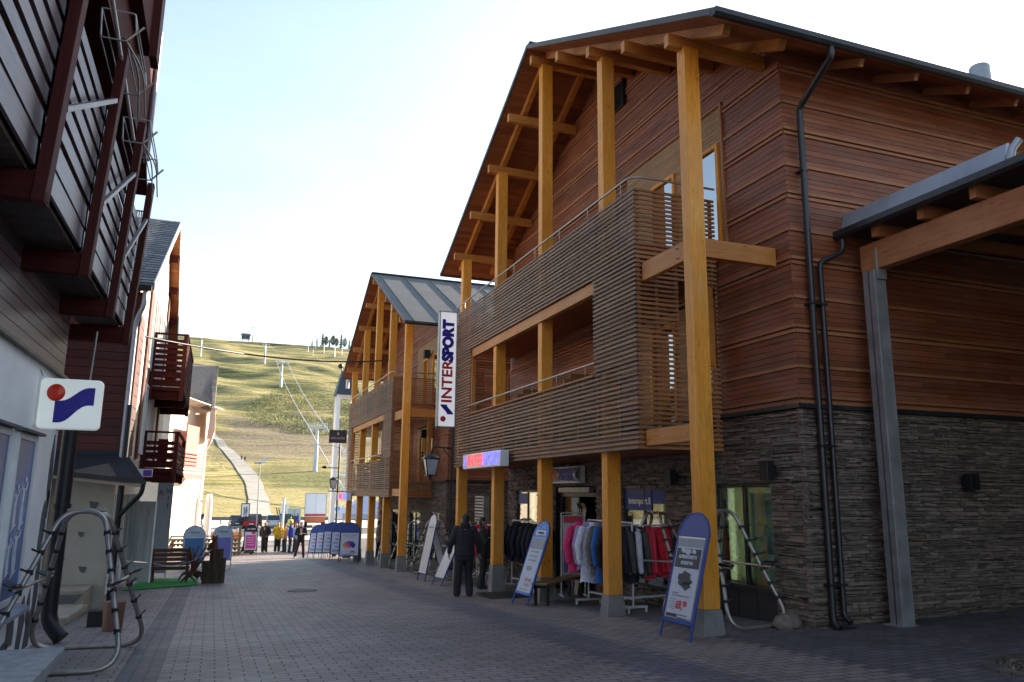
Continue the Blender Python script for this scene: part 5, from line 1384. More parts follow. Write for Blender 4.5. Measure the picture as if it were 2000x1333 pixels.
# awning over its entrance
T = thing('entrance_canopy', 'black edged canopy with a gutter over the cream entrance on the left', 'canopy', (-2, 17.5, 1.8))
m = MB(); m.prism([(-3.4, 17.95, 2.42), (-1.7, 17.95, 2.38), (-1.15, 19.2, 1.95), (-1.15, 19.2, 1.9), (-1.45, 17.2, 1.86), (-3.4, 17.0, 2.1)], (0, 0, .001)); 
m = MB(); m.add([(-3.6, 17.98, 2.45), (-1.8, 17.98, 2.45), (-1.32, 17.4, 1.83), (-3.6, 17.0, 2.05), (-3.6, 17.98, 2.41), (-1.8, 17.98, 2.41), (-1.32, 17.4, 1.79), (-3.6, 17.0, 2.01)], [(0, 1, 2, 3), (7, 6, 5, 4), (0, 3, 7, 4), (3, 2, 6, 7), (2, 1, 5, 6), (1, 0, 4, 5)]); m.build('canopy_roof', plain('navy_felt', (.012, .013, .02), .7), T)
m = MB(); m.beam((-3.6, 16.97, 2.04), (-1.31, 17.38, 1.82), .08, .09); m.build('gutter', BLACKM, T)
m = MB(); m.beam((-3.5, 17.08, 1.96), (-1.42, 17.44, 1.75), .03, .06); m.build('pale_fascia', CREAM, T)
m = MB(); m.tube(rounded([(-1.36, 17.4, 1.8), (-1.38, 17.42, 1.6), (-1.78, 17.8, 1.15), (-1.8, 17.86, 1.0)], .08, 4), .045, 8); m.build('bent_pipe', BLACKM, T)
# entrance wall decoration, steps, door
T = thing('entrance_wall', 'cream entrance wall with grey painted stone shapes under the canopy', 'wall', (-2.6, 18, -.7))
m = MB(); m.box(-3.7, -1.93, 18.0, 18.19, -1.0, 2.3); m.build('render', CREAMW, T)
m = MB()
for x, z, rx, rz in ((-2.28, 1.35, .09, .09), (-2.45, .78, .06, .06), (-2.35, .1, .08, .07), (-2.3, -.35, .1, .06), (-2.75, .3, .07, .05)):
    pts = [(x - rx, 18.0, z + rz), (x + rx, 18.0, z + rz * .7), (x + rx * .4, 18.0, z - rz), (x - rx * .6, 18.0, z - rz * .4)]
    m.prism(pts, (0, -.012, 0))
m.build('painted_stones', GREYPATCH, T)
m = MB(); m.box(-3.2, -3.06, 17.9, 18.0, -.6, 2.1); m.build('door_post', GLULAMH, T)
T = thing('stone_steps', 'low stone steps with a grey triangle at the canopy entrance', 'steps', (-2.6, 16.5, -.6))
m = MB(); m.box(-3.6, -2.1, 15.4, 16.9, -.8, -.42); m.box(-3.6, -2.12, 16.92, 17.98, -.8, -.18); m.build('step', plain('beige_step_stone', (.34, .29, .22), .85, var=.2, scale=4, bmp=.4), T, bevel=.02)
m = MB(); m.prism([(-2.9, 16.915, -.25), (-2.15, 16.915, -.25), (-2.3, 16.915, -.4), (-2.75, 16.915, -.4)], (0, -.012, 0)); m.build('painted_triangle', GREYPATCH, T)
m = MB(); m.prism([(-2.4, 14.6, gz(0, 15)), (-2.1, 14.9, gz(0, 15)), (-2.08, 17.2, gz(0, 17)), (-2.4, 17.2, gz(0, 17))], (0, 0, .14)); m.build('kerb_stone', plain('beige_step_stone', (.34, .29, .22)), T, bevel=.03)
T = thing('glass_door', 'white glazed shop door standing open with plant prints beside the green mat', 'door', (-2.0, 23.6, -.7))
d0 = Vector((-2.2, 24.4, -.75)); d1 = Vector((-1.5, 23.6, -.75)); dv = (d1 - d0).normalized(); up = Vector((0, 0, 1)); H = 2.12; W = (d1 - d0).length
m = MB()
for a, b in (((0, 0), (0, H)), ((W, 0), (W, H))): m.beam(d0 + dv * a[0], d0 + dv * b[0] + up * H, .05, .1, dv)
m.beam(d0 + up * (H - .05), d1 + up * (H - .05), .05, .1); m.beam(d0 + up * .25, d1 + up * .25, .045, .5); m.build('door_leaf', WHITEP, T)
m = MB(); m.beam(d0 + dv * .05 + up * 1.3, d1 - dv * .05 + up * 1.3, .012, 1.56); m.build('pane', plain('painted_reflection_glass', (.72, .78, .78), .15, var=.3, scale=1.5, stretch=(3, 3, .5)), T)  # bright reflection of the glass put into an opaque pale colour
m = MB(); q = random.Random(7)
for k in range(60):
    p = d0 + dv * q.uniform(.1, W - .1) + up * (q.uniform(.55, 1.05) if q.random() < .65 else q.uniform(1.6, 2.0)); a = q.uniform(0, 3.1); s = q.uniform(.05, .14)
    n_ = dv * math.cos(a) + up * math.sin(a); m.beam(p, p + n_ * s, .008, .02)
m.build('plant_print', plain('grey_green_print', (.1, .12, .11)), T)
# white shop front beyond the door
T = thing('white_shop_front', 'white framed shop front with a grey hanging banner behind the open glass door', 'shop front', (-1.9, 25, -.8))
m = MB()
for y in (18.6, 19.8, 21, 22.2, 23.4, 24.6, 26, 27.4, 28.9): m.box(-2.44, -2.32, y - .05, y + .05, -1.2, 1.55)
m.box(-2.44, -2.3, 18.55, 29, 1.55, 2.1); m.box(-2.44, -2.31, 18.55, 29, -1.3, -.35); m.build('shop_frame', WHITEP, T)
m = MB(); m.box(-2.41, -2.395, 18.6, 28.9, -.35, 1.55); m.build('pane', MIRROR, T)
T = thing('hanging_banner', 'grey white hanging banner with dark vertical letters beyond the open glass door', 'banner', (-1.6, 27.8, .3))
m = MB(); m.box(-1.72, -1.28, 27.78, 27.82, -.9, 2.0); m.build('cloth', plain('grey_banner', (.34, .36, .4), .8), T)
m = MB(); m.box(-1.73, -1.27, 27.77, 27.83, .15, .28); m.box(-1.73, -1.7, 27.77, 27.83, -1.3, 2.0); m.box(-1.3, -1.27, 27.77, 27.83, -1.3, 2.0); m.build('banner_frame', GALV, T)
text(T, 'A', .22, INK, frame((-1.62, 27.775, 1.6), (1, 0, 0), (0, 0, 1)))
for i, ch in enumerate('NIT'): text(T, ch, .22, INK, frame((-1.4, 27.775, 1.65 - i * .24), (1, 0, 0), (0, 0, 1)))
T = thing('door_sign', 'tiny purple and white lightbox sign at the canopy end', 'sign', (-1.45, 18.6, 2.0))
m = MB(); m.box(-1.75, -1.32, 18.9, 18.98, 1.95, 2.12); m.build('sign_box', SIGNW, T)
m = MB(); m.box(-1.5, -1.33, 18.885, 18.9, 1.97, 2.1); m.build('sign_panel', plain('violet_panel', (.15, .06, .4)), T)

# carpet, bench, log
m = MB(); z = lambda x, y: gz(x, y) + .012
m.add([(-2.0, 22.6, z(0, 22.6)), (-.25, 23.9, z(0, 23.9)), (-.3, 26.6, z(0, 26.6)), (-1.8, 27, z(0, 27)), (-2.0, 22.6, z(0, 22.6) + .02), (-.25, 23.9, z(0, 23.9) + .02), (-.3, 26.6, z(0, 26.6) + .02), (-1.8, 27, z(0, 27) + .02)], [(4, 5, 6, 7), (0, 1, 5, 4), (1, 2, 6, 5), (2, 3, 7, 6), (3, 0, 4, 7)])
tag(m.build('carpet', plain('green_turf_carpet', (.025, .26, .045), .95, var=.3, scale=30, bmp=.5), origin=(-1.1, 25, -.95)), 'bright green artificial grass mat under the dark red bench', 'mat')
T = thing('wooden_bench', 'dark red slatted wooden bench on the green mat', 'bench', (-1.0, 25.4, gz(0, 25.4)), local=True)
T.location = (-.95, 25.2, gz(0, 25.2)); m = MB(); q = random.Random(1)
for k in range(5): m.tone = q.uniform(.8, 1.2); m.beam((-.62, -.14 - k * .01, .42 + k * .125), (.42, -.14 - k * .01, .42 + k * .125), .03, .1)
m.build('backrest', BENCHW, T)
m = MB()
for k in range(4): m.beam((-.62, .02 + k * .12, .4), (.42, .02 + k * .12, .4), .1, .035)
m.build('seat', BENCHW, T)
m = MB()
for x in (-.55, .36):
    m.beam((x, -.15, .95), (x, -.05, .38), .06, .07, (0, 1, 0)); m.beam((x, -.2, 0), (x, .1, .4), .06, .07, (0, 1, 0)); m.beam((x, .45, 0), (x, .15, .4), .06, .07, (0, 1, 0))
m.build('leg', BENCHW, T)
T = thing('root_ornament', 'tangled dark root wood ornament at the right end of the bench', 'ornament', (-.42, 25.0, gz(0, 25)), local=True)
m = MB(); q = random.Random(21)
for k in range(16):
    a = q.uniform(0, 6.28); p = Vector((q.uniform(-.05, .05), 0, .3)); e = Vector((math.cos(a) * q.uniform(.15, .38), math.sin(a) * .25, q.uniform(0, .25) if k < 10 else q.uniform(.6, 1.05)))
    m.tube(rounded([p, (p + e) / 2 + Vector((q.uniform(-.1, .1), 0, q.uniform(-.05, .1))), e], .1, 3), .045, 6, r2=.018)
m.build('roots', BENCHW, T)
T = thing('carved_log', 'dark carved log post with a bear figure on top beside the green mat', 'log', (.12, 24.6, gz(0, 24.6)), local=True)
m = MB(); q = random.Random(3)
for (x, y, r, h) in ((-.14, 0, .15, .62), (.06, .02, .17, .95), (.2, 0, .12, .7)):
    n = 12; vs = []; fs = []
    for i in range(6):
        for k in range(n): t = 6.283 * k / n; rr_ = r * (1 + .12 * math.sin(k * 3.1 + i * .3) + q.uniform(-.04, .04)); vs.append((x + rr_ * math.cos(t), y + rr_ * math.sin(t), h * i / 5))
    for i in range(5):
        for k in range(n): fs.append((i * n + k, i * n + (k + 1) % n, (i + 1) * n + (k + 1) % n, (i + 1) * n + k))
    fs.append(tuple(range(5 * n, 6 * n))); m.add(vs, fs)
m.build('log_trunks', STUMPW, T)
m = MB(); m.caps([(-.02, 0, .9), (-.02, 0, 1.08), (-.02, -.02, 1.16)], [.12, .1, .07]); m.ell((-.02, -.03, 1.24), (.08, .09, .08)); m.ell((-.02, -.12, 1.22), (.035, .05, .03)); m.ell((-.08, 0, 1.31), (.025, .02, .03)); m.ell((.04, 0, 1.31), (.025, .02, .03)); m.caps([(-.1, 0, 1.1), (-.18, -.08, .95)], [.045, .035]); m.build('bear_carving', BENCHW, T)
T = thing('rope', 'slack grey rope strung from the bench to the carved log', 'rope', (-.4, 24.5, -.4))
m = MB(); pts = [(-1.45 + 1.5 * t, 24.3 + .2 * t, gz(0, 24) + .58 + .35 * t * t - .5 * t * (1 - t)) for t in [i / 14 for i in range(15)]]; m.tube(pts, .012, 6); m.build('line', GALV, T)
m = MB(); m.lathe([(.14, 0), (.16, .42), (.15, .43)], (-1.32, 13.9, gz(0, 13.9)), 12); o = m.build('bin', plain('rusty_brown_bin', (.16, .07, .04), .6), origin=(-1.32, 13.9, gz(0, 13.9))); tag(o, 'small brown bin standing behind the large ski rack', 'bin')
m = MB(); m.box(-1.75, -1.5, 14.5, 14.7, gz(0, 14.5), gz(0, 14.5) + .24); o = m.build('box', BLACKP, origin=(-1.6, 14.6, gz(0, 14.6))); tag(o, 'small black box on the step behind the large ski rack', 'box')

# ------------------------------------------------------------------ white house farther left
T = thing('white_house', 'sunlit cream house with grey shingle roof and red balcony panels on the left', 'building', (-1.4, 50, -1.9))
D_ = Vector((.289, .957, 0)); N_ = Vector((.957, -.289, 0))
def Q(u, o, z): return Vector((-.75, 52.3, 0)) + D_ * u + N_ * o + Vector((0, 0, z))
def qbox(mb, u0, u1, o0, o1, z0, z1):
    v = [Q(u, o, z) for z in (z0, z1) for u, o in ((u0, o0), (u1, o0), (u1, o1), (u0, o1))]
    mb.add(v, [(0, 3, 2, 1), (4, 5, 6, 7), (0, 1, 5, 4), (1, 2, 6, 5), (2, 3, 7, 6), (3, 0, 4, 7)])
m = MB(); qbox(m, -6.4, .15, -6, 0, -2.4, 6.9); m.build('walls', CREAM, T)
m = MB(); m.add([(-7, 52.6, 9.55), (-.43, 52.6, 9.55), (-.43, 49.6, 6.45), (-2.6, 49.6, 7.2), (-7, 49.6, 8.6), (-7, 53.4, 8.3), (-.43, 53.4, 8.0), (-.43, 50.0, 6.3), (-2.6, 50.0, 7.0), (-7, 50.0, 8.4)], [(0, 4, 3, 2, 1), (5, 6, 7, 8, 9), (0, 1, 6, 5), (1, 2, 7, 6), (2, 3, 8, 7), (3, 4, 9, 8), (4, 0, 5, 9)])
roof = m.build('roof', plain('brown_shingle', (.16, .14, .13), .9, var=.3, scale=9), T)
m = MB(); q = random.Random(5); k = 0
while k < 22:
    t0, t1 = k / 22, (k + 1) / 22; x = -.43
    while x > -4:
        x2 = x - q.uniform(.12, .2); m.tone = q.uniform(.6, 1.3)
        yb = lambda t: 49.6 + 3 * t
        zb = lambda t, xx: (6.45 + (-.43 - xx) * .345) * (1 - t) + 9.55 * t
        m.add([(x, yb(t0) - .03, zb(t0, x) + .05), (x2 + .015, yb(t0) - .03, zb(t0, x2) + .05), (x2 + .015, yb(t1), zb(t1, x2) + .015), (x, yb(t1), zb(t1, x) + .015)], [(0, 1, 2, 3)]); x = x2
    k += 1
m.build('shingles', plain('brown_shingle', (.16, .14, .13)), roof)
m = MB(); m.prism([(-.62, 49.62, 6.5), (-.36, 49.62, 6.55), (-.3, 49.62, 5.2), (-.42, 49.62, 4.7), (-.72, 49.62, 4.75)], (0, 2.5, 0)); m.build('boxed_eave_end', CREAM, roof)
m = MB(); m.tube(rounded([(-.42, 49.6, 4.75), (-.6, 49.6, 4.3), (-.8, 50.4, 3.9), (-.9, 50.4, -1.5)], .2, 4), .06, 8); m.build('downpipe', WHITEP, roof)
REDP = plain('bright_red_panel', (.5, .075, .045), .6)
m = MB()
for z0, z1 in ((3.9, 5.4), (2.95, 3.85)):
    for k in range(int((z1 - z0) / .16)): m.tone = 1 - .06 * (k % 2); qbox(m, -5.2, -3.1, .5, .56, z0 + k * .16, z0 + k * .16 + .15)
m.build('red_screen', REDP, T)
m = MB()
for k in range(7): qbox(m, -5.9, -3.0, .75, .8, 2.5 + k * .2, 2.5 + k * .2 + .13)
qbox(m, -5.9, -2.95, .72, .84, 2.35, 2.5); m.build('balcony_boards', plain('deep_red_board', (.28, .03, .022), .6), T)
m = MB(); qbox(m, -5.9, -3, 0, .72, 2.36, 2.48); m.build('balcony_floor', CREAM, T)
m = MB(); q = random.Random(1)
for k in range(6): m.tone = q.uniform(.9, 1.05); qbox(m, -6.4, .1, .02 + k * .14, .15 + k * .14, 6.55 + .03 * k, 6.6 + .03 * k)
m.build('eave_soffit', CREAM, T)
m = MB(); m.beam(Q(-5.9, .03, .9), Q(-1.2, .03, 2.1), .06, .09); m.build('sloping_trim', WHITEP, T)

# fence, stall, white post
T = thing('log_fence', 'grey timber rail fence with stacked split logs behind the arched signs', 'fence', (0, 47.5, -1.9))
for x in (-2.2, -.85, .9, 1.5): m = MB(); m.box(x - .07, x + .07, 47.9, 48.04, gz(x, 48) - .05, -.25 if x > -2 else -.4); m.build('fence_post', FENCEW, T)
m = MB(); q = random.Random(3)
for k in range(4): m.tone = q.uniform(.8, 1.2); m.box(-2.4, 1.6, 47.86, 47.9, -1.75 + k * .24, -1.75 + k * .24 + .1)
m.box(-2.4, 1.62, 47.82, 48.08, -.84, -.76); m.build('fence_rail', FENCEW, T)
m = MB()
for i in range(9):
    for k in range(4): m.tone = q.uniform(.6, 1.4); x = -2.2 + i * .42 + (k % 2) * .2; m.lathe([(.09, 0), (.1, .02), (.1, .4), (.0, .4)], (0, 0, 0), 7); 
n_ = 0
m = MB()
for i in range(20):
    for k in range(4): m.tone = q.uniform(.5, 1.4); x = -2.3 + i * .2; m.tube([(x, 48.05, -1.78 + k * .24), (x, 48.5, -1.78 + k * .24)], .085, 7)
lg = m.build('split_logs', FENCEW, T)
T = thing('market_stall', 'low market stall with orange cloth and white boxes behind the timber fence', 'stall', (.2, 56, -2))
m = MB(); m.box(-1.2, 1.9, 55.5, 57, -1.35, -1.0); m.build('orange_cloth', plain('orange_cloth', (.6, .18, .05), .8), T)
m = MB(); m.box(-1.1, 1.8, 55.6, 56.9, -2.15, -1.36); m.build('table', CREAM, T)
m = MB(); q = random.Random(2)
for k in range(9): x = -1 + k * .32; h = q.uniform(.12, .35); m.box(x, x + .26, 55.9, 56.3, -.997, -1 + h)
m.build('white_boxes', WHITEP, T)
T = thing('parasol_stand', 'bright white post with a flared foot and a side arm beyond the fence', 'post', (-.35, 52, -2))
m = MB(); m.lathe([(.42, 0), (.4, .5), (.24, .9), (.2, 1.3), (.2, 3.0), (.14, 3.5), (.0, 3.52)], (-.3, 52, -2.0), 16); m.build('column', WHITEP, T)
m = MB(); m.beam((-1.7, 52, .88), (-.3, 52, 1.15), .18, .2); m.build('arm', WHITEP, T)
garment('magenta smock hanging by the fence next to the white house', -1.35, 52.5, .05, R_(10), PINK, 1.2, .4, 'jacket', .4, None)
garment('long white robe hanging by the fence next to the magenta smock', -1.9, 52.5, .1, R_(10), WHITEC, 1.3, .6, 'robe', .4, None)
m = MB(); q = random.Random(8)
for k in range(260):
    a = q.uniform(0, 6.28); r = q.random() ** .5 * .42; c = Vector((1.95 + r * math.cos(a), 48.2 + r * math.sin(a), gz(1.9, 48) + .05 + q.random() * .55 * (1 - r))); s = q.uniform(.04, .09); u = Vector((q.uniform(-1, 1), q.uniform(-1, 1), q.uniform(-1, 1))).normalized(); v = u.orthogonal().normalized(); m.tone = q.choice([.6, 1, 1.4]); m.add([c - u * s, c + v * s * .6, c + u * s, c - v * s * .6], [(0, 1, 2, 3)])
tag(m.build('shrub', foliage('brown_shrub', (.07, .05, .02), (.14, .11, .04)), origin=(1.95, 48.2, gz(1.9, 48))), 'small brown green shrub at the right end of the timber fence', 'shrub')
# ------------------------------------------------------------------ people
SKIN = plain('skin', (.42, .24, .17), .55, var=.06)
def remesh(v, it=4):
    def f(o):
        r = o.modifiers.new('remesh', 'REMESH'); r.mode = 'VOXEL'; r.voxel_size = v; r.use_smooth_shade = True
        s = o.modifiers.new('smooth', 'SMOOTH'); s.iterations = it; s.factor = .5
    return f
def hand(m, w, d, side, fwd):
    """palm, four unequal bent fingers and a thumb from the side of the palm"""
    w = Vector(w); d = Vector(d).normalized(); f = Vector(fwd); f = (f - d * f.dot(d)).normalized(); s = d.cross(f)
    p = w + d * .055
    m.ell(p, (.028, .028, .045), 10, 6); m.caps([w, p, w + d * .085], [.026, .03, .028], 8)
    for k, (o, L) in enumerate(((-.027, .062), (-.009, .075), (.009, .07), (.026, .055))):
        b = w + d * .09 + f * o; c = b + d * L * .5 + s * .012; e = c + d * L * .42 + s * .026
        m.caps([b, c, e], [.0105, .0098, .008], 7)
    b = w + d * .035 + f * .03; m.caps([b, b + d * .03 + f * .025, b + d * .062 + f * .03 + s * .01], [.0125, .0115, .009], 7)
def person(label, x, y, rz, H, jacket, trousers, hair, shoes=None, pose=None, jk='jacket', hood=None, hat=None, vox=.018, z=None, group=None, bulk=1.0, jlen=.84, hairL=.0, quilt=False):
    T = thing('person', label, 'person', (x, y, gz(x, y) if z is None else z), rz, group, local=True)
    k = H / 1.78; po = dict(aL=None, aR=None, lL=None, lR=None, lean=0, head=0, tilt=0)
    po.update(pose or {})
    hz = .93
    S = lambda p: Vector(p) * k
    ln = po['lean']
    sh = lambda sx: Vector((sx * .185, ln * .5, 1.43)); hip = lambda sx: Vector((sx * .095, 0, hz))
    aR = po['aR'] or [(.235, .02, 1.15), (.245, -.05, .9)]; aL = po['aL'] or [(-.235, .02, 1.15), (-.245, -.05, .9)]
    lR = po['lR'] or [(.1, -.01, .5), (.105, .03, .08)]; lL = po['lL'] or [(-.1, -.01, .5), (-.105, .03, .08)]
    nk = Vector((0, ln * .55, 1.5)); hd = Vector((0, ln * .62 - .015 + po['tilt'], 1.655))
    HR = Matrix.Rotation(po['head'], 3, 'Z')
    hv = lambda q: S(hd + HR @ Vector(q))
    m = MB()
    m.caps([S((0, 0, hz)), S((0, ln * .2, 1.15)), S((0, ln * .45, 1.36))], [.125 * k, .125 * k, .14 * k], 12)
    m.caps([S(nk - Vector((0, 0, .08))), S(nk), S(hd - Vector((0, 0, .06)))], [.075 * k, .055 * k, .052 * k])
    m.ell(S(hd), (.074 * k, .092 * k, .112 * k), 14, 10, HR); m.ell(hv((0, -.028, -.055)), (.056 * k, .066 * k, .06 * k), 12, 8, HR)
    m.caps([hv((0, -.085, .012)), hv((0, -.108, -.022))], [.011 * k, .016 * k], 7)
    for sx in (-1, 1): m.ell(hv((sx * .076, .01, -.005)), (.012 * k, .022 * k, .032 * k), 8, 6, HR)
    for sx, a in ((1, aR), (-1, aL)):
        m.caps([S(sh(sx)), S(a[0]), S(a[1])], [.05 * k, .04 * k, .027 * k], 10)
        d = (Vector(a[1]) - Vector(a[0])).normalized(); hand(m, S(a[1]), d, sx, (0, -1, 0) if abs(d.y) < .8 else (0, 0, 1))
    for sx, l in ((1, lR), (-1, lL)): m.caps([S(hip(sx)), S(l[0]), S(l[1])], [.085 * k, .055 * k, .04 * k], 10)
    m.build('body', SKIN, T, mods=remesh(min(vox, .0075) if vox < .015 else vox * .6, 2))
    m = MB()          # eyes, brows and mouth as small sunk pieces
    for sx in (-1, 1): m.ell(hv((sx * .03, -.083, .012)), (.012 * k, .008 * k, .007 * k), 8, 5, HR); m.ell(hv((sx * .03, -.086, .034)), (.018 * k, .008 * k, .005 * k), 8, 5, HR)
    m.build('eyes_and_brows', plain('dark_brow', (.03, .02, .015)), T)
    m = MB(); m.ell(hv((0, -.092, -.062)), (.024 * k, .008 * k, .007 * k), 8, 5, HR); m.build('mouth', plain('lip', (.3, .1, .09)), T)
    B = bulk
    m = MB()
    zb = hz - (.06 if jlen > .8 else -.03)
    for sx in (-1, 1):
        m.caps([S((sx * .055, .0, zb)), S((sx * .06, ln * .2, 1.15)), S((sx * .09, ln * .45, 1.36))], [.135 * k * B, .135 * k * B, .125 * k * B], 12)
        a = aR if sx > 0 else aL
        m.caps([S(sh(sx)), S(Vector(a[0])), S(Vector(a[0]) * .08 + Vector(a[1]) * .92)], [.088 * k * B, .066 * k * B, .05 * k * B], 10)
    m.caps([S(nk - Vector((0, 0, .06))), S(nk + Vector((0, .01, .02)))], [.095 * k, .078 * k], 10)
    if quilt:
        for i in range(11):
            zz = .9 + i * .052; m.lathe([(.0, -.02), (.0, .02)], (0, 0, -9), 4)
            n = 20; w_ = .21 if zz < 1.3 else .21 - (zz - 1.3) * .1
            pts = [S((w_ * math.cos(t), ln * (zz - .9) + .152 * math.sin(t), zz)) for t in [6.283 * j / n for j in range(n)]]; m.tube(pts, .024 * k, 7, closed=True)
    if hood: m.ell(S(nk + Vector((0, .06, .03))), (.12 * k, .08 * k, .09 * k), 12, 8)
    m.build(jk, jacket, T, mods=remesh(vox, 3 if not quilt else 2))
    m = MB()
    m.ell(S((0, 0, hz)), (.165 * k * B, .125 * k * B, .13 * k), 14, 8)
    for sx, l in ((1, lR), (-1, lL)): m.caps([S(hip(sx)), S(l[0]), S(Vector(l[1]) + Vector((0, 0, .0)))], [.108 * k * B, .082 * k * B, .076 * k * B], 12)
    m.build('trousers', trousers, T, mods=remesh(vox, 3))
    for sx, l in ((1, lR), (-1, lL)):
        m = MB(); a = S(l[1]); a.z -= .03 * k; m.caps([a, a + Vector((sx * .015, -.07, -.018)) * k, a + Vector((sx * .025, -.16, -.022)) * k], [.05 * k, .045 * k, .036 * k], 9)
        m.box(a.x - .045 * k, a.x + .05 * k, a.y - .2 * k, a.y + .06 * k, a.z - .055 * k, a.z - .03 * k)
        m.build('shoe', shoes or BLACKP, T, mods=remesh(vox * .8, 2))
    m = MB(); m.ell(hv((0, .014, .026)), (.081 * k, .092 * k, .1 * k), 14, 9, HR); m.ell(hv((0, .045, -.02)), (.076 * k, .065 * k, .085 * k), 12, 8, HR)
    if hairL: m.ell(hv((0, .05, -.09)), (.085 * k, .06 * k, .1 * k), 12, 8, HR)
    if hat: m.caps([hv((0, .01, .06)), hv((0, .015, .11))], [.085 * k, .06 * k], 12)
    m.build('hat' if hat else 'hair', hair, T)
    return T
BLK = cloth('black_quilt', (.022, .022, .026)); BLKT = cloth('black_trousers', (.018, .018, .021)); HAIRD = plain('dark_hair', (.02, .014, .01), .6); HAIRL = plain('fair_hair', (.5, .3, .14), .6); HAIRG = plain('grey_hair', (.3, .27, .24), .6)
person('man in black quilted jacket and black trousers walking away beside the shop', 5.5, 17.73, R_(172), 1.84, BLK, BLKT, HAIRD, pose=dict(lR=[(.13, .0, .5), (.15, .02, .08)], lL=[(-.11, -.07, .5), (-.13, .03, .08)], aR=[(.31, .03, 1.17), (.33, -.05, .93)], aL=[(-.31, .02, 1.17), (-.35, -.07, .93)], head=R_(25)), vox=.012, quilt=True, bulk=1.12, hood=True)
person('man in dark clothes in profile reaching toward the clothes behind the third orange post', 6.62, 19.75, R_(75), 1.8, BLK, BLKT, HAIRD, pose=dict(aR=[(.26, -.1, 1.17), (.2, -.33, 1.08)], aL=[(-.25, -.08, 1.17), (-.2, -.32, 1.12)], lR=[(.11, -.05, .5), (.12, .06, .08)], lean=.02), vox=.013, bulk=1.05)
person('person in black jacket and dark trousers with red face standing leftmost in the sunny group', 3.0, 50.0, R_(-25), 1.8, cloth('black_parka', (.013, .014, .018)), BLKT, plain('reddish_hair', (.35, .14, .08)), pose=dict(aR=[(.3, .04, 1.15), (.22, -.15, 1.0)], aL=[(-.3, .02, 1.15), (-.24, -.1, .98)]), bulk=1.18, vox=.022, hood=True, shoes=WHITEP)
person('person in bright yellow jacket and black trousers standing in the sun', 3.76, 50.2, R_(10), 1.78, cloth('bright_yellow', (.75, .46, .01)), BLKT, HAIRL, pose=dict(aR=[(.3, .05, 1.17), (.16, -.14, 1.05)], aL=[(-.3, .04, 1.17), (-.18, -.14, 1.05)]), bulk=1.12, vox=.022, hairL=1, shoes=WHITEP)
person('man in royal blue jacket and dark trousers standing right of the yellow jacket', 4.45, 49.7, R_(80), 1.86, cloth('royal_blue', (.015, .03, .35)), cloth('dark_jeans', (.03, .035, .05)), HAIRG, pose=dict(aR=[(.28, .0, 1.16), (.25, -.1, .95)]), bulk=1.05, vox=.022)
person('person in tan coat mostly hidden behind the man in blue', 4.2, 50.6, R_(-60), 1.72, cloth('tan_coat', (.45, .3, .18)), cloth('dark_jeans', (.03, .035, .05)), HAIRD, vox=.024)
person('person in pale blue jacket just right of the man in royal blue', 4.85, 50.6, R_(40), 1.7, cloth('pale_blue', (.35, .5, .68)), cloth('dark_jeans', (.03, .035, .05)), HAIRL, vox=.024)
person('man in black top and maroon trousers looking down at a phone at the shade edge', 4.42, 43.3, R_(-8), 1.84, cloth('black_top', (.012, .012, .014)), cloth('maroon_trousers', (.05, .014, .012)), HAIRD, pose=dict(aR=[(.27, .0, 1.16), (.06, -.24, 1.2)], aL=[(-.27, .0, 1.16), (-.07, -.24, 1.18)], lR=[(.14, -.02, .5), (.18, .0, .08)], lL=[(-.15, -.02, .5), (-.24, .0, .08)], tilt=-.04), vox=.02)
o = MB(); o.box(4.36, 4.42, 42.94, 43.0, gz(4.4, 43) + 1.22, gz(4.4, 43) + 1.36); tag(o.build('phone', plain('pale_phone', (.4, .4, .42)), origin=(4.4, 42.97, gz(4.4, 43) + 1.22)), 'small pale phone held by the man in maroon trousers', 'phone')
person('person in hi vis yellow vest walking behind the man with the phone', 6.9, 78, R_(20), 1.8, cloth('hivis_vest', (.7, .75, .12)), BLKT, HAIRD, vox=.03, z=gz(6.9, 78) - .06)
person('person in bright blue jacket far off on the car park', 9.3, 96, R_(60), 1.8, cloth('royal_blue', (.015, .03, .35)), cloth('dark_jeans', (.03, .035, .05)), HAIRD, vox=.03, pose=dict(lR=[(.1, -.12, .5), (.1, -.18, .08)], lL=[(-.1, .06, .5), (-.1, .2, .1)]))
person('person in cream coat behind the far small posts', 7.6, 38.6, R_(60), 1.72, cloth('cream_coat', (.6, .5, .36)), BLKT, HAIRD, vox=.025)
for x, y, lb in ((8.0, 300.5, 'dark walker on the gravel track, left of the pair'), (9.1, 298, 'dark walker on the gravel track, right of the pair')):
    person(lb, x, y, R_(170), 1.9, BLK, BLKT, HAIRD, vox=.03, z=hillz(x, y) + .1, group='pair of walkers on the track', pose=dict(lR=[(.12, -.1, .5), (.12, -.15, .08)]))

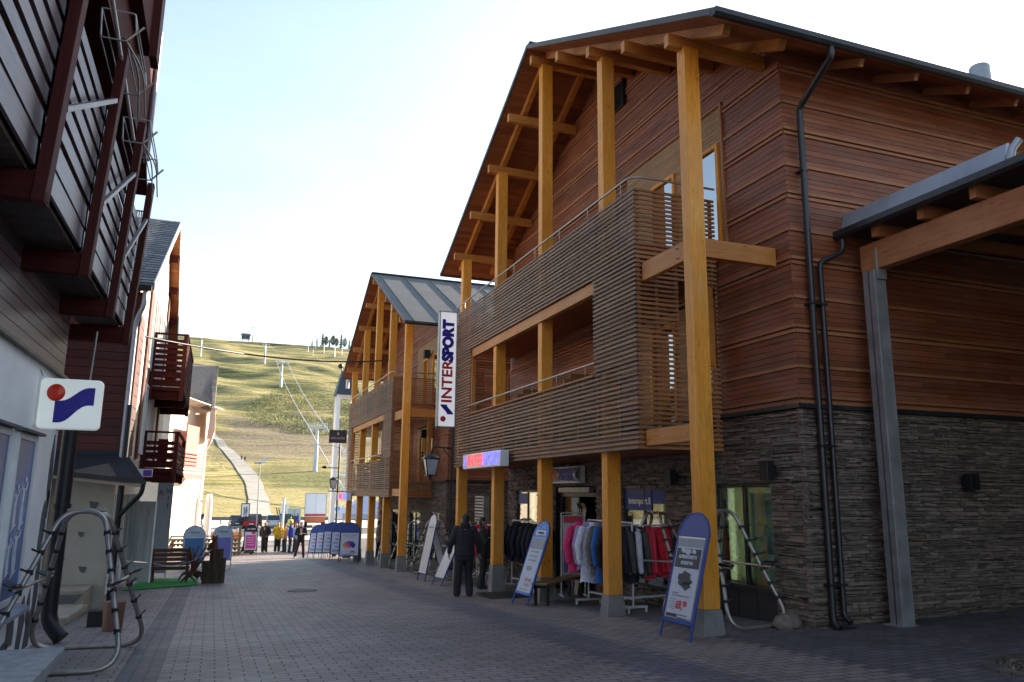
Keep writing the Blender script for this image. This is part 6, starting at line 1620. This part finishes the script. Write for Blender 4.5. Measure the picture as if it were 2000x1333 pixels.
# ------------------------------------------------------------------ cars, truck
TYRE = plain('tyre_rubber', (.015, .015, .016), .8); CARGL = plain('dark_car_glass', (.02, .025, .03), .08)
LAMPR = plain('red_tail_lamp', (.35, .01, .01), .2); LAMPW = plain('clear_head_lamp', (.6, .62, .65), .15)
def car(label, x, y, rz, col, kind='car', L=4.3, W=1.78, H=1.5, group='cars in the car park'):
    T = thing(kind, label, 'car', (x, y, gz(x, y)), rz, group, local=True)
    P = plain('car_paint_' + '_'.join('%d' % (c * 100) for c in col), col, .25, .3, var=.03, spec=.6)
    h = L / 2
    # side profile stations: y, half width low, z bottom, z belt
    st = [(-h, .36, .4, .62), (-h + .12, .43, .28, .78), (-h + .9, .49, .2, .9), (-.5, .5, .2, .94), (.7, .5, .2, .96), (h - .5, .49, .22, .98), (h - .08, .45, .3, .95), (h, .40, .42, .8)]
    m = MB(); vs = []; n = 8
    for yy, hw, zb, zt in st:
        w = hw * W; vs += [(-w * .9, yy, zb), (-w, yy, zb + .14), (-w, yy, (zb + zt) / 2), (-w * .9, yy, zt), (w * .9, yy, zt), (w, yy, (zb + zt) / 2), (w, yy, zb + .14), (w * .9, yy, zb)]
    fs = [(i * n + k, i * n + (k + 1) % n, (i + 1) * n + (k + 1) % n, (i + 1) * n + k) for i in range(len(st) - 1) for k in range(n)] + [tuple(range(n))[::-1], tuple(range((len(st) - 1) * n, len(st) * n))]
    m.add(vs, fs, False)
    # roof shell and pillars
    r = [(-.75, .94, .47), (-.05, H, .4), (1.0, H + .0, .4), (h - .32, .97, .44)]
    (y0, z0, w0), (y1, z1, w1), (y2, z2, w2), (y3, z3, w3) = r
    m.box(-w1 * W, w1 * W, y1, y2, z1 - .05, z1)
    for sx in (-1, 1):
        for (ya, za, wa), (yb, zb, wb) in ((r[0], r[1]), (r[3], r[2])): m.beam((sx * wa * W, ya, za), (sx * wb * W, yb, zb - .03), .07, .07)
        m.beam((sx * .455 * W, .45, .95), (sx * .4 * W, .45, z1 - .03), .07, .07)
    m.build('body', P, T, bevel=.03)
    g = MB(); a, b, c, d = [[Vector((sx * w * W * .985, yy, zz)) for sx in (-1, 1)] for yy, zz, w in ((y0, z0, w0), (y1, z1 - .03, w1), (y2, z2 - .03, w2), (y3, z3, w3))]
    g.add([a[0], a[1], b[1], b[0], c[0], c[1], d[1], d[0]], [(0, 1, 2, 3), (4, 5, 6, 7), (0, 3, 4, 7), (1, 6, 5, 2)]); g.build('windows', CARGL, T)
    for sx in (-1, 1):
        for yy in (-h + .85, h - .8):
            t = MB(); c_ = Vector((sx * (W / 2 - .1), yy, .31)); t.tube([c_ - Vector((.1, 0, 0)), c_ + Vector((.1, 0, 0))], .31, 18); w = t.build('wheel', TYRE, T)
            t = MB(); t.tube([c_ + Vector((sx * .08, 0, 0)), c_ + Vector((sx * .108, 0, 0))], .19, 12); t.build('rim', GALV, w)
        t = MB(); t.box(sx * .36 * W - .16, sx * .36 * W + .16, h - .06, h + .012, .68, .86); t.build('tail_lamp', LAMPR, T)
        t = MB(); t.box(sx * .34 * W - .16, sx * .34 * W + .16, -h - .012, -h + .1, .55, .68); t.build('headlight', LAMPW, T)
    t = MB(); t.box(-.26, .26, h - .01, h + .016, .52, .64); t.build('number_plate', WHITEP, T)
    return T
# local +y is the rear; rz=180 shows the rear to the street
car('bright red hatchback parked rear to the street beside the tall lamp post', 4.15, 101, R_(184), (.4, .008, .014))
car('dark blue grey car parked left of the red hatchback', 2.75, 103, R_(182), (.06, .1, .13))
car('dark car parked just behind the red hatchback', 5.0, 107, R_(180), (.02, .02, .022), H=1.55)
car('white car parked right of the tall lamp post', 7.0, 102, R_(176), (.6, .62, .64), H=1.55)
car('pale silver van-like car right of the white car', 8.7, 104.5, R_(170), (.35, .42, .47), H=1.6)
car('black car parked rearmost behind the person in yellow', 8.4, 97, R_(178), (.014, .014, .016), H=1.5)
car('silver grey estate car behind the white post base', -1.4, 105, R_(165), (.3, .33, .37), H=1.65)
car('dark car half hidden behind the white post', -6.6, 104, R_(190), (.03, .05, .045), H=1.5)
car('white car near the orange stall', -4.4, 96, R_(100), (.62, .63, .65))
T = thing('delivery_truck', 'white box truck with red stripe seen from the rear at the foot of the hill', 'truck', (11.5, 98, gz(11.5, 98)), R_(-6), local=True)
z0 = 1.0
m = MB(); m.box(-1.25, 1.25, 0, 7.5, z0 + .25, 4.05); m.build('cargo_box', plain('white_truck_box', (.7, .74, .8), .5, var=.06), T, bevel=.03)
m = MB(); m.box(-1.2, 1.2, -.03, -.003, z0 + .34, z0 + .62)
for x in (-.9, -.3, .3, .9): m.box(x - .2, x + .2, -.05, -.03, z0 + .42, z0 + .56)
m.build('red_stripe', plain('truck_red', (.5, .06, .1)), T)
m = MB(); m.box(-1.28, -1.2, -.02, 0, z0 + .2, 4.08); m.box(1.2, 1.28, -.02, 0, z0 + .2, 4.08); m.box(-1.28, 1.28, -.02, 0, 4.0, 4.08); m.box(-.01, .01, -.015, 0, z0 + .7, 4.0); m.build('door_frame', GALV, T)
m = MB(); m.box(-1.2, 1.2, -.02, .4, z0 - .35, z0 + .2); m.box(-1.15, 1.15, -.04, -.02, z0 - .3, z0 + .12); m.build('orange_tail', plain('truck_orange', (.5, .14, .05), .5), T)
for sx in (-1, 1):
    for yy in (1.4, 6.6):
        t = MB(); c_ = Vector((sx * 1.05, yy, .5)); t.tube([c_ - Vector((.18, 0, 0)), c_ + Vector((.18, 0, 0))], .5, 18); t.build('wheel', TYRE, T)
m = MB(); m.box(-1.15, 1.15, 7.6, 9.4, .7, 3.2); m.build('cab', plain('truck_orange', (.5, .14, .05)), T, bevel=.05)
m = MB(); m.box(-1.1, 1.1, 0, 9, .55, .8); m.build('chassis', BLACKM, T)

# ------------------------------------------------------------------ signs, lamp posts and small things at the car park
T = thing('display_board', 'tall framed white board with dark base standing in front of the gravel track', 'board', (3.55, 100, gz(3.5, 100)))
zb = gz(3.5, 100)
m = MB(); m.box(3.05, 4.05, 99.95, 100.05, -1.35, .32); m.build('frame', BLACKM, T)
m = MB(); m.box(3.15, 3.95, 99.93, 99.948, -1.25, .22); m.build('panel', SIGNW, T)
m = MB(); m.box(2.85, 4.1, 99.8, 100.2, zb + .75, -1.36); m.box(3.0, 3.95, 99.9, 100.1, zb, zb + .75); m.build('base', BLACKM, T)
m = MB(); m.caps([(3.4, 99.92, -.2), (3.48, 99.92, -.6), (3.4, 99.92, -1.1)], [.08, .09, .05], 6); m.caps([(3.66, 99.92, -.1), (3.7, 99.92, -.5), (3.66, 99.92, -1.1)], [.08, .1, .05], 6); m.build('figure_print', plain('dim_print', (.2, .18, .2)), T)
T = thing('tall_lamp_post', 'tall slim lamp post with floodlights in front of the gravel track', 'lamp post', (4.85, 98, gz(4.8, 98)))
m = MB(); m.tube([(4.85, 98, gz(4.8, 98)), (4.75, 98, 5.2)], .085, 8, r2=.05); m.build('pole', GALV, T)
m = MB(); m.tube([(4.3, 98, 5.15), (5.4, 98, 5.15)], .04, 6); m.build('cross_arm', GALV, T)
for x in (4.3, 4.75):
    m = MB(); m.ell((x, 97.9, 5.05), (.3, .3, .14), 12, 6); m.build('floodlight', plain('lamp_shell', (.35, .37, .4), .4), T)
m = MB(); m.box(5.0, 5.5, 97.95, 98.05, 5.25, 5.75); m.build('camera_board', plain('white_plate', (.6, .6, .6)), T)
T = thing('marker_post', 'white marker post standing behind the yellow jacket', 'post', (7.3, 92, gz(7.3, 92)))
m = MB(); m.tube([(7.3, 92, gz(7, 92)), (7.3, 92, 1.05)], .13, 8); m.lathe([(.16, 0), (.16, .05)], (7.3, 92, 1.05), 8); m.build('pole', WHITEP, T)
for (x, y, w, h, lb, c) in ((9.6, 118, 1.0, 2.6, 'white transformer box right of the dark slatted screen', (.6, .62, .6)), (10.4, 112, 1.7, 2.0, 'pale blue green box beside the parked truck', (.3, .42, .42))):
    T = thing('utility_box', lb, 'utility box', (x, y, gz(x, y))); zb = gz(x, y); m = MB(); m.box(x - w / 2, x + w / 2, y, y + 1, zb, zb + h); m.box(x - w / 2 - .05, x + w / 2 + .05, y - .05, y + 1.05, zb + h, zb + h + .08); m.build('cabinet', plain('box_paint_%d' % int(x * 10), c), T)
    m = MB(); m.box(x - .03, x + .03, y - .012, y, zb + .1, zb + h - .1); m.box(x + .1, x + .14, y - .04, y, zb + h * .5, zb + h * .5 + .2); m.build('door_seam', BLACKM, T)
T = thing('slatted_screen', 'dark fan of leaning slats at the foot of the slope', 'fence', (10.8, 128, -2.7)); m = MB()
for k in range(9): x = 9.4 + k * .36; m.beam((x, 128 - k * .3, -2.6 + max(0, 3 - k) * .25), (x - .3, 128, -.75 - k * .03), .2, .08, (0, 1, 0))
m.build('slats', FENCEW, T)
T = thing('barrier', 'low dark metal barrier along the edge of the car park', 'barrier', (0, 116, -2.7)); m = MB()
m.box(-14, 4.5, 116, 116.1, -2.2, -1.75); m.box(6, 22, 116, 116.1, -2.2, -1.75)
for x in span(-14, 4, 6) + span(6, 22, 6): m.box(x - .06, x + .06, 116.1, 116.2, -2.75, -1.75)
m.build('beam_rail', plain('dull_barrier', (.12, .13, .14), .6, .3), T)
T = thing('info_sign', 'round blue and white sign on a board right of the truck', 'sign', (14.3, 100, -2.6)); m = MB(); m.box(13.9, 14.9, 100, 100.08, -.9, .2); m.build('board', SIGNW, T); m = MB(); m.lathe([(.32, 0), (.32, .02)], (0, 0, 0), 16); m.v = [(14.4 + a, 99.97 - c, -.3 + b) for a, b, c in m.v]; m.build('blue_disc', plain('sky_disc', (.05, .25, .6)), T); m = MB(); m.box(14.3, 14.45, 100.08, 100.16, gz(14, 100), .2); m.build('leg', GALV, T)

# black street lamp with two lanterns and the dark banner
def lantern(T, x, y, z, s=1.0):
    """z = top of the cage; tapered glazed box with a cap and a drop tip"""
    m = MB(); a, b, h = .25 * s, .15 * s, .46 * s
    m.lathe([(.05 * s, .16 * s), (.2 * s, .1 * s), (.3 * s, .02 * s), (.3 * s, -.02 * s)], (x, y, z), 4)
    m.v = [(x + (vx - x) * .7071 - (vy - y) * .7071, y + (vx - x) * .7071 + (vy - y) * .7071, vz) for vx, vy, vz in m.v]
    for sx, sy in ((-1, -1), (1, -1), (1, 1), (-1, 1)): m.beam((x + sx * a * .8, y + sy * a * .8, z), (x + sx * b * .8, y + sy * b * .8, z - h), .025 * s, .025 * s)
    m.box(x - b, x + b, y - b, y + b, z - h - .03 * s, z - h); m.lathe([(.06 * s, 0), (.03 * s, -.06 * s), (.02 * s, -.14 * s)], (x, y, z - h - .03 * s), 8)
    f = m.build('lantern_frame', BLACKM, T)
    g = MB(); a *= .76; b *= .76; g.add([(x - a, y - a, z - .02), (x + a, y - a, z - .02), (x + a, y + a, z - .02), (x - a, y + a, z - .02), (x - b, y - b, z - h), (x + b, y - b, z - h), (x + b, y + b, z - h), (x - b, y + b, z - h)], [(0, 1, 5, 4), (1, 2, 6, 5), (2, 3, 7, 6), (3, 0, 4, 7)]); g.build('frosted_glass', plain('frosted_lantern_glass', (.42, .45, .5), .3), f)
T = thing('wall_lantern', 'black lantern on a bracket at the far corner of the near slatted balcony', 'lantern', (5.85, 22.1, 2.0))
lantern(T, 5.82, 22.25, 2.66, 1.0); m = MB(); m.tube(rounded([(6.42, 22.0, 2.95), (5.82, 22.0, 3.0), (5.82, 22.25, 2.82)], .1, 4), .02, 8); m.tube([(6.42, 22.0, 2.6), (6.1, 22.0, 2.96)], .015, 6); m.build('bracket', BLACKM, T)
T = thing('street_lamp', 'black lamp post with a hanging lantern and dark square banner beside the far balcony', 'street lamp', (6.3, 44, gz(6.3, 44)))
m = MB(); m.lathe([(.12, 0), (.12, .5), (.07, .6), (.055, 1.0), (.045, 6.6), (.02, 6.65)], (6.3, 44, gz(6.3, 44)), 10); m.build('pole', BLACKM, T)
m = MB(); m.tube(rounded([(6.3, 44, 3.0), (5.75, 44, 3.0), (5.6, 44, 3.05)], .1, 3), .025, 6); m.tube([(6.7, 44, 1.72), (5.8, 44, 1.75)], .028, 6); m.tube([(6.3, 44, 2.55), (6.0, 44, 2.35)], .02, 6); m.build('arm', BLACKM, T)
m = MB(); m.ell((5.52, 44, 3.03), (.16, .12, .08), 10, 6); m.build('lamp_head', BLACKM, T)
lantern(T, 6.02, 43.9, 2.35, .95)
m = MB(); m.tube(rounded([(6.28, 44, 4.1), (5.9, 44, 4.25), (5.1, 44, 4.22)], .3, 4), .03, 6); m.build('pale_arm', plain('pale_cream_arm', (.6, .56, .48)), T)
T = thing('banner_sign', 'dark square hanging sign with white lettering on the lamp post', 'sign', (6.1, 43.9, 4.4))
m = MB(); m.box(5.66, 6.62, 43.86, 43.92, 4.36, 5.08); m.build('panel', plain('charcoal_banner', (.03, .027, .03), .6), T)
text(T, 'LEVI SUITES', .15, plain('dim_white_ink', (.4, .38, .38)), frame((6.14, 43.85, 4.62), (1, 0, 0), (0, 0, 1)), bold=.002, ext=.003)
m = MB(); m.prism([(6.07, 43.85, 4.82), (6.21, 43.85, 4.82), (6.14, 43.85, 4.98)], (0, .005, 0)); m.build('mark', plain('dim_white_ink', (.4, .38, .38)), T)
# white lattice tower with a dark roof
T = thing('lattice_tower', 'white steel lattice tower with a dark hipped roof behind the far shop', 'tower', (9.0, 61, -2)); z0 = -2.2
for x, y in ((8.35, 60.4), (9.6, 60.4), (8.35, 61.6), (9.6, 61.6)): m = MB(); m.box(x - .13, x + .13, y - .13, y + .13, z0, 9.1); m.build('column', WHITEP, T)
for z in (8.95, 5.9, 3.0, 1.2, -.3):
    for y in (60.4, 61.6): m = MB(); m.box(8.48, 9.47, y - .05, y + .05, z, z + .16); m.build('cross_member', WHITEP, T)
for z in (-.2, 1.3):
    m = MB(); m.beam((8.4, 60.35, z), (9.55, 60.35, z + 1.4), .07, .07); m.beam((9.55, 60.33, z), (8.4, 60.33, z + 1.4), .07, .07); m.build('cross_brace', WHITEP, T)
m = MB()
for k in range(12): m.box(8.85, 9.5, 60.36, 60.4, 1.6 + k * .3, 1.6 + k * .3 + .14)
m.build('louvre', WHITEP, T)
m = MB(); m.add([(8.1, 60.1, 9.1), (9.9, 60.1, 9.1), (9.9, 61.9, 9.1), (8.1, 61.9, 9.1), (8.55, 60.6, 11.0), (9.4, 60.6, 11.0), (9.4, 61.4, 11.0), (8.55, 61.4, 11.0)], [(0, 1, 5, 4), (1, 2, 6, 5), (2, 3, 7, 6), (3, 0, 4, 7), (4, 5, 6, 7), (3, 2, 1, 0)]); m.build('hip_roof', plain('blue_black_roof', (.03, .04, .06), .5), T)
m = MB(); m.ell((8.35, 60.3, 11.3), (.2, .2, .2), 10, 6); m.tube([(8.5, 60.5, 11.0), (8.35, 60.3, 11.3)], .05, 6); m.build('horn', BLACKM, T)
# gazebo tent
T = thing('gazebo_tent', 'white pop up gazebo tent beyond the far shop posts', 'tent', (9.5, 52, -2)); zg = gz(9, 52)
m = MB(); m.add([(7.6, 50.4, .35), (11, 50.4, .35), (11, 53.6, .35), (7.6, 53.6, .35), (9.3, 52, 1.65), (7.6, 50.4, .05), (11, 50.4, .05), (11, 53.6, .05), (7.6, 53.6, .05)], [(0, 1, 4), (1, 2, 4), (2, 3, 4), (3, 0, 4), (0, 5, 6, 1), (1, 6, 7, 2), (2, 7, 8, 3), (3, 8, 5, 0)]); m.build('canopy', plain('tent_fabric', (.55, .6, .75), .8), T)
for x, y in ((7.65, 50.45), (10.95, 50.45), (10.95, 53.55), (7.65, 53.55)): m = MB(); m.tube([(x, y, zg), (x, y, .4)], .04, 6); m.build('pole', WHITEP, T)
# wire across the street
m = MB(); a, b = Vector((-1.85, 20.0, 5.25)), Vector((6.3, 31.0, 7.0)); pts = [a.lerp(b, t) - Vector((0, 0, 1.1 * t * (1 - t))) for t in [i / 20 for i in range(21)]]
m.tube(pts, .026, 6); tag(m.build('overhead_wire', BLACKM, origin=(-1.85, 20, 5.25)), 'thin dark wire strung across the street between the buildings', 'wire')

# ------------------------------------------------------------------ ski lift on the hill
PYLM = plain('pale_lift_steel', (.5, .53, .58), .5, .3)
def pylon(label, x, y, h, w, group='lift pylons', lat=True):
    z = hillz(x, y) - .5
    T = thing('lift_pylon', label, 'lift pylon', (x, y, z), 0, group)
    m = MB(); m.tube([(x, y, z), (x, y, z + h)], h * .055, 10, r2=h * .028); m.build('mast', PYLM, T)
    m = MB(); zt = z + h
    m.beam((x - w, y, zt - .2), (x + w, y, zt - .2), .5, .45)
    if lat:
        m.tube([(x - w, y, zt + h * .09), (x + w, y, zt + h * .09)], .09, 5)
        for k in range(13): xx = x - w + w * 2 * k / 12; m.tube([(xx, y, zt), (xx, y, zt + h * .09)], .06, 5)
        for sx in (-1, 1): m.beam((x + sx * w * .85, y - 3, zt - .5), (x + sx * w * .85, y + 3, zt + .1), .35, .5); m.box(x + sx * w * .7 - .5, x + sx * w * .7 + .9, y - 2.5, y - 2.3, zt - h * .1, zt - .3)
    m.tube([(x, y, zt), (x, y, zt + h * .12)], .1, 5); m.build('cross_head', PYLM, T)
    return T
pylon('large lift pylon with a lattice cross head low on the slope', 31.4, 275.3, 15.5, 3.3)
pylon('middle lift pylon with a lattice cross head above the scrub', 36.8, 556, 17.5, 4.3)
pylon('slim lift pylon near the crest, left of the middle one', 29.1, 651, 16.5, 3.0, lat=False)
pylon('slim pale pylon alone at the far left of the crest', -19.9, 669, 14.5, .6, lat=False)
pylon('tall T shaped lift pylon standing on the crest beside the gondola', 21.5, 742, 14.5, 4.2, lat=False)
for i, (x, y, h) in enumerate(((90.8, 699, 11), (83.2, 716, 9), (77, 728, 8), (98, 705, 8), (69, 715, 7), (72, 700, 6))):
    pylon('thin pale pole on the upper slope below the crest trees', x, y, h, .4, 'thin poles below the crest trees', lat=False)
T = thing('gondola_cabin', 'dark gondola station cabin silhouetted on the crest', 'cabin', (15, 741, hillz(15, 741)))
zc = hillz(16, 741)
m = MB(); m.box(11.5, 19, 739, 743, zc + 2.2, zc + 6.0); m.prism([(10.5, 739, zc + 6), (19.8, 739, zc + 6), (18.5, 739, zc + 7.4), (12, 739, zc + 7.4)], (0, 4, 0)); m.build('cabin', plain('grey_cabin', (.16, .17, .2), .5), T)
m = MB(); m.box(12.2, 15, 738.9, 739, zc + 3.2, zc + 5.5); m.box(15.6, 18.3, 738.9, 739, zc + 3.2, zc + 5.5); m.build('window', CARGL, T)
for x in (12.5, 17.8): m = MB(); m.box(x - .3, x + .3, 740, 742, zc - 1, zc + 2.2); m.build('leg', PYLM, T)
for sx, lb in ((-1, 'left lift cable running from the low pylon up to the middle pylon'), (1, 'right lift cable running from the low pylon up to the middle pylon')):
    m = MB(); A1 = Vector((31.3 + sx * 2.9, 274, hillz(31.3, 274) + 15)); A2 = Vector((36.8 + sx * 3.8, 556, hillz(36.8, 556) + 17)); A0 = Vector((27.5 + sx * 2.5, 150, -1.0 if sx < 0 else 1.5))
    pts = []
    for p, q in ((A0, A1), (A1, A2)):
        pts += [p.lerp(q, t) - Vector((0, 0, 9 * t * (1 - t) if q is A2 else 2.2 * t * (1 - t))) for t in [i / 16 for i in range(16)]]
    A3 = Vector((29.1 + sx * 2.6, 651, hillz(29.1, 651) + 16)); pts += [A2.lerp(A3, t) - Vector((0, 0, 3 * t * (1 - t))) for t in [i / 6 for i in range(7)]]
    m.tube(pts, .14, 6); tag(m.build('lift_cable', plain('pale_cable', (.5, .5, .5), .5, .4), origin=A1), lb, 'cable', 'lift cables')

for o in bpy.data.objects:
    if '_local' in o: del o['_local']
